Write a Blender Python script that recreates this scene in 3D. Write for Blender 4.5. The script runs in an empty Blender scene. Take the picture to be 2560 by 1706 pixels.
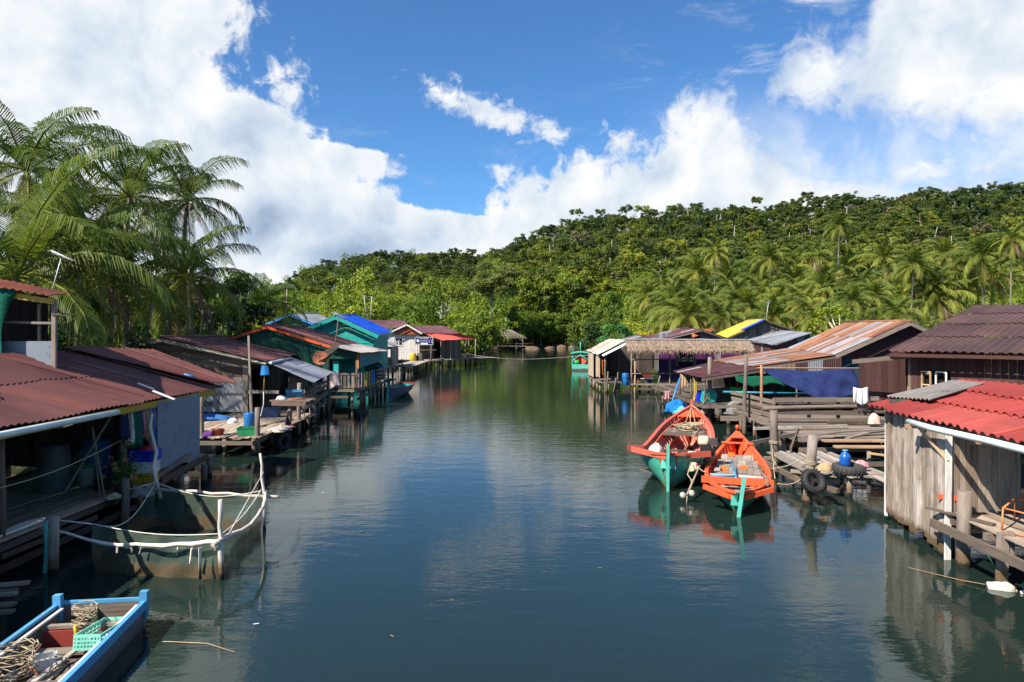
import bpy, math, random
import numpy as np
from mathutils import Vector, Matrix
C = bpy.context.scene
COL = C.collection
R = math.radians
rng = random.Random(7)
F, CX, HY, H = 1707.0, 1280.0, 831.0, 4.5     # focal length in photo pixels, principal column, horizon row, eye height (m)

# ------------------------------------------------------------------ camera
cam = bpy.data.cameras.new('camera'); camo = bpy.data.objects.new('camera', cam); COL.objects.link(camo)
cam.sensor_width = 36.0; cam.lens = 36.0 * F / 2560.0
camo.location = (0, 0, H); camo.rotation_euler = (R(90), 0, 0)
cam.shift_y = (HY - 853.0) / 2560.0
cam.clip_start = 0.1; cam.clip_end = 3000
C.camera = camo

# ------------------------------------------------------------------ light
SUN_EL, SUN_AZ = 46.0, 50.0                     # azimuth measured from straight behind the camera towards the left
sd = Vector((-math.sin(R(SUN_AZ)) * math.cos(R(SUN_EL)), -math.cos(R(SUN_AZ)) * math.cos(R(SUN_EL)), math.sin(R(SUN_EL))))
sun = bpy.data.lights.new('sun', 'SUN'); suno = bpy.data.objects.new('sun', sun); COL.objects.link(suno)
sun.energy = 5.0; sun.angle = R(0.53); sun.color = (1.0, 0.93, 0.82)
suno.rotation_euler = sd.to_track_quat('Z', 'Y').to_euler(); suno.location = (-30, -20, 60)
C.view_settings.view_transform = 'Standard'; C.view_settings.look = 'None'
C.view_settings.exposure = 0.95; C.view_settings.gamma = 1.0
C.cycles.max_bounces = 6; C.cycles.diffuse_bounces = 3; C.cycles.glossy_bounces = 3
C.cycles.transmission_bounces = 3; C.cycles.transparent_max_bounces = 8
C.cycles.caustics_reflective = False; C.cycles.caustics_refractive = False
C.cycles.sample_clamp_indirect = 4.0

# ------------------------------------------------------------------ node helper
class NT:
    def __init__(s, tree): s.t = tree
    def new(s, kind, **kw):
        n = s.t.nodes.new(kind)
        for k, v in kw.items(): setattr(n, k, v)
        return n
    def put(s, sock, v):
        if v is None: return
        if hasattr(v, 'is_output'): s.t.links.new(v, sock)
        else: sock.default_value = v
    def math(s, op, a, b=None, c=None, clamp=False):
        n = s.new('ShaderNodeMath', operation=op, use_clamp=clamp)
        s.put(n.inputs[0], a); s.put(n.inputs[1], b); s.put(n.inputs[2], c)
        return n.outputs[0]
    def vmath(s, op, a, b=None):
        n = s.new('ShaderNodeVectorMath', operation=op)
        s.put(n.inputs[0], a); s.put(n.inputs[1], b)
        return n.outputs['Value'] if op == 'LENGTH' else n.outputs[0]
    def mix(s, f, a, b, blend='MIX'):
        n = s.new('ShaderNodeMix', data_type='RGBA', blend_type=blend)
        s.put(n.inputs[0], f); s.put(n.inputs[6], a if hasattr(a, 'is_output') or len(a) == 4 else (*a, 1)); s.put(n.inputs[7], b if hasattr(b, 'is_output') or len(b) == 4 else (*b, 1))
        return n.outputs[2]
    def smooth(s, v, lo, hi, a=0.0, b=1.0):
        n = s.new('ShaderNodeMapRange', interpolation_type='SMOOTHSTEP')
        s.put(n.inputs[0], v); s.put(n.inputs[1], lo); s.put(n.inputs[2], hi); s.put(n.inputs[3], a); s.put(n.inputs[4], b)
        return n.outputs[0]
    def noise(s, vec, scale, detail=4, rough=0.55, dist=0.0):
        n = s.new('ShaderNodeTexNoise')
        s.put(n.inputs['Vector'], vec); n.inputs['Scale'].default_value = scale
        n.inputs['Detail'].default_value = detail; n.inputs['Roughness'].default_value = rough; n.inputs['Distortion'].default_value = dist
        return n.outputs[0]
    def mapping(s, vec, scale=(1, 1, 1), loc=(0, 0, 0), rot=(0, 0, 0)):
        n = s.new('ShaderNodeMapping'); s.put(n.inputs[0], vec)
        n.inputs[1].default_value = loc; n.inputs[2].default_value = rot; n.inputs[3].default_value = scale
        return n.outputs[0]
    def ramp(s, f, stops, interp='LINEAR'):
        n = s.new('ShaderNodeValToRGB'); s.put(n.inputs[0], f); cr = n.color_ramp; cr.interpolation = interp
        while len(cr.elements) < len(stops): cr.elements.new(0.5)
        for e, (p, c) in zip(cr.elements, stops): e.position = p; e.color = (*c, 1)
        return n.outputs[0]
    def curve(s, v, pts):
        n = s.new('ShaderNodeFloatCurve'); s.put(n.inputs['Value'], v); cv = n.mapping.curves[0]
        n.mapping.use_clip = False
        while len(cv.points) < len(pts): cv.points.new(0.5, 0.5)
        for p, (x, y) in zip(cv.points, pts): p.location = (x, y); p.handle_type = 'VECTOR'
        n.mapping.update()
        return n.outputs[0]

def azel(px, py):
    a = math.atan2(px - CX, F); e = math.atan2(HY - py, math.hypot(F, px - CX))
    return math.degrees(a), math.degrees(e)

# ------------------------------------------------------------------ sky and clouds (a function of direction only)
w = bpy.data.worlds.new('World'); C.world = w; w.use_nodes = True
nt = w.node_tree; nt.nodes.clear(); N = NT(nt)
gen = N.new('ShaderNodeTexCoord').outputs['Generated']
sep = N.new('ShaderNodeSeparateXYZ'); N.put(sep.inputs[0], gen)
az = N.math('MULTIPLY', N.math('ARCTAN2', sep.outputs[0], sep.outputs[1]), 57.2958)
el = N.math('MULTIPLY', N.math('ARCSINE', sep.outputs[2]), 57.2958)
cmb = N.new('ShaderNodeCombineXYZ'); N.put(cmb.inputs[0], az); N.put(cmb.inputs[1], el)
p = cmb.outputs[0]
nA = N.noise(p, 0.16, 10, 0.60, 0.35)
nB = N.noise(p, 0.55, 9, 0.62, 0.5)
wob = N.math('ADD', N.math('MULTIPLY', N.math('SUBTRACT', nA, 0.5), 6.5), N.math('MULTIPLY', N.math('SUBTRACT', nB, 0.5), 7.5))
LE = [(660, -400), (640, -60), (640, 0), (648, 33), (600, 100), (560, 140), (600, 204), (640, 240), (720, 268), (795, 322), (812, 350), (985, 385), (1012, 430), (945, 456), (1010, 505), (1150, 530), (1290, 548), (1300, 610), (1300, 900)]
le = sorted((azel(x, y)[1], azel(x, y)[0]) for x, y in LE)
e01 = N.math('DIVIDE', N.math('ADD', el, 5.0), 45.0)
edge = N.curve(e01, [((e + 5) / 45, (a + 45) / 90) for e, a in le])
dL = N.math('SUBTRACT', N.math('SUBTRACT', N.math('MULTIPLY', edge, 90.0), 45.0), az)
TE = [(900, 1000), (1180, 640), (1225, 500), (1255, 480), (1317, 425), (1400, 398), (1600, 400), (1650, 345), (1690, 255), (1757, 212), (1832, 238), (1862, 325), (1960, 368), (2100, 395), (2250, 392), (2400, 372), (2560, 352), (2900, 300)]
T2 = [(1600, 1000), (1880, 320), (1925, 225), (1960, 165), (2030, 85), (2110, 88), (2165, 70), (2195, -60), (2300, -300), (2900, -500)]
B2 = [(1880, 180), (1940, 262), (2050, 300), (2235, 306), (2350, 352), (2560, 372), (2900, 420)]
te = sorted(azel(x, y) for x, y in TE)
a01 = N.math('DIVIDE', N.math('ADD', az, 45.0), 90.0)
top = N.curve(a01, [((a + 45) / 90, (e + 10) / 50) for a, e in te])
dR = N.math('SUBTRACT', N.math('SUBTRACT', N.math('MULTIPLY', top, 50.0), 10.0), el)
def elcurve(pts): return N.math('SUBTRACT', N.math('MULTIPLY', N.curve(a01, [((a + 45) / 90, (e + 10) / 50) for a, e in sorted(azel(x, y) for x, y in pts)]), 50.0), 10.0)
dU = N.math('MINIMUM', N.math('SUBTRACT', elcurve(T2), el), N.math('SUBTRACT', el, elcurve(B2)))
dR = N.math('MAXIMUM', dR, dU)
def blob(px, py, rx, ry, rot, s):
    a, e = azel(px, py)
    q = N.vmath('SUBTRACT', p, (a, e, 0)); q = N.mapping(q, rot=(0, 0, R(rot)))
    q = N.vmath('MULTIPLY', q, (30.0 / rx, 30.0 / ry, 0))
    return N.math('MULTIPLY', N.math('SUBTRACT', 1.0, N.vmath('LENGTH', q)), s)
d = N.math('MAXIMUM', dL, dR)
for b in [(1225, 282, 120, 27, 20, 1.5), (1120, 245, 60, 20, 20, 1.1), (1390, 338, 40, 20, 25, 1.0), (1245, 420, 24, 20, 0, 1.0), (715, 225, 45, 42, 40, .7), (1560, 355, 36, 22, 0, .9)]:
    d = N.math('MAXIMUM', d, blob(*b))
for b in [(2120, 428, 150, 22, 0, 1.6), (2260, 70, 60, 90, 0, 1.6), (2420, 450, 150, 20, 0, 1.6), (740, 660, 130, 18, 0, 1.7)]:
    d = N.math('SUBTRACT', d, N.math('MULTIPLY', N.math('MAXIMUM', blob(*b), 0.0), 1.5))
aaz = N.math('ABSOLUTE', az)
back = N.math('MULTIPLY', N.math('SUBTRACT', nA, 0.60), 22.0)
out = N.math('MAXIMUM', N.smooth(aaz, 44, 62), N.smooth(el, 34, 46))
mx = N.new('ShaderNodeMix', data_type='FLOAT'); N.put(mx.inputs[0], out); N.put(mx.inputs[2], d); N.put(mx.inputs[3], back)
dens = N.math('ADD', mx.outputs[0], wob)
soft = N.math('ADD', 0.95, N.math('MULTIPLY', N.smooth(az, 6, 24), 1.2))
mask = N.smooth(N.math('DIVIDE', dens, soft), -0.8, 1.5)
# thin streaks of high cloud
wisp = N.noise(N.mapping(p, scale=(0.5, 1.6, 1), rot=(0, 0, R(-22))), 0.22, 9, 0.65, 0.6)
wm = N.math('MULTIPLY', N.smooth(wisp, 0.50, 0.80), N.math('MAXIMUM', N.math('MULTIPLY', N.smooth(blob(1860, 70, 420, 150, -10, 1.0), 0.0, 0.7), 1.6), N.math('MULTIPLY', N.smooth(el, 24, 4), 0.75)))
mask = N.math('MAXIMUM', mask, N.math('MULTIPLY', wm, 0.62), clamp=True)
veil = N.math('MULTIPLY', N.math('MULTIPLY', N.smooth(az, 8, 22), N.smooth(el, 21, 12)), N.smooth(nA, .36, .62, .25, .72))
mask = N.math('MAXIMUM', mask, N.math('MULTIPLY', veil, N.smooth(aaz, 60, 45)), clamp=True)
# self shading of the cloud heaps: density difference towards the sun
n1 = N.noise(p, 0.19, 7, 0.50, 0.3)
n2 = N.noise(N.vmath('ADD', p, (-1.5, 1.9, 0)), 0.19, 7, 0.50, 0.3)
lit = N.math('ADD', 0.76, N.math('MULTIPLY', N.math('SUBTRACT', n1, n2), 1.5))
low = N.math('MULTIPLY', N.smooth(blob(830, 590, 330, 110, 0, 1.0), 0.0, 0.7), 0.42)
low = N.math('ADD', low, N.math('MULTIPLY', N.smooth(blob(520, 470, 330, 330, 0, 1.0), 0.0, 0.8), 0.10))
lit = N.math('SUBTRACT', lit, low, clamp=True)
lit = N.math('ADD', lit, N.math('MULTIPLY', N.smooth(dens, 2.2, 0.0), 0.16), clamp=True)
ccol = N.ramp(lit, [(0.0, (0.175, 0.225, 0.315)), (0.42, (0.305, 0.365, 0.44)), (0.72, (0.42, 0.455, 0.49)), (1.0, (0.522, 0.526, 0.53))])
sky = N.new('ShaderNodeTexSky', sky_type='NISHITA'); sky.sun_disc = False
sky.sun_elevation = R(SUN_EL); sky.sun_rotation = math.atan2(sd.x, sd.y)
sky.air_density = 1.0; sky.dust_density = 0.2; sky.ozone_density = 2.5; sky.altitude = 200
blue = N.mix(1.0, sky.outputs[0], (0.60, 1.0, 1.35, 1), 'MULTIPLY')
SKY = 0.064
blue = N.mix(1.0, blue, (SKY, SKY, SKY, 1), 'MULTIPLY')
fin = N.mix(mask, blue, ccol)
bg = N.new('ShaderNodeBackground'); N.put(bg.inputs[0], fin); bg.inputs[1].default_value = 1.0
wo = N.new('ShaderNodeOutputWorld'); nt.links.new(bg.outputs[0], wo.inputs[0])

# ------------------------------------------------------------------ placing helpers
def at(px, py, y):            # the point at depth y seen in that photo pixel
    return Vector(((px - CX) * y / F, y, H - (py - HY) * y / F))
def on(px, py, z):            # the point at height z
    y = (H - z) * F / (py - HY)
    return Vector(((px - CX) * y / F, y, z))

# ------------------------------------------------------------------ mesh builder
class MB:
    def __init__(s): s.v = []; s.f = []; s.uv = []; s.r = []; s.s = []; s.m = []
    def face(s, pts, uv=None, r=0.5, smooth=False, m=0):
        b = len(s.v); s.v.extend(tuple(q) for q in pts); n = len(pts)
        s.f.append(tuple(range(b, b + n)))
        s.uv.append(uv or [(0, 0), (1, 0), (1, 1), (0, 1)][:n] if n <= 4 else uv or [(0, 0)] * n)
        s.r.append(r); s.s.append(smooth); s.m.append(m)
    def idx(s, base, ids, uv, r, smooth=False, m=0):
        s.f.append(tuple(base + i for i in ids)); s.uv.append(uv); s.r.append(r); s.s.append(smooth); s.m.append(m)
    def hexa(s, p8, r=None, m=0, L=None):
        """8 corners: bottom ring 0-3, top ring 4-7; uv in metres, v along the 0-3 -> 4-7 direction"""
        r = rng.random() if r is None else r
        P = [Vector(q) for q in p8]; b = len(s.v); s.v.extend(tuple(q) for q in P)
        o = rng.random() * 50
        l = (P[4] - P[0]).length
        for i in range(4):
            j = (i + 1) % 4; wd = (P[j] - P[i]).length
            s.idx(b, (i, j, j + 4, i + 4), [(o, o), (o + wd, o), (o + wd, o + l), (o, o + l)], r, m=m)
        a, c = (P[1] - P[0]).length, (P[3] - P[0]).length
        s.idx(b, (3, 2, 1, 0), [(o, o), (o + a, o), (o + a, o + c * .3), (o, o + c * .3)], r, m=m)
        s.idx(b, (4, 5, 6, 7), [(o, o), (o + a, o), (o + a, o + c * .3), (o, o + c * .3)], r, m=m)
    def beam(s, a, b, w, h, up=(0, 0, 1), r=None, m=0, jit=0.0):
        a, b = Vector(a), Vector(b); d = (b - a).normalized(); up = Vector(up)
        x = d.cross(up)
        if x.length < 1e-4: x = d.cross(Vector((0, 1, 0)))
        x.normalize(); u = x.cross(d).normalized(); x = x * (w / 2); u = u * (h / 2)
        J = lambda: Vector((rng.uniform(-jit, jit), rng.uniform(-jit, jit), rng.uniform(-jit, jit)))
        j1, j2 = J(), J()
        s.hexa([a - x - u + j1, a + x - u + j1, a + x + u + j1, a - x + u + j1, b - x - u + j2, b + x - u + j2, b + x + u + j2, b - x + u + j2], r, m)
    def box(s, c, d, yaw=0.0, r=None, m=0):
        c = Vector(c); Rm = Matrix.Rotation(yaw, 3, 'Z'); hx, hy, hz = d[0] / 2, d[1] / 2, d[2] / 2
        P = [c + Rm @ Vector((x * hx, y * hy, z * hz)) for z in (-1, 1) for x, y in ((-1, -1), (1, -1), (1, 1), (-1, 1))]
        s.hexa(P, r, m)
    def tube(s, pts, rad, n=8, cap=True, r=None, smooth=True, m=0, flat=1.0):
        r = rng.random() if r is None else r
        P = [Vector(q) for q in pts]; k = len(P)
        if not hasattr(rad, '__len__'): rad = [rad] * k
        b = len(s.v); acc = 0.0; o = rng.random() * 40; x = None; ls = []
        for i, q in enumerate(P):
            d = (P[min(i + 1, k - 1)] - P[max(i - 1, 0)]).normalized()
            if x is None:
                x = d.cross(Vector((0.13, 0.2, 1)) if abs(d.z) < 0.9 else Vector((0.1, 1, 0))).normalized()
            else:
                x = (x - d * x.dot(d)).normalized()
            y = d.cross(x)
            if i: acc += (q - P[i - 1]).length
            ls.append(o + acc)
            for j in range(n):
                t = 2 * math.pi * j / n
                s.v.append(tuple(q + (x * math.cos(t) + y * math.sin(t) * flat) * rad[i]))
        for i in range(k - 1):
            for j in range(n):
                j2 = (j + 1) % n; c = 2 * math.pi * max(rad[i], .01) / n
                s.idx(b, (i * n + j, i * n + j2, (i + 1) * n + j2, (i + 1) * n + j), [(o + j * c, ls[i]), (o + (j + 1) * c, ls[i]), (o + (j + 1) * c, ls[i + 1]), (o + j * c, ls[i + 1])], r, smooth, m)
        if cap:
            s.idx(b, tuple(reversed(range(n))), [(o + .02 * j, o) for j in range(n)], r, False, m)
            s.idx(b + (k - 1) * n, tuple(range(n)), [(o + .02 * j, o) for j in range(n)], r, False, m)
    def log(s, a, b, r0, r1=None, n=8, seg=4, wob=0.02, r=None):
        a, b = Vector(a), Vector(b); r1 = r0 if r1 is None else r1
        pts = []; rad = []
        for i in range(seg + 1):
            t = i / seg; q = a.lerp(b, t)
            if 0 < i < seg: q = q + Vector((rng.uniform(-wob, wob), rng.uniform(-wob, wob), rng.uniform(-wob, wob) * .5))
            pts.append(q); rad.append((r0 + (r1 - r0) * t) * rng.uniform(0.93, 1.07))
        s.tube(pts, rad, n, r=r)
    def lathe(s, prof, c, n=20, axis=None, r=0.5, smooth=True, m=0):
        c = Vector(c); Rm = axis or Matrix.Identity(3); b = len(s.v); k = len(prof)
        for rr, z in prof:
            for j in range(n):
                t = 2 * math.pi * j / n
                s.v.append(tuple(c + Rm @ Vector((rr * math.cos(t), rr * math.sin(t), z))))
        for i in range(k - 1):
            for j in range(n):
                j2 = (j + 1) % n
                s.idx(b, (i * n + j, i * n + j2, (i + 1) * n + j2, (i + 1) * n + j), [(j / n, prof[i][1]), ((j + 1) / n, prof[i][1]), ((j + 1) / n, prof[i + 1][1]), (j / n, prof[i + 1][1])], r, smooth, m)
        s.idx(b, tuple(reversed(range(n))), [(0, 0)] * n, r, False, m)
        s.idx(b + (k - 1) * n, tuple(range(n)), [(0, 0)] * n, r, False, m)
    def prism(s, poly, o, ex, ey, en, t, r=None, m=0):
        """a polygon in the (ex, ey) plane, extruded t along en"""
        r = rng.random() if r is None else r
        o, ex, ey, en = Vector(o), Vector(ex), Vector(ey), Vector(en); n = len(poly); b = len(s.v); k = rng.random() * 30
        for q in poly: s.v.append(tuple(o + ex * q[0] + ey * q[1]))
        for q in poly: s.v.append(tuple(o + ex * q[0] + ey * q[1] + en * t))
        s.idx(b, tuple(range(n)), [(k + q[0], k + q[1]) for q in poly], r, m=m)
        s.idx(b, tuple(reversed(range(n, 2 * n))), [(k + q[0], k + q[1]) for q in reversed(poly)], r, m=m)
        for i in range(n):
            j = (i + 1) % n; l = math.hypot(poly[j][0] - poly[i][0], poly[j][1] - poly[i][1])
            s.idx(b, (j, i, i + n, j + n), [(k + l, k), (k, k), (k, k + t), (k + l, k + t)], r, m=m)
    def grid(s, P, r=None, smooth=True, uv=None, thick=0.0, m=0):
        """P[i][j] points; r a number or function(i, j)"""
        ni, nj = len(P), len(P[0]); b = len(s.v)
        for row in P: s.v.extend(tuple(q) for q in row)
        rf = r if callable(r) else (lambda i, j: 0.5 if r is None else r)
        U = uv or (lambda i, j: (j / (nj - 1), i / (ni - 1)))
        for i in range(ni - 1):
            for j in range(nj - 1):
                s.idx(b, (i * nj + j, i * nj + j + 1, (i + 1) * nj + j + 1, (i + 1) * nj + j), [U(i, j), U(i, j + 1), U(i + 1, j + 1), U(i + 1, j)], rf(i, j), smooth, m)
        if thick:
            Q = []
            for i in range(ni):
                row = []
                for j in range(nj):
                    a = Vector(P[min(i + 1, ni - 1)][j]) - Vector(P[max(i - 1, 0)][j]); c = Vector(P[i][min(j + 1, nj - 1)]) - Vector(P[i][max(j - 1, 0)])
                    nn = c.cross(a)
                    row.append(Vector(P[i][j]) - (nn.normalized() if nn.length > 1e-9 else Vector((0, 0, 1))) * thick)
                Q.append(row)
            b2 = len(s.v)
            for row in Q: s.v.extend(tuple(q) for q in row)
            for i in range(ni - 1):
                for j in range(nj - 1):
                    s.idx(b2, (i * nj + j, (i + 1) * nj + j, (i + 1) * nj + j + 1, i * nj + j + 1), [U(i, j), U(i + 1, j), U(i + 1, j + 1), U(i, j + 1)], rf(i, j), smooth, m)
            bd = [(0, j) for j in range(nj)] + [(i, nj - 1) for i in range(1, ni)] + [(ni - 1, j) for j in range(nj - 2, -1, -1)] + [(i, 0) for i in range(ni - 2, 0, -1)]
            for k in range(len(bd)):
                (i, j), (i2, j2) = bd[k], bd[(k + 1) % len(bd)]
                a, c = i * nj + j, i2 * nj + j2
                s.f.append((b + c, b + a, b2 + a, b2 + c)); s.uv.append([U(i2, j2), U(i, j), U(i, j), U(i2, j2)])
                s.r.append(rf(min(i, ni - 2), min(j, nj - 2))); s.s.append(False); s.m.append(m)
    def build(s, name, mat, parent=None, local=False):
        me = bpy.data.meshes.new(name)
        me.from_pydata(s.v, [], s.f)
        for mm in (mat if isinstance(mat, (list, tuple)) else [mat]): me.materials.append(mm)
        ul = me.uv_layers.new(name='UVMap')
        fl = np.array([c for f in s.uv for q in f for c in q], dtype=np.float32)
        ul.data.foreach_set('uv', fl)
        at_ = me.attributes.new('rnd', 'FLOAT', 'FACE'); at_.data.foreach_set('value', np.array(s.r, dtype=np.float32))
        me.polygons.foreach_set('use_smooth', np.array(s.s, dtype=bool))
        if any(s.m): me.polygons.foreach_set('material_index', np.array(s.m, dtype=np.int32))
        me.update()
        o = bpy.data.objects.new(name, me); COL.objects.link(o)
        if parent is not None:
            o.parent = parent
            if not local: o.matrix_parent_inverse = Matrix.Translation(-parent.location)
        return o

def tag(o, label=None, cat=None, group=None, kind=None):
    if label: o['label'] = label
    if cat: o['category'] = cat
    if group: o['group'] = group
    if kind: o['kind'] = kind
    return o
def thing(name, label, cat, loc=(0, 0, 0), group=None):
    o = bpy.data.objects.new(name, None); COL.objects.link(o); o.location = loc; o.empty_display_size = 0.2
    return tag(o, label, cat, group)
def single(mb, name, mat, label, cat, group=None):
    return tag(mb.build(name, mat), label, cat, group)
def copy_thing(root, loc, rotz=0.0, scale=1.0, label=None, group=None):
    r = root.copy(); COL.objects.link(r); r.location = loc; r.rotation_euler = (0, 0, rotz)
    r.scale = (scale,) * 3 if not hasattr(scale, '__len__') else scale
    if label: r['label'] = label
    if group: r['group'] = group
    for ch in list(root.children):
        c = ch.copy(); COL.objects.link(c); c.parent = r
        for g in ch.children:
            k = g.copy(); COL.objects.link(k); k.parent = c
    return r

# ------------------------------------------------------------------ materials
def mat(name):
    m = bpy.data.materials.new(name); m.use_nodes = True; m.node_tree.nodes.clear(); n = NT(m.node_tree)
    o = n.new('ShaderNodeOutputMaterial'); b = n.new('ShaderNodeBsdfPrincipled')
    m.node_tree.links.new(b.outputs[0], o.inputs[0])
    return m, n, b, o
def attr(n, name='rnd'):
    a = n.new('ShaderNodeAttribute'); a.attribute_name = name; return a.outputs['Fac']
def uvn(n): return n.new('ShaderNodeUVMap').outputs[0]
def posn(n): return n.new('ShaderNodeNewGeometry').outputs['Position']
def objn(n): return n.new('ShaderNodeTexCoord').outputs['Object']
def bump(n, b, h, dist, strength=1.0):
    k = n.new('ShaderNodeBump'); k.inputs['Strength'].default_value = strength; k.inputs['Distance'].default_value = dist
    n.put(k.inputs['Height'], h); n.put(b.inputs['Normal'], k.outputs[0])

def M_wood(name, tones, rough=0.85, grain=0.45, wet=False, stain=None, stain_amt=0.5):
    m, n, b, o = mat(name); u = uvn(n); r = attr(n)
    base = n.ramp(r, [(i / (len(tones) - 1), t) for i, t in enumerate(tones)])
    g = n.noise(n.mapping(u, scale=(34, 2.2, 1)), 1.0, 6, 0.65, 0.6)
    g2 = n.noise(n.mapping(u, scale=(5, 0.9, 1)), 1.0, 4, 0.6)
    f = n.math('ADD', n.math('MULTIPLY', g, 0.6), n.math('MULTIPLY', g2, 0.4))
    sh = n.smooth(f, 0.28, 0.68, 1.0 - grain, 1.0 + grain * 0.55)
    cc = n.new('ShaderNodeCombineColor'); [n.put(cc.inputs[i], sh) for i in range(3)]
    col = n.mix(1.0, base, cc.outputs[0], 'MULTIPLY')
    if stain:
        s1 = n.smooth(n.noise(posn(n), 1.7, 5, 0.62), 0.48, 0.68)
        col = n.mix(n.math('MULTIPLY', s1, stain_amt), col, stain)
    if wet:
        z = n.new('ShaderNodeSeparateXYZ'); n.put(z.inputs[0], posn(n))
        k = n.math('ADD', z.outputs[2], n.math('MULTIPLY', n.math('SUBTRACT', n.noise(posn(n), 6.0, 3), 0.5), 0.25))
        col = n.mix(n.smooth(k, 0.42, 0.22), col, (0.13, 0.085, 0.045))
        col = n.mix(n.smooth(k, 0.16, 0.06), col, (0.014, 0.014, 0.010))
    n.put(b.inputs['Base Color'], col); b.inputs['Roughness'].default_value = rough
    b.inputs['Specular IOR Level'].default_value = 0.25
    bump(n, b, g, 0.006, 0.8)
    return m
def M_paint(name, col, rough=0.55, wear=0.25, under=(0.22, 0.18, 0.14), var=0.15, spec=0.4, scale=3.0):
    m, n, b, o = mat(name); q = posn(n); r = attr(n)
    c0 = tuple(max(0, c * (1 - var)) for c in col); c1 = tuple(min(1, c * (1 + var)) for c in col)
    base = n.mix(r, c0, c1)
    a = n.noise(q, scale, 6, 0.65, 0.4); e = n.noise(q, scale * 6, 5, 0.7)
    base = n.mix(n.smooth(a, 0.35, 0.75, 0.0, 0.35), base, tuple(c * 0.6 for c in col))
    k = n.math('ADD', n.math('MULTIPLY', a, 0.45), n.math('MULTIPLY', e, 0.55))
    base = n.mix(n.smooth(k, 0.62 - wear * 0.22, 0.70 - wear * 0.18), base, under) if wear > 0 else base
    n.put(b.inputs['Base Color'], base); n.put(b.inputs['Roughness'], n.smooth(e, 0.3, 0.7, rough - 0.1, rough + 0.15))
    b.inputs['Specular IOR Level'].default_value = spec
    bump(n, b, e, 0.004, 0.4)
    return m
def M_roof(name, sheets, rust=(0.30, 0.085, 0.03), rust_amt=0.3, rough=0.65, metal=0.0, streak=0.35, line=None):
    """sheets: list of (position, colour) of a stepped ramp over the per-sheet random value"""
    m, n, b, o = mat(name); u = uvn(n); r = attr(n)
    base = n.ramp(r, sheets, 'CONSTANT')
    fine = n.noise(n.mapping(u, scale=(9, 0.55, 1)), 1.0, 7, 0.68, 0.3)
    blot = n.noise(n.mapping(u, scale=(1.0, 0.7, 1)), 1.1, 6, 0.62, 0.5)
    n.put(b.inputs['Roughness'], rough)
    base = n.mix(n.smooth(fine, 0.35, 0.75, streak, 0.0), base, (0.05, 0.03, 0.03))
    big = n.noise(posn(n), 0.38, 4, 0.55, 0.3)
    base = n.mix(n.smooth(big, 0.40, 0.60, 0.0, 0.5), base, n.mix(1.0, base, (0.45, 0.42, 0.46, 1), 'MULTIPLY'))
    su = n.new('ShaderNodeSeparateXYZ'); n.put(su.inputs[0], u)
    seam = n.math('LESS_THAN', n.math('FRACT', n.math('ADD', n.math('DIVIDE', su.outputs[0], 0.76), n.math('MULTIPLY', blot, 0.05))), 0.03)
    base = n.mix(n.math('MULTIPLY', seam, n.smooth(blot, .4, .55, 0.0, 0.7)), base, rust)
    rm = n.math('ADD', n.math('MULTIPLY', blot, 0.6), n.math('MULTIPLY', fine, 0.4))
    thr = 0.70 - rust_amt * 0.42
    rm = n.smooth(rm, thr, thr + 0.10)
    rcol = n.mix(fine, tuple(c * 0.55 for c in rust), tuple(min(1, c * 1.35) for c in rust))
    base = n.mix(n.math('MULTIPLY', rm, 0.92), base, rcol)
    n.put(b.inputs['Base Color'], base)
    n.put(b.inputs['Metallic'], n.math('MULTIPLY', n.math('SUBTRACT', 1.0, rm), metal))
    n.put(b.inputs['Roughness'], n.math('ADD', n.math('MULTIPLY', rm, 0.25), rough))
    b.inputs['Specular IOR Level'].default_value = 0.35
    bump(n, b, fine, 0.004, 0.5)
    return m
def M_plain(name, col, rough=0.5, spec=0.4, metal=0.0, var=0.12, dirt=0.2, scale=8.0, bumpd=0.0, sheen=0.0, trans=0.0):
    m, n, b, o = mat(name); q = objn(n); a = n.noise(q, scale, 5, 0.6); r = attr(n)
    base = n.mix(n.smooth(a, 0.3, 0.7), tuple(c * (1 - dirt) for c in col), col)
    base = n.mix(n.math('MULTIPLY', n.math('ABSOLUTE', n.math('SUBTRACT', r, 0.5)), var * 2), base, tuple(c * 0.45 for c in col))
    n.put(b.inputs['Base Color'], base); b.inputs['Roughness'].default_value = rough; b.inputs['Metallic'].default_value = metal
    b.inputs['Specular IOR Level'].default_value = spec
    if trans: b.inputs['Transmission Weight'].default_value = trans
    if bumpd: bump(n, b, a, bumpd)
    return m
def M_leaf(name, stops, transl=0.35, hue=0.10, rough=0.55, spec=0.25):
    m, n, b, o = mat(name); r = attr(n); oi = n.new('ShaderNodeObjectInfo'); sc = n.new('ShaderNodeSeparateColor'); n.put(sc.inputs[0], oi.outputs['Color'])
    f = n.math('ADD', r, n.math('SUBTRACT', sc.outputs[0], 1.0))
    f = n.math('ADD', f, n.math('MULTIPLY', n.math('SUBTRACT', oi.outputs['Random'], 0.5), hue), clamp=True)
    col = n.ramp(f, stops)
    n.put(b.inputs['Base Color'], col); b.inputs['Roughness'].default_value = rough; b.inputs['Specular IOR Level'].default_value = spec
    t = n.new('ShaderNodeBsdfTranslucent'); n.put(t.inputs[0], n.mix(1.0, col, (1.25, 1.3, 0.5, 1), 'MULTIPLY'))
    mx = n.new('ShaderNodeMixShader'); mx.inputs[0].default_value = transl
    m.node_tree.links.new(b.outputs[0], mx.inputs[1]); m.node_tree.links.new(t.outputs[0], mx.inputs[2]); m.node_tree.links.new(mx.outputs[0], o.inputs[0])
    return m
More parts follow.
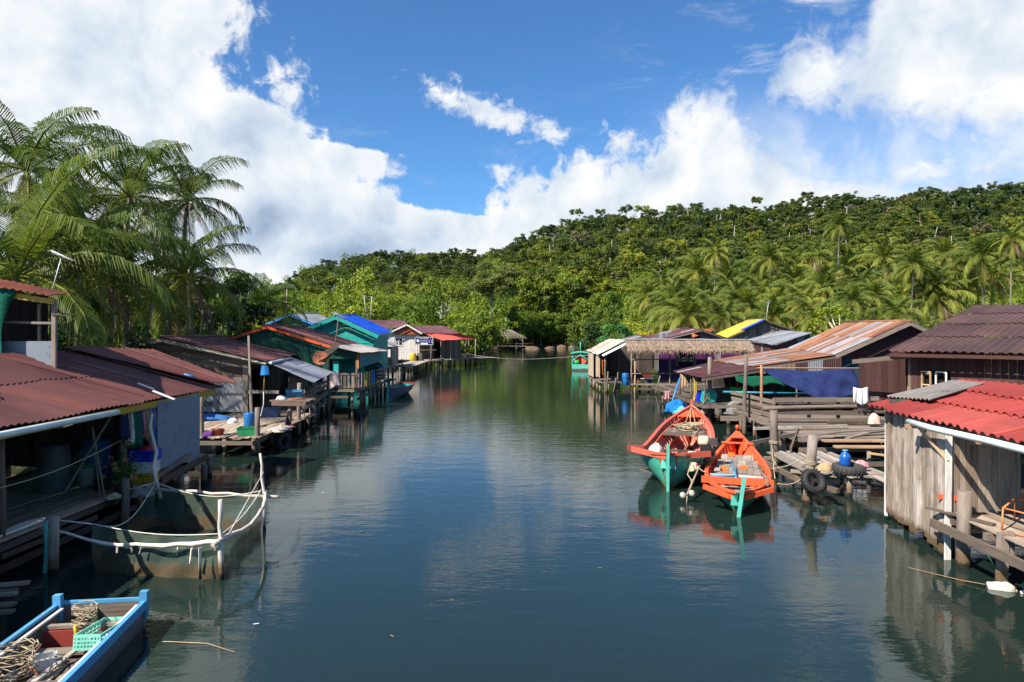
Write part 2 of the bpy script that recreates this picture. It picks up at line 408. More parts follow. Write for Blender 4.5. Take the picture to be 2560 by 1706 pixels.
def M_net(name, col, alpha, scale=None, stain=None, stain_z=None):
    m, n, b, o = mat(name); u = uvn(n)
    n.put(b.inputs['Base Color'], col + (1,)); b.inputs['Roughness'].default_value = 0.8; b.inputs['Specular IOR Level'].default_value = 0.2
    a = n.smooth(n.noise(posn(n), 1.5, 5, 0.6), 0.3, 0.7, alpha * 0.75, alpha * 1.25)
    if scale:
        sp = n.new('ShaderNodeSeparateXYZ'); n.put(sp.inputs[0], u)
        k = None
        for i in (0, 1):
            q = n.math('GREATER_THAN', n.math('FRACT', n.math('MULTIPLY', sp.outputs[i], scale)), 0.78)
            k = q if k is None else n.math('MAXIMUM', k, q)
        a = n.math('MAXIMUM', n.math('MULTIPLY', a, 0.55), n.math('MULTIPLY', k, n.math('MULTIPLY', a, 1.5)), clamp=True)
    if stain:
        sp = n.new('ShaderNodeSeparateXYZ'); n.put(sp.inputs[0], posn(n))
        zz = n.math('ADD', sp.outputs[2], n.math('MULTIPLY', n.math('SUBTRACT', n.noise(n.mapping(posn(n), scale=(1, 1, .4)), 1.1, 4), 0.5), 0.5))
        f = n.smooth(zz, stain_z + 0.07, stain_z - 0.07)
        n.put(b.inputs['Base Color'], n.mix(f, col, stain)); a = n.math('ADD', a, n.math('MULTIPLY', f, 0.42), clamp=True)
    t = n.new('ShaderNodeBsdfTransparent'); mx = n.new('ShaderNodeMixShader'); n.put(mx.inputs[0], a)
    m.node_tree.links.new(t.outputs[0], mx.inputs[1]); m.node_tree.links.new(b.outputs[0], mx.inputs[2]); m.node_tree.links.new(mx.outputs[0], o.inputs[0])
    return m

MAT = {}
MAT['gray_wood'] = M_wood('gray_wood', [(0.115, 0.088, 0.068), (0.18, 0.142, 0.112), (0.265, 0.215, 0.172)])
MAT['pale_wood'] = M_wood('pale_wood', [(0.27, 0.218, 0.175), (0.38, 0.318, 0.265), (0.50, 0.438, 0.378)], grain=0.65, stain=(0.20, 0.12, 0.07), stain_amt=0.35)
MAT['brown_wood'] = M_wood('brown_wood', [(0.085, 0.055, 0.042), (0.15, 0.095, 0.07), (0.24, 0.17, 0.13)])
MAT['tan_wood'] = M_wood('tan_wood', [(0.30, 0.18, 0.10), (0.42, 0.27, 0.15), (0.55, 0.38, 0.23)])
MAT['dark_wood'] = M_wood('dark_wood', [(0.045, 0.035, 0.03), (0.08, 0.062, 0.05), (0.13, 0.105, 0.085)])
MAT['pile'] = M_wood('pile', [(0.12, 0.095, 0.078), (0.18, 0.145, 0.12), (0.25, 0.205, 0.17)], wet=True)
MAT['bark_white'] = M_wood('bark_white', [(0.50, 0.42, 0.35), (0.62, 0.54, 0.46), (0.72, 0.65, 0.57)], grain=0.4, wet=True)
MAT['maroon_wood'] = M_wood('maroon_wood', [(0.050, 0.022, 0.020), (0.066, 0.029, 0.026), (0.085, 0.038, 0.033)], grain=0.25)
MAT['pale_trunk'] = M_wood('pale_trunk', [(0.42, 0.38, 0.33), (0.5, 0.46, 0.41), (0.58, 0.54, 0.48)], grain=0.3)
# ------------------------------------------------------------------ water
def water_mat():
    m, n, b, o = mat('river_water'); q = objn(n)
    a = n.noise(n.mapping(q, scale=(0.55, 1.3, 1), rot=(0, 0, R(12))), 1.5, 5, 0.55, 0.2)
    c = n.noise(n.mapping(q, scale=(0.8, 2.0, 1), rot=(0, 0, R(-15))), 5.0, 3, 0.5)
    patch = n.smooth(n.noise(n.mapping(q, scale=(0.09, 0.05, 1)), 1.0, 3, 0.5, 0.4), 0.38, 0.62, 0.35, 1.2)
    h = n.math('ADD', n.math('MULTIPLY', a, 1.0), n.math('MULTIPLY', n.math('MULTIPLY', c, patch), 0.35))
    n.put(b.inputs['Base Color'], (0.011, 0.022, 0.018, 1)); b.inputs['Roughness'].default_value = 0.025
    b.inputs['IOR'].default_value = 1.36; b.inputs['Specular IOR Level'].default_value = 0.62
    bump(n, b, h, 0.05, 0.16)
    return m
mb = MB(); mb.face([(-700, -150, 0), (900, -150, 0), (900, 900, 0), (-700, 900, 0)])
tag(mb.build('water', water_mat()), 'calm green river reflecting clouds between the stilt houses', 'river', kind='structure')

# ------------------------------------------------------------------ terrain
RY = [-200, 30, 60, 85, 110, 140, 165, 185, 205]
RXL = [-13.5, -14, -15, -15, -12, -6, -5, -3.5, 3]
RXR = [14, 15, 18, 21, 23, 25.5, 25.5, 23, 17]
hx_r = [-90, -42, -23, -7, 23, 40, 75, 145, 185, 246, 300, 420, 600]; hz_r = [0, 3, 18, 34, 51, 58, 60, 63, 68, 73, 74, 74, 58]
hx_l = [-230, -190, -160, -146, -116, -85, -46, -9, 60]; hz_l = [0, 3, 27, 37, 45, 48, 47, 46, 46]
def sm(t): t = np.clip(t, 0, 1); return t * t * (3 - 2 * t)
def bankd(x, y):
    d = np.maximum(np.interp(y, RY, RXL) - x, x - np.interp(y, RY, RXR))
    return np.maximum(d, (y - 204) * 0.8)
def ground(x, y):
    x = np.asarray(x, float); y = np.asarray(y, float)
    d = bankd(x, y) + 0.8 * np.sin(x * .7 + y * .23) + 0.6 * np.sin(y * .9)
    z = np.clip(d * 0.35, -1.6, 0.9) + np.clip((y - 90) / 110, 0, 1) * np.clip(d / 25, 0, 1) * 4.0
    xr_ = x * 400 / np.maximum(y, 60); xl_ = x * 520 / np.maximum(y, 60)
    hr = np.interp(xr_ * .6 + x * .4, hx_r, hz_r) * np.clip((y - 165) / 235, 0, 1) ** 1.15 * np.where(y > 400, 1 - (y - 400) / 500, 1)
    hl = np.interp(xl_ * .5 + x * .5, hx_l, hz_l) * sm((y - 270) / 250)
    z = z + np.maximum(hr, hl) * np.clip(d / 22, 0, 1) + 1.2 * np.sin(x * .045 + 1) * np.sin(y * .05) * np.clip((y - 220) / 60, 0, 1)
    return z
gx = np.concatenate([np.arange(-420, -60, 12.), np.arange(-60, 60, 2.), np.arange(60, 540, 10.)])
gy = np.concatenate([np.arange(-60, 20, 10.), np.arange(20, 220, 2.5), np.arange(220, 640, 8.)])
GX, GY = np.meshgrid(gx, gy); GZ = ground(GX, GY)
me = bpy.data.meshes.new('terrain'); nx_, ny_ = len(gx), len(gy)
vv = np.stack([GX, GY, GZ], -1).reshape(-1, 3)
ii = (np.arange(ny_ - 1)[:, None] * nx_ + np.arange(nx_ - 1)[None]).reshape(-1)
ff = np.stack([ii, ii + 1, ii + nx_ + 1, ii + nx_], -1)
me.from_pydata(vv.tolist(), [], ff.tolist())
m_, n_, b_, o_ = mat('soil'); q_ = posn(n_)
a_ = n_.noise(q_, 0.35, 6, 0.65); c_ = n_.noise(q_, 3.0, 5, 0.7)
col_ = n_.mix(n_.smooth(a_, 0.42, 0.6), (0.045, 0.055, 0.018), (0.17, 0.115, 0.065))
col_ = n_.mix(n_.smooth(c_, 0.35, 0.7), tuple([0.03, 0.035, 0.014]), col_)
sz_ = n_.new('ShaderNodeSeparateXYZ'); n_.put(sz_.inputs[0], q_)
col_ = n_.mix(n_.smooth(sz_.outputs[2], 0.35, 0.1), col_, (0.05, 0.038, 0.026))
n_.put(b_.inputs['Base Color'], col_); b_.inputs['Roughness'].default_value = 0.95; b_.inputs['Specular IOR Level'].default_value = 0.1
bump(n_, b_, c_, 0.2)
me.materials.append(m_); me.polygons.foreach_set('use_smooth', np.ones(len(ff), bool))
go = bpy.data.objects.new('terrain', me); COL.objects.link(go); tag(go, 'muddy river banks rising to forested hills', 'ground', kind='structure')
# ================================================================== building helpers
Z = Vector((0, 0, 1))
def roof_sheet(mb, A, B, Cc, D, pitch=.2, amp=.02, rows=2, sub=4, thick=.008, sheetw=.76, jag=.05, lift=.018, rfun=None, seed=1, du=0.0):
    """corrugated roof slope: A-B along the top, D below A, Cc below B"""
    g = random.Random(seed); A, B, Cc, D = Vector(A), Vector(B), Vector(Cc), Vector(D)
    wd = ((B - A).length + (Cc - D).length) / 2; ln = ((D - A).length + (Cc - B).length) / 2
    nw = max(2, round(wd / pitch)); nu = nw * sub
    nrm = (B - A).cross(D - A)
    nrm = nrm.normalized() * (1 if nrm.z > 0 else -1)
    ns = max(1, round(wd / sheetw)); dj = [[g.uniform(-jag, jag) for _ in range(ns + 1)] for _ in range(rows)]
    rr = [[g.random() if rfun is None else rfun(i, j, g) for j in range(ns + 1)] for i in range(rows)]
    kp = [g.uniform(0, 6.28) for _ in range(4)]
    def pt(u, v): return (A * (1 - u) + B * u) * (1 - v) + (D * (1 - u) + Cc * u) * v + nrm * (.012 * math.sin(u * wd * 1.9 + kp[0] + v * 2) + .010 * math.sin(u * wd * 4.3 + kp[1]) * math.sin(v * 3 + kp[2]))
    for i in range(rows):
        v0 = max(0, i / rows - .04 / max(ln, .1)); v1 = (i + 1) / rows
        P = []
        for a in range(3):
            row = []
            for k in range(nu + 1):
                u = k / nu; sid = min(ns, int(u * ns)); vv = v0 + (v1 - v0) * a / 2
                if a == 2: vv += dj[i][sid] / max(ln, .1)
                row.append(pt(u, vv) + nrm * (amp * math.cos(2 * math.pi * k / sub) + lift * (a / 2) - .002 * sid % 2))
            P.append(row)
        o = g.random() * 20
        mb.grid(P, r=lambda a, k: rr[i][min(ns, int((k + .5) / nu * ns))], smooth=False, uv=lambda a, k: (k / nu * wd + o, o + ln * (v0 + (v1 - v0) * a / 2)), thick=thick)
def boards(mb, a, b, z0, zt, bw=.18, t=.025, gap=.006, holes=(), hor=False, jit=.006, zj=.02, rf=None, nrm=None, seed=None):
    """board wall from a to b (xy); zt a number or function of the distance along the wall"""
    g = random.Random(seed if seed is not None else len(mb.v) + 5)
    a = Vector((a[0], a[1], 0)); b = Vector((b[0], b[1], 0)); L = (b - a).length; e = (b - a) / L
    n = Vector((e.y, -e.x, 0)) if nrm is None else Vector(nrm)
    ztf = zt if callable(zt) else (lambda s: zt); z0f = z0 if callable(z0) else (lambda s: z0)
    def piece(s0, s1, q0, q1, qt0, qt1):
        o = n * g.uniform(-jit, jit); r = g.random() if rf is None else rf(s0, q0, g)
        P = lambda s, z, d: a + e * s + Z * z + o + n * d
        mb.hexa([P(s0, q0, 0), P(s1, q1, 0), P(s1, q1, t), P(s0, q0, t), P(s0, qt0, 0), P(s1, qt1, 0), P(s1, qt1, t), P(s0, qt0, t)], r)
    if not hor:
        s = 0.0
        while s < L - .02:
            w_ = min(bw * g.uniform(.8, 1.2), L - s); s0, s1 = s, s + w_ - gap; m = (s0 + s1) / 2
            hs = sorted((h[2], h[3]) for h in holes if h[0] < m < h[1])
            z = z0f(m) + g.uniform(-zj, zj); top = ztf(m)
            for h0, h1 in hs:
                if h0 > z + .02: piece(s0, s1, z, z, min(h0, ztf(s0)), min(h0, ztf(s1)))
                z = max(z, h1)
            if top > z + .02: piece(s0, s1, z, z, max(z + .01, ztf(s0)), max(z + .01, ztf(s1)))
            s += w_
    else:
        z = z0f(0); N_ = 160; zmax = max(ztf(L * i / N_) for i in range(N_ + 1))
        while z < zmax - .02:
            w_ = min(bw * g.uniform(.85, 1.15), zmax - z); q0, q1 = z, z + w_ - gap; m = (q0 + q1) / 2
            ok = [L * i / N_ for i in range(N_ + 1) if ztf(L * i / N_) >= m]
            if ok:
                segs = [(min(ok), max(ok))]
                for h in holes:
                    if h[2] < m < h[3]:
                        segs = [q for sg in segs for q in ((sg[0], min(sg[1], h[0])), (max(sg[0], h[1]), sg[1])) if q[1] - q[0] > .03]
                for s0, s1 in segs:
                    o = n * g.uniform(-jit, jit); r = g.random() if rf is None else rf(s0, q0, g)
                    P = lambda s, zz, d: a + e * s + Z * zz + o + n * d
                    j0, j1 = g.uniform(-zj, zj), g.uniform(-zj, zj)
                    mb.hexa([P(s0, q0 + j0, 0), P(s0, q1 + j0, 0), P(s0, q1 + j0, t), P(s0, q0 + j0, t), P(s1, q0 + j1, 0), P(s1, q1 + j1, 0), P(s1, q1 + j1, t), P(s1, q0 + j1, t)], r)
            z += w_
def ribs(mb, a, b, z0, zt, pitch=.12, amp=.02, holes=(), rf=None, sheet=.8, seed=3):
    """ribbed metal wall as one folded sheet in strips"""
    g = random.Random(seed); a = Vector((a[0], a[1], 0)); b = Vector((b[0], b[1], 0)); L = (b - a).length; e = (b - a) / L; n = Vector((e.y, -e.x, 0))
    ztf = zt if callable(zt) else (lambda s: zt); k = max(2, int(L / pitch * 2)); rs = [g.random() if rf is None else rf(i * sheet) for i in range(int(L / sheet) + 2)]
    for i in range(k):
        s0, s1 = L * i / k, L * (i + 1) / k; m = (s0 + s1) / 2; d0, d1 = (0, amp) if i % 2 else (amp, 0)
        hs = sorted((h[2], h[3]) for h in holes if h[0] < m < h[1]); z = z0; segs = []
        for h0, h1 in hs:
            if h0 > z: segs.append((z, min(h0, ztf(m))))
            z = max(z, h1)
        if ztf(m) > z: segs.append((z, None))
        for q0, q1 in segs:
            t0, t1 = (ztf(s0), ztf(s1)) if q1 is None else (q1, q1)
            P = lambda s, zz, d: a + e * s + Z * zz + n * d
            mb.face([P(s0, q0, d0), P(s1, q0, d1), P(s1, t1, d1), P(s0, t0, d0)], [(s0, q0), (s1, q0), (s1, t1), (s0, t0)], rs[int(m / sheet)])
def planks(mb, o, ex, ey, L, W, bw=.16, t=.035, gap=.012, je=.05, miss=0.0, rf=None, seed=5, dz=.006):
    g = random.Random(seed); o, ex, ey = Vector(o), Vector(ex).normalized(), Vector(ey).normalized(); s = 0
    while s < W - .03:
        w_ = min(bw * g.uniform(.8, 1.2), W - s)
        if g.random() >= miss:
            a = o + ey * (s + w_ / 2) + ex * g.uniform(-je, je) + Z * g.uniform(-dz, dz); b = o + ey * (s + w_ / 2) + ex * (L + g.uniform(-je, je)) + Z * g.uniform(-dz, dz)
            mb.beam(a, b, w_ - gap, t, r=g.random() if rf is None else rf(g))
        s += w_
def stilts(root, pts, ztop, r=.08, m='pile', name='stilt', lean=.06, zb=-1.2):
    for q in pts:
        mb = MB(); rr = r * rng.uniform(.75, 1.25); zt = ztop(q) if callable(ztop) else ztop
        mb.log((q[0] + rng.uniform(-lean, lean), q[1] + rng.uniform(-lean, lean), zb), (q[0], q[1], zt), rr, rr * .88, 8, 3, .015)
        mb.build(name, MAT[m], root)
def gprof(FL, FA, FR, off=0.03):
    """top profile of a gable wall as a function of the distance from FL towards FR"""
    la = math.hypot(FA[0] - FL[0], FA[1] - FL[1]); lr = math.hypot(FR[0] - FL[0], FR[1] - FL[1])
    def f(s, s0=0.0):
        s = s + s0
        return (FL[2] + (FA[2] - FL[2]) * s / la if s < la else FA[2] + (FR[2] - FA[2]) * (s - la) / (lr - la)) - off
    return f, lr
def gable(root, FL, FA, FR, back, rmat, bmat, seed, pitch=.2, amp=.022, rows=3, sub=4, barge=.17, rmat2=None, left=True, backL=None):
    FL, FA, FR, back = Vector(FL), Vector(FA), Vector(FR), Vector(back)
    mb = MB(); roof_sheet(mb, FA, FA + back, FR + back, FR, pitch, amp, rows, sub, seed=seed)
    if left: roof_sheet(mb, FA, FA + back, FL + back, FL, pitch, amp, rows, sub, seed=seed + 1)
    mb.build('roof', MAT[rmat], root)
    e = (FR - FL); e.z = 0; n = Vector((e.y, -e.x, 0)).normalized() * .02
    for p0, p1 in ((FA, FL), (FA, FR)):
        mb = MB(); mb.beam(p0 + n - Z * (barge * .5 + .03), p1 + n - Z * (barge * .5 + .03), .03, barge, jit=.004); mb.build('bargeboard', MAT[bmat], root)
    mb = MB(); mb.tube([FA + Z * .02 - back * .005, FA + back + Z * .02], .07, 6, r=.5); mb.build('ridge_cap', MAT[rmat], root)

# ---- materials of the buildings
MAT['rust_roof'] = M_roof('rust_roof', [(0, (0.150, 0.055, 0.050)), (.35, (0.180, 0.064, 0.055)), (.7, (0.215, 0.073, 0.056)), (.92, (0.27, 0.095, 0.06))], rust=(0.25, 0.070, 0.035), rust_amt=.30, streak=.30)
MAT['rust_roof_two'] = M_roof('rust_roof_two', [(0, (0.175, 0.060, 0.050)), (.5, (0.20, 0.068, 0.054))], rust=(0.26, 0.085, 0.05), rust_amt=.25, streak=.2)
MAT['orange_roof'] = M_roof('orange_roof', [(0, (0.42, 0.10, 0.04)), (.5, (0.52, 0.14, 0.05))], rust=(0.34, 0.09, 0.03), rust_amt=.4)
MAT['maroon_roof'] = M_roof('maroon_roof', [(0, (0.115, 0.042, 0.042)), (.4, (0.14, 0.05, 0.048)), (.8, (0.17, 0.062, 0.055))], rust=(0.30, 0.12, 0.06), rust_amt=.22, streak=.25)
MAT['plum_roof'] = M_roof('plum_roof', [(0, (0.082, 0.042, 0.038)), (.5, (0.094, 0.047, 0.042)), (.8, (0.108, 0.054, 0.047))], rust=(0.07, 0.04, 0.04), rust_amt=.1, streak=.15, rough=.75)
MAT['shop_roof'] = M_roof('shop_roof', [(0, (0.120, 0.048, 0.052)), (.5, (0.135, 0.054, 0.056))], rust=(0.13, 0.055, 0.05), rust_amt=.1, streak=.1)
MAT['red_roof'] = M_roof('red_roof', [(0, (0.29, 0.042, 0.032)), (.35, (0.35, 0.052, 0.040)), (.7, (0.40, 0.075, 0.058))], rust=(0.24, 0.05, 0.035), rust_amt=.2, streak=.2, rough=.55)
MAT['awning_red'] = M_roof('awning_red', [(0, (0.66, 0.085, 0.06)), (.5, (0.70, 0.10, 0.07))], rust=(0.6, 0.10, 0.08), rust_amt=.1, streak=.08)
MAT['fibre_roof'] = M_roof('fibre_roof', [(0, (0.23, 0.215, 0.20)), (.5, (0.29, 0.275, 0.255))], rust=(0.16, 0.14, 0.12), rust_amt=.4, streak=.4, rough=.9)
MAT['blue_roof'] = M_roof('blue_roof', [(0, (0.008, 0.075, 0.52)), (.5, (0.012, 0.09, 0.60))], rust=(0.01, 0.06, 0.45), rust_amt=.15, streak=.1, rough=.4)
MAT['striped_roof'] = M_roof('striped_roof', [(0, (0.33, 0.32, 0.32)), (.25, (0.33, 0.16, 0.085)), (.48, (0.38, 0.175, 0.085)), (.66, (0.22, 0.085, 0.05)), (.80, (0.38, 0.38, 0.40))], rust=(0.33, 0.135, 0.06), rust_amt=.42, streak=.45, metal=.1)
MAT['patch_roof'] = M_roof('patch_roof', [(0, (0.10, 0.038, 0.038)), (.5, (0.115, 0.042, 0.04)), (.68, (0.40, 0.41, 0.44)), (.85, (0.17, 0.06, 0.05))], rust=(0.20, 0.07, 0.04), rust_amt=.3)
MAT['yellow_roof'] = M_roof('yellow_roof', [(0, (0.70, 0.50, 0.035)), (.80, (0.33, 0.28, 0.2))], rust=(0.55, 0.40, 0.08), rust_amt=.12, streak=.25)
MAT['gray_tin'] = M_roof('gray_tin', [(0, (0.34, 0.36, 0.38)), (.5, (0.40, 0.42, 0.44)), (.8, (0.30, 0.33, 0.36))], rust=(0.30, 0.16, 0.09), rust_amt=.12, streak=.25, metal=.25, rough=.5)
MAT['awning_tin'] = M_roof('awning_tin', [(0, (0.19, 0.215, 0.27)), (.5, (0.215, 0.24, 0.30))], rust=(0.27, 0.15, 0.10), rust_amt=.08, streak=.3, metal=.15, rough=.6)
MAT['pale_tin'] = M_roof('pale_tin', [(0, (0.52, 0.46, 0.38)), (.4, (0.60, 0.56, 0.50)), (.75, (0.46, 0.34, 0.24))], rust=(0.42, 0.22, 0.10), rust_amt=.3, streak=.3)
MAT['white_tin'] = M_roof('white_tin', [(0, (0.70, 0.70, 0.70)), (.5, (0.76, 0.76, 0.75))], rust=(0.5, 0.45, 0.4), rust_amt=.08, streak=.1)
MAT['rusty_tin_wall'] = M_roof('rusty_tin_wall', [(0, (0.10, 0.042, 0.038)), (.6, (0.075, 0.035, 0.034)), (.80, (0.34, 0.37, 0.40))], rust=(0.16, 0.06, 0.04), rust_amt=.3, streak=.4)
MAT['tin_wall'] = M_roof('tin_wall', [(0, (0.24, 0.27, 0.30)), (.5, (0.30, 0.33, 0.36)), (.75, (0.18, 0.15, 0.14))], rust=(0.22, 0.11, 0.07), rust_amt=.25, streak=.35)
MAT['green_wall'] = M_paint('green_wall', (0.008, 0.075, 0.045), .5, .08, (0.02, 0.04, 0.03))
MAT['turquoise'] = M_paint('turquoise', (0.018, 0.37, 0.33), .5, .12, (0.05, 0.25, 0.22))
MAT['turquoise_trim'] = M_paint('turquoise_trim', (0.015, 0.33, 0.30), .5, .05, (0.05, 0.25, 0.22))
MAT['blue_panel'] = M_paint('blue_panel', (0.015, 0.19, 0.27), .45, .14, (0.30, 0.42, 0.45))
MAT['orange_paint'] = M_paint('orange_paint', (0.58, 0.085, 0.025), .5, .12, (0.35, 0.12, 0.06))
MAT['yellow_paint'] = M_paint('yellow_paint', (0.50, 0.31, 0.03), .55, .22, (0.24, 0.17, 0.08))
MAT['white_paint'] = M_paint('white_paint', (0.72, 0.70, 0.66), .5, .14, (0.42, 0.38, 0.33))
MAT['blue_trim'] = M_paint('blue_trim', (0.03, 0.22, 0.55), .5, .08, (0.1, 0.2, 0.3))
MAT['brown_gable'] = M_paint('brown_gable', (0.38, 0.085, 0.035), .6, .08, (0.2, 0.1, 0.06))
MAT['purple_wall'] = M_paint('purple_wall', (0.075, 0.012, 0.085), .6, .06, (0.10, 0.05, 0.09))
MAT['blue_boards'] = M_paint('blue_boards', (0.025, 0.060, 0.085), .6, .10, (0.05, 0.05, 0.05))
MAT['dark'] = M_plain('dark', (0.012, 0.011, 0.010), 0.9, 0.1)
MAT['fibre_sheet'] = M_paint('fibre_sheet', (0.22, 0.25, 0.29), .8, .32, (0.13, 0.115, 0.11), spec=.2, scale=1.9)
MAT['pvc'] = M_plain('pvc', (0.66, 0.74, 0.74), .35, .5, dirt=.25, scale=3)
MAT['tarp_white'] = M_plain('tarp_white', (0.60, 0.57, 0.54), .75, .2, dirt=.30, scale=2.5, bumpd=.03)
MAT['thatch'] = M_wood('thatch', [(0.14, 0.095, 0.065), (0.21, 0.15, 0.105), (0.29, 0.215, 0.155)], grain=.5)
MAT['bamboo'] = M_wood('bamboo', [(0.36, 0.26, 0.17), (0.48, 0.36, 0.25), (0.58, 0.46, 0.34)], grain=.35)
MAT['glass'] = M_plain('glass', (0.03, 0.04, 0.045), .08, .6)

def sub(mb, name, m, part, root):
    """a sub-part: world coordinates under a part whose thing sits at root.location"""
    o = mb.build(name, MAT[m]); o.parent = part; o.matrix_parent_inverse = Matrix.Identity(4)
    return o
MAT['tan_gray'] = M_wood('tan_gray', [(0.24, 0.18, 0.13), (0.33, 0.26, 0.20), (0.46, 0.38, 0.30)])
MAT['pale_green'] = M_paint('pale_green', (0.50, 0.55, 0.38), .6, .1, (0.35, 0.33, 0.25))
MAT['pink_paint'] = M_paint('pink_paint', (0.50, 0.33, 0.33), .6, .2)
MAT['green_paint'] = M_paint('green_paint', (0.16, 0.24, 0.10), .6, .3)
MAT['green_net'] = M_plain('green_net', (0.010, 0.13, 0.085), .85, .15, dirt=.45, scale=2.2, bumpd=.05)
MAT['rope_green'] = M_plain('rope_green', (0.03, 0.20, 0.13), .8, .2)
MAT['rope'] = M_plain('rope', (0.48, 0.38, 0.25), .85, .15, bumpd=.01)
MAT['rope_white'] = M_plain('rope_white', (0.62, 0.58, 0.50), .85, .15)
MAT['rust_metal'] = M_paint('rust_metal', (0.30, 0.095, 0.045), .8, .35, (0.55, 0.45, 0.4))
MAT['dark_metal'] = M_plain('dark_metal', (0.05, 0.05, 0.055), .5, .5, metal=.6)
MAT['mesh_metal'] = M_net('mesh_metal', (0.05, 0.048, 0.035), .72)
MAT['sign_blue'] = M_plain('sign_blue', (0.012, 0.014, 0.13), .4, .4)
MAT['sign_white'] = M_plain('sign_white', (0.72, 0.70, 0.82), .5, .3)
MAT['sign_pink'] = M_plain('sign_pink', (0.55, 0.38, 0.60), .5, .3)
MAT['shed_wood'] = M_wood('shed_wood', [(0.25, 0.195, 0.15), (0.37, 0.305, 0.25), (0.52, 0.455, 0.39)], grain=0.75, wet=True, stain=(0.17, 0.10, 0.055), stain_amt=0.5)
MAT['sheet_edge'] = M_paint('sheet_edge', (0.42, 0.26, 0.20), .7, .3)
MAT['rock'] = M_paint('rock', (0.13, 0.085, 0.055), .9, .2, (0.10, 0.075, 0.055), scale=.7)

MAT['brown_pale'] = M_wood('brown_pale', [(0.20, 0.145, 0.105), (0.29, 0.22, 0.165), (0.38, 0.30, 0.23)], grain=.5)
MAT['white_wood'] = M_wood('white_wood', [(0.50, 0.46, 0.43), (0.60, 0.56, 0.52), (0.68, 0.64, 0.60)], grain=.4)
MAT['pale_gray'] = M_wood('pale_gray', [(0.205, 0.17, 0.14), (0.285, 0.242, 0.205), (0.375, 0.325, 0.28)], grain=.45)
MAT['orange_wood'] = M_wood('orange_wood', [(0.36, 0.19, 0.11), (0.44, 0.25, 0.15)], grain=.5)
MAT['orange_rust'] = M_paint('orange_rust', (0.60, 0.20, 0.06), .7, .2, (0.30, 0.12, 0.05))
MAT['rust_metal2'] = M_paint('rust_metal2', (0.22, 0.085, 0.045), .8, .2, (0.12, 0.06, 0.04))
MAT['red_board'] = M_paint('red_board', (0.16, 0.02, 0.02), .6, .1)
for nm, c, ro in [('red_plastic', (.55, .03, .025), .4), ('blue_plastic', (.012, .13, .36), .4), ('royal_plastic', (.01, .03, .62), .4), ('white_plastic', (.66, .66, .64), .4), ('green_plastic', (.02, .22, .09), .45), ('yellow_plastic', (.62, .42, .03), .45),
                  ('orange_plastic', (.72, .20, .03), .45), ('lime_plastic', (.16, .55, .04), .4), ('mint_plastic', (.25, .68, .52), .4), ('cream_plastic', (.66, .58, .38), .4), ('brick_plastic', (.34, .07, .045), .5), ('navy_plastic', (.015, .04, .11), .5), ('teal_plastic', (.01, .20, .14), .5),
                  ('turq_plastic', (.03, .48, .40), .45), ('magenta_plastic', (.62, .09, .50), .4), ('jug_blue', (.015, .12, .48), .25), ('dark_drum', (.07, .085, .09), .6), ('dark_pot', (.06, .06, .065), .8), ('foam', (.68, .66, .60), .9), ('rubber', (.022, .022, .023), .75), ('rubber_worn', (.045, .043, .042), .85), ('blue_pipe', (.02, .22, .30), .4), ('dark_brown', (.06, .045, .04), .7)]:
    MAT[nm] = M_plain(nm, c, ro, .45, var=.1, dirt=.28, scale=5)
for nm, c in [('white_cloth', (.72, .70, .71)), ('pink_cloth', (.62, .30, .32)), ('pale_pink', (.62, .50, .50)), ('red_cloth', (.62, .03, .04)), ('tan_cloth', (.42, .29, .17)), ('green_cloth', (.03, .42, .07)), ('green_cloth2', (.02, .11, .07)), ('purple_cloth', (.14, .05, .22)), ('navy_cloth', (.025, .035, .09)), ('blue_cloth', (.05, .16, .42)),
              ('gray_cloth', (.22, .21, .20)), ('cream_cloth', (.58, .52, .32)), ('peach', (.66, .47, .38)), ('bright_blue', (.015, .16, .44)), ('aqua', (.14, .52, .58)), ('indigo_tarp', (.022, .034, .118)), ('green_tarp', (.006, .09, .05)), ('yellow_net', (.55, .40, .10)), ('brown_net', (.075, .05, .03)), ('gray_net', (.26, .245, .22)), ('black_net', (.022, .022, .025)), ('rubble', (.40, .36, .32))]:
    MAT[nm] = M_plain(nm, c, .85, .12, var=.1, dirt=.30, scale=4, bumpd=.02)
MAT['clear_plastic'] = M_plain('clear_plastic', (.72, .66, .62), .3, .5, dirt=.3, scale=3)
MAT['dirty_white'] = M_paint('dirty_white', (.62, .60, .50), .7, .42, (.12, .10, .06), scale=9)
MAT['pen_net'] = M_net('pen_net', (.12, .17, .125), .34, None, (.115, .085, .045), .28)
MAT['veranda_net'] = M_net('veranda_net', (.01, .07, .06), .17)
MAT['faded_tin'] = M_roof('faded_tin', [(0, (0.33, 0.30, 0.27)), (.45, (0.38, 0.36, 0.35)), (.7, (0.36, 0.24, 0.16))], rust=(0.36, 0.17, 0.08), rust_amt=.38, streak=.35)
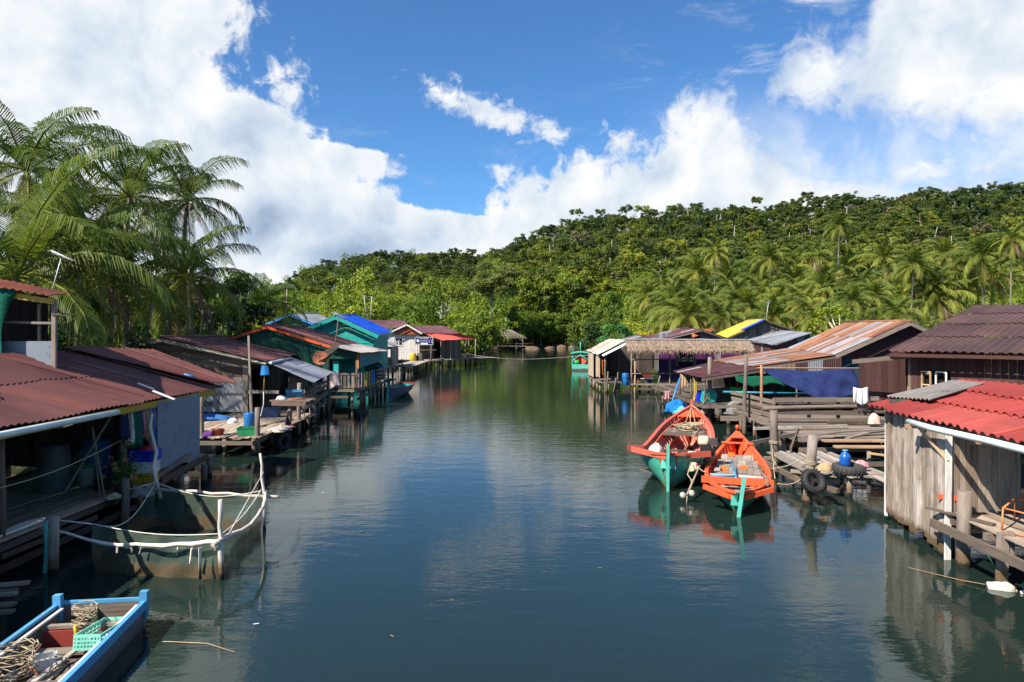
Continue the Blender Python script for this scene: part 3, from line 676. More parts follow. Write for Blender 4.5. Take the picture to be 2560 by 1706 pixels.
# ================================================================== LEFT BANK
# ---- A: nearest house, long rusty roof over an open veranda
A = thing('stilt_house', 'nearest left house with long rusty red roof over an open veranda and white gutter pipe', 'house', (-11.5, 15, 0))
mb = MB(); roof_sheet(mb, (-12.25, .5, 4.16), (-12.0, 19.3, 4.02), (-9.25, 21.9, 2.77), (-8.8, .5, 2.86), .18, .021, 2, 5, seed=4, jag=.05, rfun=lambda i, j, g: g.random() * .62 + (.3 if i else 0)); roof_sheet(mb, (-12.25, .5, 4.15), (-12.0, 19.3, 4.01), (-15.2, 19.6, 3.1), (-15.4, .5, 3.15), .18, .02, 1, 4, seed=6); mb.build('roof', MAT['rust_roof'], A)  # rear slope and nearest stretch, both out of view, added to shade the veranda
mb = MB(); roof_sheet(mb, (-12.05, 18.15, 4.12), (-11.75, 22.3, 3.96), (-9.05, 22.45, 2.83), (-9.35, 21.0, 2.94), .18, .02, 1, 5, seed=9, jag=.07); mb.build('roof_overlay', MAT['rust_roof_two'], A)
mb = MB(); mb.beam((-8.97, 6.5, 2.69), (-9.33, 21.5, 2.63), .035, .15); mb.build('fascia', MAT['yellow_paint'], A)
mb = MB(); mb.tube([(-8.66, 6.5, 2.77), (-8.68, 9, 2.76), (-8.72, 12, 2.745), (-8.72, 15.1, 2.73)], .062, 10, r=.5); mb.build('gutter', MAT['pvc'], A)
mb = MB()
for y in (8.5, 11, 13.6): mb.beam((-8.75, y, 2.68), (-9.05, y, 2.60), .03, .05)
mb.build('gutter_bracket', MAT['gray_wood'], A)
mb = MB(); mb.prism([(0, .10), (2.25, -.02), (2.25, 1.86), (0, 1.86)], (-9.22, 17.75, .82), (0.03, 1, 0), Z, (1, 0, 0), .012, r=.5); mb.build('side_sheet', MAT['fibre_sheet'], A)
mb = MB(); boards(mb, (-9.45, 19.85), (-14.7, 19.85), .6, lambda s: 2.75 + s * .30, .2, seed=2); boards(mb, (-14.6, 19.9), (-14.6, 0), .3, 3.5, .25, seed=3); boards(mb, (-14.6, 1), (-9.4, 1), .3, 3.0, .3, seed=33); mb.build('wall', MAT['dark_wood'], A)  # near end wall is unseen, added to keep sun out of the veranda
mb = MB(); mb.beam((-9.10, 17.7, .62), (-8.95, 20.1, .86), .04, .17, jit=.01); mb.beam((-9.16, 17.7, .78), (-9.05, 19.3, 1.05), .03, .12, jit=.01); mb.build('skirt_board', MAT['brown_wood'], A)
mb = MB(); planks(mb, (-9.62, 6.5, .60), (.02, 1, 0), (-1, 0, 0), 11.2, 4.0, .17, .035, .014, .25, .02, seed=8); planks(mb, (-9.4, 17.8, .62), (0, 1, 0), (-1, 0, 0), 3.9, 4.0, .2, seed=18)
mb.build('deck', MAT['brown_pale'], A)
mb = MB()
mb.beam((-9.55, 6.4, .47), (-9.52, 17.6, .47), .07, .13, jit=.01); mb.beam((-9.35, 6.4, .16), (-9.05, 16.4, .30), .06, .12, jit=.02)
mb.beam((-9.42, 12.6, .34), (-9.30, 15.3, .36), .05, .10, jit=.02)
for y in (8, 10, 12, 14, 16, 18.2, 20): mb.beam((-13.2, y, .49), (-9.3, y + .05, .49), .09, .11, jit=.01)
mb.build('deck_beam', MAT['dark_wood'], A)
stilts(A, [(-9.5, 7.5), (-9.55, 9.6), (-9.62, 11.6), (-9.7, 14.2), (-9.4, 17.2), (-9.2, 19.0), (-9.15, 20.3), (-11, 9), (-11.2, 12), (-11, 15), (-11, 18), (-12.8, 13), (-12.6, 17), (-9.5, 21.4)], .56, .09)
stilts(A, [(-9.62, 16.9), (-9.66, 12.9), (-9.5, 9.2)], 2.7, .075, 'gray_wood', 'post', .02, .6)
mb = MB(); mb.log((-9.25, 17.55, .2), (-9.30, 17.5, 2.65), .075, .06, r=.4); mb.build('post', MAT['gray_wood'], A)
mb = MB(); mb.tube([(-8.75, 17.0, .35), (-8.98, 17.1, 1.1), (-8.93, 17.15, 1.5), (-9.15, 17.25, 2.1), (-9.12, 17.3, 2.45)], [.045, .05, .045, .04, .03], 8, r=.8); mb.build('branch_post', MAT['bark_white'], A)
mb = MB(); mb.beam((-9.9, 15.1, .95), (-9.45, 16.2, 2.62), .035, .035); mb.beam((-9.65, 16.0, .65), (-9.78, 15.9, 2.3), .025, .025); mb.beam((-9.58, 16.05, .65), (-9.74, 15.85, 2.3), .025, .025); mb.build('prop_pole', MAT['gray_wood'], A)
# loose things on this roof
def strip(name, label, cat, px, py, L, yaw, w_, m, h=.03):
    c = Vector(); y = 12.0
    for _ in range(12):     # meet the slope of the rusty roof
        c = at(px, py, y); zr = 2.80 + .41 * (-9.05 - c.x); y += (c.z - zr) * 4.0 * .5
    c.z = 2.80 + .41 * (-9.05 - c.x) + .045
    mb = MB(); d = Vector((math.cos(yaw), math.sin(yaw), -.41 * math.cos(yaw))); mb.beam(c - d * L / 2, c + d * L / 2, w_, h, jit=.01)
    return single(mb, name, MAT[m], label, cat)
strip('wood_strip', 'white broken batten lying near the lower edge of the rusty roof', 'wood strip', 409, 992, .55, .05, .09, 'white_paint')
strip('wood_strip', 'short pale stick lying above the white broken batten on the rusty roof', 'wood strip', 366, 970, .42, .05, .05, 'white_paint')
mb = MB(); mb.tube([(-9.9, 20.6, 3.22), (-9.62, 20.75, 3.12)], .045, 8, r=.5); single(mb, 'pipe_piece', MAT['blue_trim'], 'short light blue pipe piece lying on the roof seam', 'pipe')
mb = MB()
for k in range(3): mb.tube([Vector((-10.55 + .26 * math.cos(t) * (1 + .1 * k), 13.1 + .5 * math.sin(t), 3.52 - .1 * math.cos(t) + .02 * k)) for t in [i * .55 + k for i in range(10)]], .018, 5, r=.5)
single(mb, 'rope_coil', MAT['rope_green'], 'green rope coil lying on the rusty roof', 'rope')
mb = MB()
for k in range(4): mb.tube([at(150 + 8 * k, 900 + 3 * k, 18.0 - .1 * k), at(160 + 6 * k, 912 + 2 * k, 17.6), at(172 - 3 * k, 918, 17.4), at(150, 920 - 3 * k, 17.3)], .010, 4)
single(mb, 'cable', MAT['white_paint'], 'loose white cable dangling from the upper room onto the rusty roof', 'cable')

# ---- the upper room behind it, hung with green netting
U = thing('upper_shed', 'upper storey shed hung with green netting rising behind the rusty roof', 'shed', (-13.5, 18, 3))
mb = MB(); roof_sheet(mb, (-17.5, 18.9, 6.55), (-12.2, 18.9, 5.60), (-11.05, 16.35, 5.37), (-16.5, 16.35, 6.32), .18, .02, 1, 4, seed=31); mb.build('roof', MAT['orange_roof'], U)
mb = MB(); mb.beam((-12.9, 16.55, 5.50), (-11.1, 16.55, 5.24), .03, .13); mb.build('fascia', MAT['yellow_paint'], U)
mb = MB(); mb.prism([(0, 0), (1.4, 0), (1.4, .62), (0, .62)], (-12.6, 16.72, 3.66), (1, 0, 0), Z, (0, 1, 0), .015, r=.4); mb.build('tin_sheet', MAT['fibre_sheet'], U)
mb = MB(); boards(mb, (-12.5, 18.5), (-11.24, 16.78), 3.6, 5.25, .16, seed=12); mb.beam((-11.22, 16.74, 3.6), (-11.22, 16.74, 5.3), .10, .08); mb.beam((-12.5, 16.76, 4.75), (-11.2, 16.76, 4.72), .05, .06); mb.beam((-11.7, 16.9, 3.7), (-11.7, 16.9, 5.2), .06, .05); mb.beam((-11.25, 16.7, 4.95), (-10.85, 16.7, 4.93), .05, .06); mb.build('frame', MAT['gray_wood'], U)
mb = MB(); boards(mb, (-17, 18.4), (-12.5, 18.4), 3.6, 5.5, .2, seed=13); mb.build('back_wall', MAT['dark_wood'], U)
mb = MB(); mb.prism([(0, 0), (6, 0), (6, .04), (0, .04)], (-17.2, 16.7, 3.62), (1, 0, 0), Z, (0, 1, 0), 2.6); mb.build('floor', MAT['dark_wood'], U)
P = []
for i in range(13):
    row = []
    for j in range(15):
        t = i / 12; x = -16.5 + 4.55 * j / 14 - .32 * math.sin(t * 3.1) * (j / 14) + (.35 * max(0, t - .75) * 4 * (j / 14)); bul = .18 * math.sin(j * 1.9) * t + .28 * math.exp(-((t - .86) / .1) ** 2)
        row.append((x, 16.5 - bul, 5.95 - .14 * (j / 14) * 3 - t * 2.15 + .05 * math.sin(j * 2.3) * t))
    P.append(row)
mb = MB(); mb.grid(P, thick=.01); mb.build('netting', MAT['green_net'], U)

# tv aerial
AE = thing('tv_aerial', 'white television aerial on a leaning pole above the orange roof edge', 'aerial', at(128, 735, 20))
mb = MB(); mb.tube([at(128, 735, 20), at(152, 648, 20.2)], .014, 6); mb.build('mast', MAT['white_paint'], AE)
mb = MB(); a_, b_ = at(135, 640, 20.2), at(186, 648, 19.9)
mb.tube([at(130, 628, 20.2), at(186, 652, 20.0)], .008, 5)
for k in range(5):
    c = at(136 + 11 * k, 631 + 5 * k, 20.2); d = Vector((.30 - .02 * k, .15, -.10)); mb.tube([c - d * .5, c + d * .5], .006, 4)
mb.tube([at(128, 625, 20.2), at(160, 640, 20.2), at(163, 646, 20.2), at(130, 632, 20.2), at(128, 625, 20.2)], .006, 4)
mb.build('antenna', MAT['white_paint'], AE)

# ---- B: weathered plank house with a grey tin awning and a cluttered landing
FL, FA, FR, BK = (-20.2, 31.5, 3.34), (-16.2, 31.5, 4.26), (-11.35, 31.5, 3.13), (-2.2, 12.3, 0)
B = thing('stilt_house', 'weathered grey plank house with wide low gable, window opening and white cloth panels', 'house', (-14, 34, 0))
gable(B, FL, FA, FR, BK, 'maroon_roof', 'gray_wood', 41, .2, .022, 3, 4)
f, lr = gprof(FL, FA, FR, .12)
y0 = 31.95
mb = MB(); boards(mb, (-19.6, y0), (-12.3, y0), 2.42, lambda s: f(s + .6), .17, hor=True, seed=7, jit=.012); mb.build('gable_wall', MAT['brown_wood'], B)
# window 510-612 px wide, 929-955 px high
mb = MB(); boards(mb, (-19.6, y0 + .03), (-12.35, y0 + .03), .75, 2.45, .17, holes=[(4.55, 6.95, 1.35, 2.12)], seed=6, jit=.012); mb.build('wall', MAT['pale_wood'], B)
mb = MB()
mb.prism([(0, 0), (2.45, 0), (2.45, 1.38), (0, 1.38)], (-15.02, y0 - .02, .78), (1, 0, 0), Z, (0, 1, 0), .012, r=.5)
mb.build('cloth_panel', MAT['tarp_white'], B)
mb = MB(); mb.beam((-15.0, y0 - .05, 1.62), (-12.4, y0 - .05, 1.64), .03, .07); mb.beam((-14.98, y0 - .05, .8), (-14.98, y0 - .05, 2.2), .06, .03); mb.beam((-13.75, y0 - .05, .8), (-13.75, y0 - .05, 1.62), .07, .03); mb.beam((-12.45, y0 - .05, .7), (-12.45, y0 - .05, 3.0), .24, .05); mb.beam((-15.0, y0 - .045, 1.20), (-14.0, y0 - .045, 1.18), .03, .16, r=.0)
mb.beam((-12.4, y0 - .05, 1.72), (-10.9, y0 - .05, 1.70), .05, .14)
mb.build('frame', MAT['pale_wood'], B)
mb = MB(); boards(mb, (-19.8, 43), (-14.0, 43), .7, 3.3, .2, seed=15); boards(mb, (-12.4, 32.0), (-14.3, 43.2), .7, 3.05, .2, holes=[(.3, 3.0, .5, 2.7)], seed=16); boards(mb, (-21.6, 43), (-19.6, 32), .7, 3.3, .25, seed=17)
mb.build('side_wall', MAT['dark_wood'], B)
mb = MB(); roof_sheet(mb, (-11.2, 31.2, 3.12), (-12.7, 39.2, 3.06), (-9.95, 38.1, 2.27), (-8.72, 29.9, 2.27), .09, .008, 2, 2, seed=22, jag=.02, sheetw=.9); mb.build('awning', MAT['awning_tin'], B)
mb = MB(); mb.tube([(-10.95, 30.95, 3.12), (-12.3, 38.0, 3.05)], .07, 8, r=.5); mb.build('gutter', MAT['pvc'], B)
mb = MB(); mb.beam((-14.4, 31.42, 3.72), (-11.3, 31.42, 3.04), .25, .02, up=(.23, 0, 1)); mb.build('flashing', MAT['pale_green'], B)
mb = MB()
planks(mb, (-13.2, 24.6, .68), (0, 1, 0), (1, 0, 0), 7.4, 4.1, .17, .03, .02, .22, .08, seed=24, dz=.018); planks(mb, (-9.4, 26.5, .69), (-.12, 1, 0), (-1, 0, 0), 15, 3.1, .18, .03, .02, .1, .04, seed=25)
mb.build('deck', MAT['tan_gray'], B)
mb = MB()
mb.beam((-9.33, 24.5, .50), (-9.45, 30.2, .52), .06, .16, jit=.015); mb.beam((-11.6, 24.45, .53), (-9.3, 24.5, .52), .06, .14); mb.beam((-9.5, 30.1, .52), (-10.8, 41, .55), .06, .15, jit=.02)
for y in (25.2, 27, 29, 31, 33, 35, 37, 39): mb.beam((-13.5, y, .57), (-9.4 - max(0, y - 30) * .12, y, .57), .08, .10)
mb.build('deck_beam', MAT['gray_wood'], B)
stilts(B, [(-11.4, 24.7), (-10.4, 24.7), (-9.4, 24.8), (-9.5, 27), (-9.5, 29), (-10.4, 27), (-11.5, 27.5), (-12.6, 26), (-12.6, 30), (-9.7, 32.5), (-10, 35), (-10.3, 37.4), (-10.6, 39.8), (-11.6, 33), (-11.8, 36.5), (-12.8, 33), (-14, 33), (-15.5, 32.3), (-12.8, 37), (-12.2, 39.6), (-11.6, 30)], .62, .085)
for q, r_ in (((-9.25, 29.6), .10), ((-9.75, 33.6), .11), ((-10.15, 37.6), .09)):
    mb = MB(); mb.log((q[0], q[1], -1), (q[0] + .03, q[1], 2.3), r_, r_ * .9); mb.build('post', MAT['pile'], B)
mb = MB(); mb.log((-11.35, 24.9, -1.0), (-11.33, 24.95, 2.55), .09, .075); mb.build('post', MAT['gray_wood'], B)
# railing of driftwood boards beside the walkway
RA = thing('plank_railing', 'rickety driftwood railing along the landing under the grey tin awning', 'railing', (-9.6, 33, .7))
mb = MB()
for z in (.95, 1.22, 1.5, 1.75): mb.beam((-9.32 + rng.uniform(-.04, .04), 30.0, z + rng.uniform(-.08, .05)), (-10.15, 38.0, z + .12 + rng.uniform(-.08, .08)), .035, .13, jit=.04)
mb.tube([(-9.2, 29.8, .95), (-9.45, 31.5, 1.65), (-9.7, 34, 1.95), (-10.0, 37.0, 1.85)], .035, 6)
mb.build('rail', MAT['gray_wood'], RA)
for y in (31.3, 32.6, 35, 36.4): 
    mb = MB(); x = -9.4 - (y - 30) * .10; mb.log((x, y, .1), (x + .02, y, 1.95), .04, .035, 6); mb.build('baluster', MAT['gray_wood'], RA)
mb = MB(); mb.log((-11.55, 29.95, 4.32), (-10.35, 27.2, .75), .05, .07, 8, 3, .01); single(mb, 'leaning_pole', MAT['gray_wood'], 'tall grey pole leaning in front of the weathered gable', 'pole')
mb = MB(); mb.log((-9.28, 24.9, -1), (-9.30, 24.95, 1.75), .10, .095); single(mb, 'mooring_post', MAT['pile'], 'thick pile with rope knots at the corner of the cluttered landing', 'post')

# ---- C: dark green ribbed house with orange bargeboards
FL, FA, FR, BK = (-19.2, 42, 3.62), (-15.1, 42, 4.92), (-11.1, 42, 3.69), (-.4, 9.2, 0)
Cg = thing('stilt_house', 'dark green ribbed metal house with orange bargeboards under a rusty maroon roof', 'house', (-14, 45, 0))
gable(Cg, FL, FA, FR, BK, 'maroon_roof', 'orange_paint', 51, .2, .022, 3, 4)
mb = MB(); roof_sheet(mb, (-11.15, 41.85, 3.66), (-11.5, 51, 3.66), (-8.55, 47.0, 3.22), (-9.2, 41.6, 3.22), .2, .02, 1, 4, seed=55, rfun=lambda i, j, g: .3 + .5 * g.random()); mb.build('lean_to_roof', MAT['faded_tin'], Cg)
f, lr = gprof(FL, FA, FR, .1)
g2 = lambda s: f(s + .4) if s < 7.6 else min(f(s + .4), 3.62) if s < 7.7 else 3.62 - .18 * (s - 7.6)
mb = MB(); ribs(mb, (-18.8, 42.3), (-9.55, 42.3), .9, g2, .13, .018, holes=[(7.45, 9.1, 1.1, 2.85)]); ribs(mb, (-18.8, 51), (-18.8, 42.4), .9, 3.6, .2, .02); ribs(mb, (-9.6, 51), (-18.8, 51), .9, 3.2, .2, .02)
mb.build('wall', MAT['green_wall'], Cg)
mb = MB(); ribs(mb, (-11.5, 44.5), (-9.6, 44.5), 1.1, 3.2, .5, .01); mb.prism([(0, 0), (.35, 0), (.35, 1.3), (0, 1.3)], (-11.15, 42.5, 1.4), (1, 0, 0), Z, (0, 1, 0), .03); mb.build('inner_wall', MAT['turquoise'], Cg)
mb = MB(); mb.prism([(0, 0), (5.6, .22), (5.6, 1.06), (0, .92)], (-9.42, 42.2, 2.30), (.06, 1, 0), Z, (1, 0, 0), .02); mb.build('side_panel', MAT['blue_panel'], Cg)
mb = MB(); mb.prism([(0, 0), (.35, 0), (.35, .5), (0, .5)], (-9.40, 44.6, 2.5), (.06, 1, 0), Z, (1, 0, 0), .03); mb.build('patch', MAT['white_paint'], Cg)
mb = MB(); mb.beam((-9.5, 42.12, 2.25), (-9.5, 42.12, 3.2), .10, .08, r=.4); mb.build('corner_post', MAT['orange_rust'], Cg)
mb = MB(); mb.beam((-9.6, 42.2, 1.1), (-9.6, 42.2, 3.2), .12, .12, r=.4); mb.build('post', MAT['gray_wood'], Cg)
mb = MB(); planks(mb, (-18.8, 41.3, 1.1), (1, 0, 0), (0, 1, 0), 9.4, 9.8, .3, .05, seed=56); mb.build('deck', MAT['gray_wood'], Cg)
mb = MB(); mb.beam((-13.4, 41.25, .98), (-9.35, 41.25, .98), .06, .16); mb.beam((-9.3, 41.3, .98), (-8.9, 51, .98), .06, .16); mb.beam((-9.42, 41.6, .42), (-9.02, 47, .72), .05, .14, jit=.03); mb.beam((-13.3, 41.2, .60), (-9.9, 41.2, .58), .05, .13, jit=.03); mb.build('deck_beam', MAT['gray_wood'], Cg)
stilts(Cg, [(-12.9, 41.5), (-11.9, 41.6), (-10.9, 41.5), (-9.7, 41.5), (-9.3, 42), (-9.3, 43.1), (-9.2, 44.2), (-9.2, 45.2), (-9.15, 46.4), (-9.1, 47.5), (-9.05, 48.6), (-9, 50), (-10.5, 44), (-11.5, 44), (-10.3, 47), (-12.5, 45)], 1.05, .10)
# balcony railing of painted pallets
RB = thing('balcony_railing', 'balcony railing of pallets and painted boards on the green house', 'railing', (-10, 42, 1.1))
mb = MB()
for k in range(15):
    x = -13.1 + k * .25; mb.beam((x, 41.22, 1.12), (x, 41.22, 2.02 + rng.uniform(-.04, .04)), .17, .025, up=(0, 1, 0))
mb.beam((-13.3, 41.19, 1.95), (-9.4, 41.19, 1.97), .03, .07); mb.build('baluster', MAT['gray_wood'], RB)
for nm, col, ys in (('pink_board', 'pink_paint', (41.5, 42.2)), ('green_board', 'green_paint', (42.9, 43.6)), ('yellow_board', 'yellow_paint', (43.3, 44.1)), ('blue_board', 'blue_trim', (44.7, 45.3))):
    mb = MB()
    for y in ys:
        x = -9.30 + (y - 41.5) * .04; mb.beam((x, y, 1.12), (x, y, 2.0), .30, .03, up=(1, 0, 0))
    mb.build(nm, MAT[col], RB)
mb = MB()
for k in range(4): mb.beam((-9.12, 46.0, 1.2 + k * .24), (-8.95, 48.6, 1.2 + k * .24), .03, .10, jit=.01)
for y in (46.1, 47.3, 48.5): mb.beam((-9.1, y, 1.1), (-9.1, y, 2.0), .06, .04)
mb.build('rail', MAT['tan_wood'], RB)
# satellite dishes
def dish(label, c, dia, nrm, m1, depth=.18, pole=1.2):
    root = thing('satellite_dish', label, 'satellite dish', c); c = Vector(c); q = Vector(nrm).to_track_quat('Z', 'Y').to_matrix()
    mb = MB(); R0 = dia / 2; prof = [(.01, 0)] + [(R0 * t, depth * t * t) for t in (.25, .5, .75, 1)] + [(R0 * 1.03, depth + .01)] + [(R0 * t, depth * t * t - .02) for t in (.97, .7, .4)] + [(.01, -.02)]
    mb.lathe(prof, c, 28, q); mb.build('dish', MAT[m1], root)
    mb = MB(); tip = c + q @ Vector((0, 0, R0 * .9))
    for a in (0.5, 2.6, 4.7): mb.tube([c + q @ Vector((R0 * .9 * math.cos(a), R0 * .9 * math.sin(a), depth * .8)), tip], .012, 4)
    mb.tube([tip, tip + q @ Vector((0, 0, .12))], .05, 8); mb.build('feed_horn', MAT['dark_metal'], root)
    mb = MB(); mb.tube([c - Z * pole, c - q @ Vector((0, 0, .05))], .03, 6); mb.build('mast', MAT['gray_wood'], root)
dish('rusty orange satellite dish in front of the green house wall', at(801, 897, 38.5), .80, (.15, -.8, .35), 'rust_metal', .10, 1.6)
dish('see-through dark mesh satellite dish behind the orange dish', at(822, 893, 39.2), 1.75, (-.55, -.35, .9), 'mesh_metal', .26, 1.4)

def sheet_edges(root, A_, B_, C_, D_, us, v0=0.0, v1=1.0):
    A_, B_, C_, D_ = map(Vector, (A_, B_, C_, D_))
    for k, u in enumerate(us):
        f_ = lambda v: (A_ * (1 - u) + B_ * u) * (1 - v) + (D_ * (1 - u) + C_ * u) * v + Z * .05
        mb = MB(); a_, b_ = v0 + .1 * (k % 2), v1 - .12 * ((k + 1) % 3); mb.beam(f_(a_), f_(b_), .035, .008); mb.build('sheet_edge', MAT['sheet_edge'], root)
sheet_edges(A, (-12.25, .5, 4.16), (-12.0, 19.3, 4.02), (-9.25, 21.9, 2.77), (-8.8, .5, 2.86), (.80, .88, .955), .15)
sheet_edges(A, (-12.05, 18.15, 4.14), (-11.75, 22.3, 3.98), (-9.05, 22.45, 2.85), (-9.35, 21.0, 2.96), (.62,))
sheet_edges(B, (-16.2, 31.5, 4.26), (-18.4, 43.8, 4.26), (-13.55, 43.8, 3.13), (-11.35, 31.5, 3.13), (.13, .36, .55, .8))
sheet_edges(Cg, (-15.1, 42, 4.92), (-15.5, 51.2, 4.92), (-11.5, 51.2, 3.69), (-11.1, 42, 3.69), (.22, .5, .74))

# ---- D: turquoise house with a bright blue roof
FL, FA, FR, BK = (-19.4, 60, 4.35), (-15.5, 60, 5.98), (-11.75, 60, 4.27), (-.5, 10, .3)
D = thing('stilt_house', 'turquoise boarded house with steep gable under a bright blue roof', 'house', (-14.5, 63, 0))
gable(D, FL, FA, FR, BK, 'blue_roof', 'turquoise_trim', 61, .25, .02, 2, 4, barge=.32)
f, lr = gprof(FL, FA, FR, .1); y0 = 60.65
mb = MB(); boards(mb, (-18.8, y0), (-12.25, y0), 3.55, lambda s: f(s + .6), .16, hor=True, seed=62, gap=.012); mb.build('gable_wall', MAT['turquoise'], D)
mb = MB(); boards(mb, (-18.8, y0 - .02), (-13.6, y0 - .02), .9, 3.5, .5, gap=.03, seed=63); boards(mb, (-13.55, y0 + .03), (-12.3, y0 + .03), .9, 3.6, .10, gap=.02, seed=64)
boards(mb, (-12.3, y0 + .05), (-12.75, 70), .9, 4.2, .2, seed=65); boards(mb, (-19, 70), (-18.8, y0), .9, 4.2, .3, seed=66)
mb.build('wall', MAT['turquoise'], D)
mb = MB(); mb.beam((-18.8, y0 - .05, 3.52), (-13.6, y0 - .05, 3.52), .05, .08); mb.build('batten', MAT['turquoise_trim'], D)
mb = MB(); planks(mb, (-19, 60, .88), (1, 0, 0), (0, 1, 0), 7, 10, .3, seed=67); mb.build('deck', MAT['gray_wood'], D)
stilts(D, [(-12.3, 61), (-12.3, 64), (-12.5, 67), (-12.6, 69.5), (-13.8, 61), (-15.2, 61), (-14, 65)], .88, .1)
AD = thing('tv_aerial', 'comb shaped television aerial on a tall thin pole before the turquoise gable', 'aerial', at(832, 912, 40.5))
mb = MB(); mb.tube([at(832, 912, 40.5), at(846, 795, 40.5)], .03, 6); mb.build('mast', MAT['gray_wood'], AD)
mb = MB()
mb.tube([at(834, 780, 40.5), at(866, 795, 40.5)], .018, 4)
for k in range(8): c = at(835 + 4.2 * k, 780 + 2 * k, 40.5); mb.tube([c - Vector((.22, .1, .03)), c + Vector((.3, -.1, -.02))], .011, 4)
mb.build('antenna', MAT['gray_tin'], AD)
for lab, a, b, y in (('thin aerial pole right of the blue roof', (925, 800), (930, 742), 92), ('thin aerial pole with crossbar above the shop house roof', (917, 796), (910, 740), 90)):
    q = thing('aerial_pole', lab, 'aerial', at(*a, y)); mb = MB(); mb.tube([at(*a, y), at(*b, y)], .05, 5); mb.build('mast', MAT['pale_trunk'], q)
    mb = MB(); c = at(b[0], b[1], y); mb.tube([c - Vector((.35, 0, 0)), c + Vector((.35, 0, .05))], .03, 4); mb.tube([c - Vector((.25, 0, .2)), c + Vector((.25, 0, -.15))], .03, 4); mb.build('antenna', MAT['gray_tin'], q)
q = thing('aerial_pole', 'slender pole with small aerial left of the turquoise gable', 'aerial', at(717, 815, 58)); mb = MB(); mb.tube([at(717, 815, 58), at(717, 716, 58)], .055, 6); mb.build('mast', MAT['pale_trunk'], q)
mb = MB(); c = at(717, 716, 58); mb.tube([c - Vector((.4, 0, 0)), c + Vector((.4, 0, 0))], .025, 4); mb.tube([c - Vector((.2, 0, .15)), c + Vector((.3, 0, -.12))], .025, 4); mb.build('antenna', MAT['turquoise'], q)
# ---- small grey roofed house with blue trim behind
D2 = thing('house', 'half hidden house with pale grey tin roof and blue bargeboard', 'house', (-21, 70, 0))
gable(D2, (-23.8, 66, 5.35), (-21.5, 66, 6.28), (-19.2, 66, 5.36), (0, 9, .3), 'gray_tin', 'blue_trim', 71, .25, .02, 2, 4)
mb = MB(); boards(mb, (-23.5, 66.4), (-19.4, 66.4), .9, lambda s: 5.4 + .9 * (1 - abs(s - 2) / 2) - .1, .25, seed=72); boards(mb, (-19.4, 66.4), (-19.4, 75), .9, 5.3, .25, seed=73); mb.build('wall', MAT['green_wall'], D2)
stilts(D2, [(-23, 66.5), (-19.5, 66.5), (-19.5, 74)], .95, .1)
# ---- lean-to shack between D and E
S1 = thing('shack', 'small grey tin shack beside the turquoise house', 'shack', (-11.6, 70, 0))
mb = MB(); roof_sheet(mb, (-13.6, 71, 3.5), (-13.6, 75, 3.5), (-12.3, 75, 3.15), (-12.3, 71, 3.05), .2, .02, 1, 4, seed=74); mb.build('roof', MAT['gray_tin'], S1)
mb = MB(); boards(mb, (-13.5, 71.2), (-12.5, 71.2), 1, 3.0, .2, seed=75, holes=[(.2, .8, 1.9, 2.7)]); boards(mb, (-12.5, 71.2), (-12.5, 75), 1, 3.0, .2, seed=76); mb.build('wall', MAT['pale_wood'], S1)
mb = MB(); planks(mb, (-12.6, 70, .95), (1, 0, 0), (0, 1, 0), 2.4, 6, .25, seed=77); mb.build('deck', MAT['gray_wood'], S1)
stilts(S1, [(-11, 70.3), (-11.4, 72), (-10.6, 74), (-10.7, 75.6), (-12.3, 70.4)], .95, .1)
for k in range(9):
    x = -8.9 - k * .25 + rng.uniform(-.15, .15); y = 53 + k * 1.9; m2 = MB(); m2.log((x, y, -1), (x + rng.uniform(-.15, .15), y, rng.uniform(.8, 2.0)), .075, .06, 6)
    single(m2, 'bare_pile', MAT['pile'], 'bare weathered pile standing in the water past the green house', 'pile', 'bare piles in the water past the green house')

# ---- walkway and E: shop house with the blue sign and red awning
W1 = thing('walkway', 'narrow plank walkway on crooked stilts leading to the shop house', 'walkway', (-11.4, 80, 0))
mb = MB(); planks(mb, (-12.6, 74.5, .95), (.0, 1, 0), (1, 0, 0), 14, 2.4, .25, .05, .03, .2, seed=78); mb.build('deck', MAT['pale_wood'], W1)
stilts(W1, [(-10.3, 75), (-10.4, 77), (-10.5, 79), (-10.5, 81), (-10.4, 83), (-10.5, 85), (-11.6, 76), (-11.8, 80), (-11.8, 84)], .95, .08, lean=.2)
E = thing('shop_house', 'plank shop house with white trimmed brown gable, maroon roofs and bright red awning', 'house', (-11, 91, 0))
mb = MB(); roof_sheet(mb, (-20.6, 94, 6.2), (-14.8, 94, 6.15), (-13.4, 88.0, 5.3), (-20.8, 87.4, 4.35), .25, .02, 1, 3, seed=81); roof_sheet(mb, (-13.5, 93.4, 5.42), (-9.6, 95.5, 5.42), (-6.9, 91.2, 4.33), (-11.6, 87.8, 4.33), .25, .02, 1, 3, seed=82)
roof_sheet(mb, (-13.5, 87.7, 5.46), (-13.5, 93.5, 5.46), (-15.7, 93.5, 4.5), (-15.7, 87.7, 4.5), .25, .02, 1, 3, seed=83); roof_sheet(mb, (-13.5, 87.7, 5.46), (-13.5, 93.5, 5.46), (-11.5, 93.5, 4.32), (-11.5, 87.7, 4.32), .25, .02, 1, 3, seed=84)
mb.build('roof', MAT['shop_roof'], E)
for p0, p1 in (((-13.5, 87.6, 5.45), (-15.6, 87.6, 4.50)), ((-13.5, 87.6, 5.45), (-11.55, 87.6, 4.31))):
    mb = MB(); mb.beam(p0, p1, .05, .17); mb.build('bargeboard', MAT['white_paint'], E)
mb = MB(); boards(mb, (-15.3, 88.1), (-11.9, 88.1), 4.22, lambda s: 4.45 + .85 * (1 - abs(s - 1.8) / 1.75), .2, hor=True, seed=85); mb.build('gable_wall', MAT['brown_gable'], E)
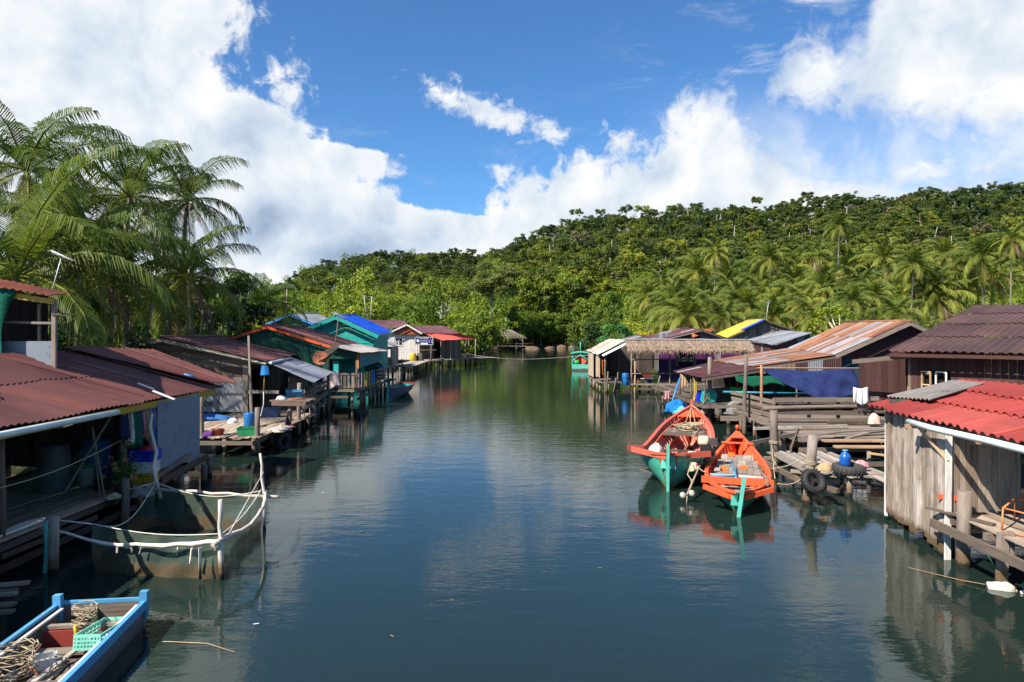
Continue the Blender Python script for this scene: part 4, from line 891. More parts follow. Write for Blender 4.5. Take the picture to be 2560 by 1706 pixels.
mb = MB(); boards(mb, (-17.2, 88.5), (-12.0, 88.5), .95, 4.4, .22, seed=86, holes=[(2.05, 3.05, 2.75, 3.75)]); mb.build('wall', MAT['white_wood'], E)
wn = MB(); wn.prism([(0, 0), (1, 0), (1, 1), (0, 1)], (-15.15, 88.55, 2.75), (1, 0, 0), Z, (0, 1, 0), .03, r=.2); wf = wn.build('window', MAT['gray_wood'], E)
mb = MB()
for t in (0.03, .5, .97): mb.beam((-15.15 + t, 88.45, 2.75), (-15.15 + t, 88.45, 3.75), .08, .05); mb.beam((-15.15, 88.44, 2.75 + t), (-14.15, 88.44, 2.75 + t), .05, .08)
sub(mb, 'frame', 'white_paint', wf, E)
mb = MB(); boards(mb, (-12.0, 88.6), (-11.0, 91.0), .95, 4.3, .22, seed=87); boards(mb, (-11.0, 91.2), (-7.2, 95.6), .95, 4.3, .22, seed=88, holes=[(.8, 2.0, .9, 3.2)]); boards(mb, (-7.2, 95.6), (-8.2, 98), .95, 4.2, .3, seed=89); mb.build('veranda_wall', MAT['gray_wood'], E)
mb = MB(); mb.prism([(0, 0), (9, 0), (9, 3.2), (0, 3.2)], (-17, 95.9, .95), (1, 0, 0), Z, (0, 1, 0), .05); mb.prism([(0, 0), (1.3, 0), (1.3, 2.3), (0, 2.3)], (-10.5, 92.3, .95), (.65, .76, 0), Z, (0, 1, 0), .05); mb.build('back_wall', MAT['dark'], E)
mb = MB(); roof_sheet(mb, (-11.1, 88.0, 4.20), (-6.9, 91.5, 4.28), (-5.0, 95.0, 3.62), (-8.7, 85.0, 3.45), .25, .02, 1, 4, seed=90); mb.build('awning', MAT['awning_red'], E)
mb = MB(); planks(mb, (-12.6, 87.2, .95), (.55, .83, 0), (.83, -.55, 0), 13.5, 4.0, .28, .05, .03, .2, seed=91); planks(mb, (-17, 88, .95), (1, 0, 0), (0, 1, 0), 9, 8, .3, seed=92); mb.build('deck', MAT['gray_wood'], E)
for a in ((-8.9, 85.6), (-7.9, 88.2), (-6.9, 90.6), (-5.9, 93.2), (-5.1, 95.6), (-10.2, 86.3)):
    mb = MB(); mb.log((a[0], a[1], -1), (a[0], a[1], 3.55), .09, .08, 6); mb.build('post', MAT['gray_wood'], E)
stilts(E, [(-9.5, 85.6), (-8.8, 86.8), (-8.2, 88), (-7.5, 89.3), (-6.9, 90.8), (-6.3, 92.2), (-5.7, 93.6), (-5.2, 95), (-5.1, 97), (-11, 87.5), (-12.2, 88.5), (-13.5, 88.6), (-14.8, 88.6), (-9.5, 90), (-8.5, 93), (-16, 88.6), (-6.5, 96.5), (-10.5, 88.8)], .95, .11)
SG = thing('sign_board', 'dark blue shop sign with round white emblem and pale frame beside the red awning', 'sign', (-11.2, 84.8, 3.5))
sx0, sz0, sy = -12.02, 2.95, 84.8; sw, sh = 2.2, .93
mb = MB(); mb.prism([(0, 0), (sw, 0), (sw, sh), (0, sh)], (sx0, sy, sz0), (1, 0, 0), Z, (0, 1, 0), .05); mb.build('panel', MAT['sign_blue'], SG)
mb = MB(); [mb.beam(a, b, .06, .07) for a, b in (((sx0 - .03, sy - .02, sz0), (sx0 + sw + .03, sy - .02, sz0)), ((sx0 - .03, sy - .02, sz0 + sh), (sx0 + sw + .03, sy - .02, sz0 + sh)))]
[mb.beam((x, sy - .02, sz0 - .035), (x, sy - .02, sz0 + sh + .035), .07, .06, up=(0, 1, 0)) for x in (sx0, sx0 + sw)]; mb.build('frame', MAT['pale_green'], SG)
mb = MB(); mb.prism([(.17 * math.cos(t * .314), .17 * math.sin(t * .314)) for t in range(20)], (sx0 + .33, sy - .012, sz0 + .50), (1, 0, 0), Z, (0, 1, 0), .008)
for t in range(14): mb.prism([(-.018, -.012), (.018, -.012), (.018, .012), (-.018, .012)], (sx0 + .33 + .25 * math.cos(t * .449), sy - .012, sz0 + .50 + .25 * math.sin(t * .449)), (1, 0, 0), Z, (0, 1, 0), .008)
mb.build('emblem', MAT['sign_white'], SG)
mb = MB(); g_ = random.Random(5)
def script(x0, x1, z, h, gap):
    x = x0
    while x < x1:
        w_ = h * g_.uniform(.35, .7)
        mb.beam((x, sy - .012, z), (x, sy - .012, z + h), h * .22, .008, up=(0, 1, 0)); mb.beam((x, sy - .012, z + h), (x + w_, sy - .012, z + h * g_.uniform(.8, 1.0)), .008, h * .2)
        if g_.random() < .6: mb.beam((x + w_, sy - .013, z + h), (x + w_, sy - .013, z + h * g_.uniform(-.1, .3)), h * .2, .008, up=(0, 1, 0))
        if g_.random() < .3: mb.beam((x, sy - .012, z - h * .35), (x + w_, sy - .012, z - h * .3), .008, h * .18)
        x += w_ + h * (.28 if g_.random() > gap else .7)
script(sx0 + .60, sx0 + 1.02, sz0 + .70, .11, .05); script(sx0 + 1.10, sx0 + 1.60, sz0 + .70, .12, .05); script(sx0 + .66, sx0 + 1.55, sz0 + .46, .07, .05); script(sx0 + .66, sx0 + 1.55, sz0 + .30, .05, .25); script(sx0 + .06, sx0 + .55, sz0 + .08, .045, .05)
mb.prism([(0, 0), (.88, 0), (.88, .18), (0, .18)], (sx0 + .68, sy - .012, sz0 + .05), (1, 0, 0), Z, (0, 1, 0), .008); mb.build('lettering', MAT['sign_white'], SG)
mb = MB()
for x, z, h in ((1.73, .27, .34), (1.88, .62, .12), (2.04, .22, .42)): mb.prism([(-.04, 0), (.05, 0), (.03, h * .6), (.015, h), (-.025, h)], (sx0 + x, sy - .012, sz0 + z), (1, 0, 0), Z, (0, 1, 0), .008)
mb.build('picture', MAT['sign_pink'], SG)
mb = MB(); mb.log((sx0 + .25, sy + .1, -1), (sx0 + .25, sy + .1, 3.9), .05, .04, 6); mb.log((sx0 + 1.9, sy + .1, -1), (sx0 + 1.9, sy + .1, 3.9), .06, .05, 6); mb.beam((sx0 + .2, sy + .1, 2.3), (sx0 + 2.6, sy + .1, 2.3), .04, .05); mb.build('post', MAT['gray_wood'], SG)
# thatched hut frame at the end of the river
HT = thing('thatched_hut', 'unfinished open hut with pole rafters on stilts by the far bank', 'hut', on(1258, 872, 0))
hb = Vector(((1270 - CX) * 176 / F, 176, 0)); mb = MB()
for k in range(9): t = k / 8; mb.tube([hb + Vector((-3.6 + 4.4 * t, 1.5, 5.6 - .5 * t)), hb + Vector((-2.6 + 7.4 * t, -3.5, 2.9))], .07, 5); mb.tube([hb + Vector((-3.6 + 4.4 * t, 1.5, 5.6 - .5 * t)), hb + Vector((-4.6 + 7.4 * t, 4.5, 3.2))], .07, 5)
mb.tube([hb + Vector((-3.6, 1.5, 5.6)), hb + Vector((.8, 1.5, 5.1))], .09, 5)
for k in range(5): mb.tube([hb + Vector((-3.4 + .25 * k, .9 - k * .9, 5.2 - .5 * k)), hb + Vector((1.3 + .8 * k, .9 - k * .9, 4.8 - .45 * k))], .05, 5)
mb.build('rafters', MAT['pale_wood'], HT)
for x, y in ((-2.6, -3.2), (0, -3.2), (3.8, -3.2), (-2.6, 3.5), (3.8, 3.5)): mb = MB(); mb.log(hb + Vector((x, y, -1)), hb + Vector((x, y, 3.1)), .1, .09, 6); mb.build('post', MAT['gray_wood'], HT)
mb = MB(); planks(mb, hb + Vector((-3, -3.6, .9)), (1, 0, 0), (0, 1, 0), 8, 7, .5, .08, seed=95); mb.beam(hb + Vector((-3, -3.7, 1.7)), hb + Vector((5, -3.7, 1.6)), .08, .1); mb.build('floor', MAT['gray_wood'], HT)
# rocks
for k, (px, py, y, rx, rz) in enumerate([(1330, 866, 186, 2.6, 1.1), (1375, 866, 190, 1.9, .9), (1405, 867, 188, 2.2, 1.6), (1430, 866, 192, 1.6, 1.2), (1340, 872, 182, 1.3, .5)]):
    mb = MB(); g_ = random.Random(k + 3); Pn = []
    for i in range(9):
        t = i / 8 * math.pi
        Pn.append([Vector(((px - CX) * y / F, y, .0)) + Vector((rx * .75 * math.sin(t) * math.cos(a), rx * .6 * math.sin(t) * math.sin(a), rz * .62 * math.cos(t))) * g_.uniform(.78, 1.15) for a in [j / 12 * 2 * math.pi for j in range(12)]]); Pn[-1].append(Pn[-1][0].copy())
    mb.grid(Pn); single(mb, 'shore_rock', MAT['rock'], ['large flat reddish rock at the far water edge', 'reddish rock right of the largest far rock', 'tall brown boulder at the far water edge', 'rounded brown boulder at the right end of the far rocks', 'small low rock in the water before the largest far rock'][k], 'rock', 'rocks at the far water edge')
# ================================================================== RIGHT BANK
# ---- I: nearest shed with red corrugated roof
I = thing('waterside_shed', 'nearest right shed of pale vertical planks under a bright red corrugated roof', 'shed', (10, 13.5, 0))
mb = MB(); rA, rB, rC, rD = Vector((11.9, 18.0, 3.24)), Vector((11.75, 6.5, 3.32)), Vector((8.30, 6.5, 2.62)), Vector((8.66, 16.65, 2.66))
roof_sheet(mb, rA, rB, rC, rD, .255, .036, 3, 6, .012, 1.02, .03, .05, seed=101); mb.build('roof', MAT['red_roof'], I)
mb = MB(); q = lambda u, v: (rA * (1 - u) + rB * u) * (1 - v) + (rD * (1 - u) + rC * u) * v
roof_sheet(mb, q(.0, .12) + Z * .07, q(.11, .12) + Z * .07, q(.145, .72) + Z * .09, q(-.005, .80) + Z * .09, .13, .022, 1, 6, .012, 1.0, .03, .03, seed=102); mb.build('grey_sheet', MAT['fibre_roof'], I)
mb = MB(); boards(mb, (8.98, 16.35), (8.64, 13.58), lambda s: .18 - .02 * s + .13 * math.sin(s * 4.3) * (s > 1.2), lambda s: 2.62, .16, seed=104, zj=.07, jit=.014); mb.build('river_wall', MAT['shed_wood'], I)
mb = MB(); boards(mb, (8.66, 13.6), (10.22, 13.75), .90, lambda s: 2.62 + s * .17, .13, seed=105, jit=.012); mb.build('front_wall', MAT['brown_pale'], I)
mb = MB(); mb.beam((8.60, 13.50, -.35), (8.66, 13.52, 2.58), .12, .03, up=(0, 1, 0), jit=.008); mb.build('corner_batten', MAT['white_wood'], I)
mb = MB(); mb.beam((8.97, 16.38, .1), (8.99, 16.38, 2.6), .07, .05); mb.build('corner_batten', MAT['white_wood'], I)
mb = MB(); mb.tube([(8.42, 14.5, 2.60), (8.38, 13.6, 2.58), (8.36, 12.0, 2.59), (8.33, 10.2, 2.57), (8.28, 6.5, 2.56)], .065, 10, r=.5); mb.build('gutter', MAT['pvc'], I)
mb = MB(); mb.beam((8.52, 14.3, 2.50), (8.62, 13.5, 1.95), .035, .05); mb.beam((8.42, 12.6, 2.46), (8.75, 12.6, 2.46), .05, .05); mb.beam((8.3, 14.4, 2.52), (8.7, 14.35, 2.52), .09, .08); mb.build('gutter_bracket', MAT['tan_wood'], I)
mb = MB(); boards(mb, (10.2, 16.2), (14.5, 16.2), .8, 3.1, .2, seed=106); boards(mb, (9.0, 16.3), (10.3, 16.2), .4, 2.9, .2, seed=107); boards(mb, (10.25, 13.8), (10.25, 16.1), .8, 2.85, .2, seed=116); mb.beam((10.3, 13.9, 1.88), (13, 13.9, 1.86), .05, .12, r=.9); mb.build('inner_wall', MAT['dark_wood'], I)
mb = MB()
planks(mb, (10.6, 13.5, .90), (-.05, -1, 0), (-1, 0, 0), 4.6, 1.9, .2, .03, .015, .12, seed=108)
mb.build('deck', MAT['tan_gray'], I)
mb = MB(); planks(mb, (11.9, 13.4, .935), (-.75, -.66, 0), (.66, -.75, 0), 2.6, 1.6, .26, .02, .02, .15, seed=109); mb.build('loose_plank', MAT['tan_wood'], I)
mb = MB(); mb.beam((8.40, 13.65, .70), (8.32, 6.5, .66), .07, .16, jit=.01); mb.beam((8.62, 13.4, .78), (11.5, 13.4, .80), .08, .12); mb.beam((8.55, 12.35, .80), (11, 12.4, .82), .10, .13); mb.beam((8.55, 10.8, .80), (11, 10.8, .8), .1, .12)
mb.beam((8.5, 13.75, .42), (9.4, 13.6, .44), .06, .10); mb.beam((8.45, 13.9, .93), (8.9, 12.6, .95), .10, .035); mb.build('deck_beam', MAT['gray_wood'], I)
mb = MB(); mb.beam((8.55, 13.72, 1.20), (9.05, 13.45, 1.20), .03, .09); mb.beam((8.4, 11.1, .83), (8.5, 10.2, .83), .04, .1); mb.build('orange_board', MAT['orange_paint'], I)
mb = MB(); mb.log((8.62, 13.08, -1), (8.68, 13.1, 1.45), .125, .118, 14, 4, .012, r=.75); mb.build('stilt', MAT['pile'], I)
mb = MB(); mb.beam((8.62, 12.05, -1), (8.66, 12.05, .97), .13, .14, jit=.01); mb.beam((8.78, 12.0, .4), (8.78, 12.0, 1.0), .05, .09); mb.build('stilt', MAT['pile'], I)
stilts(I, [(9.05, 15.6), (9.0, 14.8), (8.95, 14.2), (8.85, 13.75), (10.4, 12), (10.4, 14.5), (8.6, 9.6)], .75, .07)
mb = MB(); mb.tube([(8.80, 13.08, .62), (8.95, 12.9, .35), (9.05, 12.7, .02)], .008, 4); mb.tube([(9.2, 12.9, .66), (9.3, 12.7, .3), (9.6, 12.5, 0)], .008, 4); mb.tube([Vector((8.62 + .135 * math.cos(a), 13.09 + .135 * math.sin(a), .62 + .02 * math.sin(a * 2))) for a in [k * .45 for k in range(15)]], .008, 4); mb.build('rope', MAT['rope_green'], I)
RK = thing('metal_rack', 'rusty orange metal rod frame standing on the near right deck', 'rack', (9.2, 12.2, .95))
mb = MB(); a0, a1, a2, a3 = Vector((8.88, 12.35, 1.32)), Vector((9.55, 12.95, 1.35)), Vector((9.9, 12.2, 1.33)), Vector((9.15, 11.6, 1.31))
for a, b in ((a0, a1), (a1, a2), (a2, a3), (a3, a0), ((a0 + a3) / 2, (a1 + a2) / 2)): mb.tube([a, b], .017, 6)
mb.build('frame', MAT['orange_rust'], RK)
for a in (a0, a1, a2, a3, (a0 + a3) / 2): m2 = MB(); m2.tube([a, a + Vector((-.02, 0, -.40))], .017, 6); m2.build('leg', MAT['orange_rust'], RK)
m2 = MB(); m2.tube([a0 + Vector((-.1, -.1, -.38)), a3 + Vector((.1, -.3, -.38))], .016, 6); m2.build('foot_rail', MAT['orange_rust'], RK)
def jerrycan(label, c, yaw, L, w_, h, m, capm='red_plastic', lie=False, cat='jerrycan'):
    root = thing('jerrycan', label, cat, c); root.rotation_euler = (R(80) if lie else 0, 0, yaw)
    mb = MB(); P = []
    for z, s in ((0, .86), (.03, 1), (.62, 1), (.72, .93), (.86, .62), (.90, .40)):
        P.append([(w_ / 2 * s * (abs(math.cos(a)) ** .45) * math.copysign(1, math.cos(a)), L / 2 * s * (abs(math.sin(a)) ** .45) * math.copysign(1, math.sin(a)), h * z) for a in [k / 24 * 2 * math.pi for k in range(25)]])
    mb.grid(P, r=.5); mb.face(list(reversed(P[0][:-1])), [(0, 0)] * 24, r=.5); mb.face(P[-1][:-1], [(0, 0)] * 24, r=.5); mb.build('body', MAT[m], root, True)
    mb = MB(); mb.lathe([(.035, h * .89), (.035, h * .97), (.0, h * .975)], (0, L * .18, 0), 12); mb.build('cap', MAT[capm], root, True)
    mb = MB(); mb.tube([(0, -L * .36, h * .70), (0, -L * .2, h * .95), (0, L * .05, h * .96), (0, L * .12, h * .88)], w_ * .07, 8, r=.5); mb.build('handle', MAT[m], root, True)
    return root
jerrycan('dirty white jerrycan floating in the water beside the near right deck', (8.40, 12.05, -.05), R(65), .26, .20, .44, 'dirty_white', lie=True)
mb = MB(); mb.tube([(7.55, 13.0, .02), (8.1, 12.3, .03), (8.35, 12.05, .05)], .006, 5); single(mb, 'stick', MAT['tan_wood'], 'thin stick floating left of the dirty white jerrycan', 'stick')
mb = MB(); mb.lathe([(.0, 0), (.035, .01), (.038, .22), (.015, .28), (.015, .31), (0, .31)], (8.75, 11.75, .02), 12, Matrix.Rotation(R(85), 3, 'Y')); single(mb, 'plastic_bottle', MAT['clear_plastic'], 'small clear plastic bottle floating right of the dirty white jerrycan', 'bottle')

# ---- H: big maroon house
Hh = thing('house', 'large dark brown plank house under a wide plum coloured corrugated roof', 'house', (22, 28, 1))
D_, A_ = Vector((16.0, 29.0, 3.66)), Vector((27.6, 40.6, 6.10)); ev = Vector((16, -16, 0))
mb = MB(); roof_sheet(mb, A_, A_ + ev, D_ + ev, D_, .30, .035, 4, 6, .012, 1.05, .03, .05, seed=111); roof_sheet(mb, A_, A_ + ev, A_ + ev + Vector((10, 10, -2.2)), A_ + Vector((10, 10, -2.2)), .30, .03, 2, 4, seed=112); mb.build('roof', MAT['plum_roof'], Hh)
mb = MB(); mb.beam(D_ - Z * .13 + Vector((.05, .05, 0)), D_ + ev - Z * .13 + Vector((.05, .05, 0)), .04, .14); mb.build('fascia', MAT['maroon_wood'], Hh)
mb = MB(); mb.beam((14.75, 29.6, 3.22), (17.1, 28.75, 3.52), .06, .18); mb.build('porch_beam', MAT['gray_wood'], Hh)
mb = MB(); wa = Vector((16.9, 29.3, 0)); we = Vector((.7071, -.7071, 0))
boards(mb, wa, wa + we * 15, 1.0, 3.7, .26, gap=.012, seed=113, holes=[(.62, 1.55, 1.75, 2.9), (.0, .3, 1.0, 3.2)]); boards(mb, (28, 40.5), (16.9, 29.3), 1.0, lambda s: 6.0 - s * .16, .26, seed=114)
boards(mb, (15.55, 30.6), (17.0, 30.3), 1.1, 3.35, .22, seed=115, gap=.012); mb.build('wall', MAT['maroon_wood'], Hh)
mb = MB(); mb.beam((17.0, 29.2, 1.0), (17.0, 29.2, 3.55), .09, .09); mb.beam((17.05, 29.2, 2.75), (17.6, 28.75, 2.75), .05, .12); mb.beam((16.75, 28.9, 1.4), (16.78, 28.9, 2.2), .12, .04); mb.build('post', MAT['brown_pale'], Hh)
mb = MB(); wn_ = Vector((-.7071, -.7071, 0)); base = wa + we * .62 + Z * 1.75
mb.prism([(0, 0), (.93, 0), (.93, 1.15), (0, 1.15)], base - wn_ * .12, we, Z, wn_, .02, r=.3); win = mb.build('window', MAT['dark'], Hh)
def casement(a, e, w_, h, m):
    mb = MB()
    for t in (0, w_): mb.beam(a + e * t, a + e * t + Z * h, .05, .05)
    for t in (0, .5, 1): mb.beam(a + Z * h * t, a + e * w_ + Z * h * t, .04, .05)
    sub(mb, 'casement', m, win, Hh)
casement(base + wn_ * .06, (we + wn_ * .5).normalized(), .40, 1.1, 'tan_wood'); casement(base + we * .52 + wn_ * .07, (we * .9 + wn_ * .3).normalized(), .42, 1.1, 'white_paint')
stilts(Hh, [(16.5, 29.4), (19, 27), (18.5, 30.5)], 1.0, .1)
mb = MB(); planks(mb, (15.3, 30.6, 1.0), (.7, -.7, 0), (.7, .7, 0), 16, 12, .4, .06, seed=117); mb.build('floor', MAT['dark_wood'], Hh)

# ---- G: rust striped house with two lean-tos
FL, FA, FR, BK = Vector((17, 36, 3.30)), Vector((21, 36, 5.09)), Vector((23.6, 36, 3.85)), Vector((2.4, 12, .12))
G = thing('tin_house', 'tin sided house with rust striped roof and low lean-to roofs towards the water', 'house', (18, 40, 1))
gable(G, FL, FA, FR, BK, 'striped_roof', 'gray_wood', 121, .17, .02, 2, 4, barge=.2)
f, lr = gprof(FL, FA, FR, .1)
mb = MB(); ribs(mb, (17.2, 36.5), (23.4, 36.5), 3.1, lambda s: max(3.12, f(s + .2)), .13, .018, seed=4); mb.build('gable_wall', MAT['rusty_tin_wall'], G)
mb = MB(); boards(mb, (17.2, 36.48), (19.3, 36.48), 1.0, 3.1, .20, seed=122); mb.build('blue_wall', MAT['blue_boards'], G)
mb = MB(); boards(mb, (19.3, 36.4), (23.4, 36.4), 1.0, 3.1, .20, seed=123); mb.build('brown_wall', MAT['maroon_wood'], G)
mb = MB(); ribs(mb, (19.5, 48), (17.2, 36.5), 1.0, 3.3, .13, .018, seed=5); mb.build('side_wall', MAT['rusty_tin_wall'], G); mb = MB(); ribs(mb, (14.6, 35.45), (17.2, 35.6), 2.35, lambda s: 2.85 + s * .13, .12, .018, seed=15, rf=lambda s: [.3, .9, .3, .2][int(s / .8) % 4]); mb.build('side_wall', MAT['rusty_tin_wall'], G)
mb = MB(); roof_sheet(mb, (17.0, 35.9, 3.30), (19.2, 47.5, 3.42), (12.85, 44.2, 2.70), (12.55, 35.5, 2.70), .17, .02, 2, 4, seed=124); lean = mb.build('lean_to_roof', MAT['striped_roof'], G)
mb = MB(); roof_sheet(mb, (12.75, 34.4, 2.68), (12.9, 43.2, 2.68), (9.2, 38.9, 2.28), (9.2, 32.9, 2.28), .17, .02, 2, 4, seed=125, rfun=lambda i, j, g: .75 if (j * 7 + i * 3) % 11 == 4 else .3); mb.build('lower_roof', MAT['patch_roof'], G)
mb = MB(); mb.beam((12.5, 35.4, 2.58), (17.0, 35.85, 3.14), .05, .14); mb.beam((9.15, 32.85, 2.20), (12.7, 34.35, 2.56), .05, .10); mb.build('bargeboard', MAT['gray_wood'], G)
mb = MB(); boards(mb, (12.7, 35.35), (14.7, 35.45), 2.38, lambda s: 2.62 + s * .12, .06, seed=126, zj=.06); mb.build('thatch_strip', MAT['thatch'], G)
mb = MB(); planks(mb, (9.3, 33.0, 1.0), (0, 1, 0), (1, 0, 0), 12, 9.5, .22, .04, seed=127); planks(mb, (17, 31.6, 1.0), (1, 0, 0), (0, 1, 0), 7, 5, .3, .05, seed=128); mb.build('deck', MAT['dark_wood'], G)
mb = MB(); mb.beam((9.2, 32.95, .9), (17, 32.95, .9), .08, .14); mb.beam((9.2, 33, .9), (9.3, 45, .9), .08, .14); mb.build('deck_beam', MAT['gray_wood'], G)
mb = MB(); boards(mb, (12.6, 43.5), (17.5, 44.5), 1.0, 2.75, .25, seed=129); mb.build('back_wall', MAT['dark_wood'], G); mb = MB(); boards(mb, (13.6, 38), (17.2, 37.4), 1.0, 2.7, .25, seed=139); mb.build('back_wall', MAT['dark_wood'], G)
stilts(G, [(9.3, 33.2), (10.5, 33.1), (11.8, 33.1), (13.2, 33.1), (14.6, 33.1), (9.4, 35.5), (9.4, 38), (9.4, 40.5), (9.5, 43), (11.5, 36), (13, 38), (16, 33.2)], .95, .09)
for q in ((9.4, 33.3, 2.25), (9.45, 36, 2.28), (9.5, 38.6, 2.28), (11.6, 33.9, 2.5), (12.6, 35.5, 2.6), (12.8, 40, 2.6), (14.8, 35.5, 2.3)):
    mb = MB(); mb.log((q[0], q[1], 1), (q[0], q[1], q[2]), .05, .045, 6); mb.build('post', MAT['gray_wood'], G)

# ---- F: purple house with the thatched awning
Fh = thing('stilt_house', 'purple house on stilts behind a long thatched awning', 'house', (12, 54, 0))
mb = MB(); n_ = 70
def thatch(mb, x0, x1, yt, zt, yb, zb, lay=3):
    for L_ in range(lay):
        P = []; g_ = random.Random(L_ + 40)
        for a in range(5):
            t = (L_ * .25 + a / 4 * (1 - L_ * .25)) if L_ < 2 else a / 4 * .7
            row = []
            for k in range(n_ * 3 + 1):
                x = x0 + (x1 - x0) * k / (n_ * 3); z = zt + (zb - zt) * t; y = yt + (yb - yt) * t - .05 * L_ + g_.uniform(-.02, .02)
                if a == 4: z -= g_.uniform(-.08, .16) + .05 * math.sin(k * .35)
                row.append((x, y, z + g_.uniform(-.015, .015)))
            P.append(row)
        mb.grid(P, r=lambda i, j: g_.random(), smooth=False, uv=lambda i, j: (j * .06, i * .35), thick=.03)
    g_ = random.Random(77)
    for k in range(520):
        x = g_.uniform(x0, x1); t = g_.uniform(.8, 1.0); p0 = Vector((x, yt + (yb - yt) * t - .12, zt + (zb - zt) * t)); mb.beam(p0, p0 + Vector((g_.uniform(-.06, .06), -.04, -g_.uniform(.08, .30))), .035, .01)
thatch(mb, 8.45, 17.75, 51.2, 3.88, 49.7, 3.10); mb.build('thatched_awning', MAT['thatch'], Fh)
mb = MB(); roof_sheet(mb, (8.5, 52.6, 4.02), (18.0, 52.6, 3.98), (18.0, 51.0, 3.90), (8.45, 51.0, 3.92), .25, .015, 1, 3, seed=131); mb.build('ridge_sheet', MAT['gray_tin'], Fh)
mb = MB(); boards(mb, (11.5, 53.6), (18.3, 53.6), .75, 3.9, .5, gap=.01, seed=132, holes=[(1.55, 2.75, 1.85, 2.95), (4.4, 5.1, 2.0, 3.0)]); mb.build('wall', MAT['purple_wall'], Fh)
mb = MB(); mb.prism([(0, 0), (1.2, 0), (1.2, 1.1), (0, 1.1)], (13.05, 53.72, 1.85), (1, 0, 0), Z, (0, 1, 0), .03); wn2 = mb.build('window', MAT['glass'], Fh)
mb = MB(); [mb.beam((13.05 + t, 53.52, 1.85), (13.05 + t, 53.52, 2.95), .06, .05) for t in (0, .6, 1.2)]; [mb.beam((13.0, 53.51, z), (14.3, 53.51, z), .05, .06) for z in (1.83, 2.97)]; sub(mb, 'frame', 'purple_wall', wn2, Fh)
mb = MB(); boards(mb, (8.7, 56.5), (11.6, 56.5), .75, 3.9, .3, seed=133); boards(mb, (6.6, 58), (9, 58), .75, 3.2, .3, seed=134); mb.build('back_wall', MAT['dark_wood'], Fh)
mb = MB(); mb.prism([(0, 0), (1.9, 0), (1.9, .35), (0, .35)], (9.4, 55.9, .78), (1, 0, 0), Z, (0, 1, 0), .3, r=.4); mb.build('bench', MAT['red_board'], Fh)
mb = MB(); roof_sheet(mb, (8.6, 51.3, 3.92), (8.3, 58.5, 3.95), (6.35, 58.5, 2.92), (6.45, 51.2, 2.80), .2, .02, 2, 4, seed=135); mb.build('side_roof', MAT['pale_tin'], Fh)
mb = MB(); roof_sheet(mb, (8.55, 50.6, 3.62), (8.55, 51.3, 3.72), (6.75, 51.3, 2.78), (6.75, 50.5, 2.70), .2, .015, 1, 4, seed=136); mb.build('white_sheet', MAT['white_tin'], Fh)
mb = MB(); boards(mb, (6.5, 58), (6.55, 54.8), .9, 3.0, .12, seed=137); boards(mb, (6.55, 53.2), (6.62, 51.4), 1.1, 2.8, .12, seed=138, zj=.15); mb.build('bamboo_wall', MAT['bamboo'], Fh)
mb = MB(); planks(mb, (6.5, 50.9, .72), (1, 0, 0), (0, 1, 0), 11.5, 7.5, .22, .045, seed=140, je=.15); mb.build('deck', MAT['gray_wood'], Fh)
mb = MB(); mb.beam((8.6, 50.75, .62), (17.8, 50.8, .62), .08, .12, jit=.02); mb.beam((9.4, 50.7, .30), (17.6, 50.75, .32), .08, .16, jit=.03); mb.build('deck_beam', MAT['gray_wood'], Fh)
stilts(Fh, [(6.6, 51.2), (7.2, 51), (8.0, 51.3), (9.1, 50.9), (10.2, 51), (11.4, 50.9), (12.8, 51), (14.2, 50.9), (15.5, 51), (16.8, 51), (6.6, 53), (6.6, 55), (6.6, 57), (10, 53.5), (13, 53.5), (16, 53.5), (8.2, 54)], .68, .1)
for x, z, m in ((8.9, 3.1, 'gray_wood'), (9.15, 3.1, 'tan_wood'), (11.75, 3.2, 'gray_wood'), (14.5, 3.2, 'gray_wood'), (17.4, 3.2, 'white_paint'), (6.95, 2.7, 'gray_wood')):
    mb = MB(); mb.log((x, 50.85, -.5), (x, 50.8, z), .065, .06, 6); mb.build('post', MAT[m], Fh)
for z in (2.45, 1.42):
    mb = MB(); mb.log((8.9, 50.75, z), (15.4, 50.75, z + .03), .045, .045, 6, 4, .02); mb.build('rail', MAT['gray_wood'], Fh)
PG2 = 'crooked poles in the water before the purple house'
for k, (px, y, z0, lean_, lab, m) in enumerate([(1516, 50.4, 1.6, .12, 'crooked pole with faded red tip in the water left of the blue barrel', 'pile'), (1534, 50.2, 1.15, .18, 'short crooked pole just left of the blue barrel', 'pile'), (1541, 50.3, 1.55, .12, 'crooked pole touching the blue barrel side', 'pile'), (1640, 49.5, 1.35, .30, 'slanting pole in the water below the thatched awning', 'pile')]):
    x = (px - CX) * y / F; mb = MB(); mb.log((x - lean_, y, -1), (x + lean_, y, z0), .06, .05, 6); single(mb, 'crooked_pole', MAT[m], lab, 'pole', PG2)
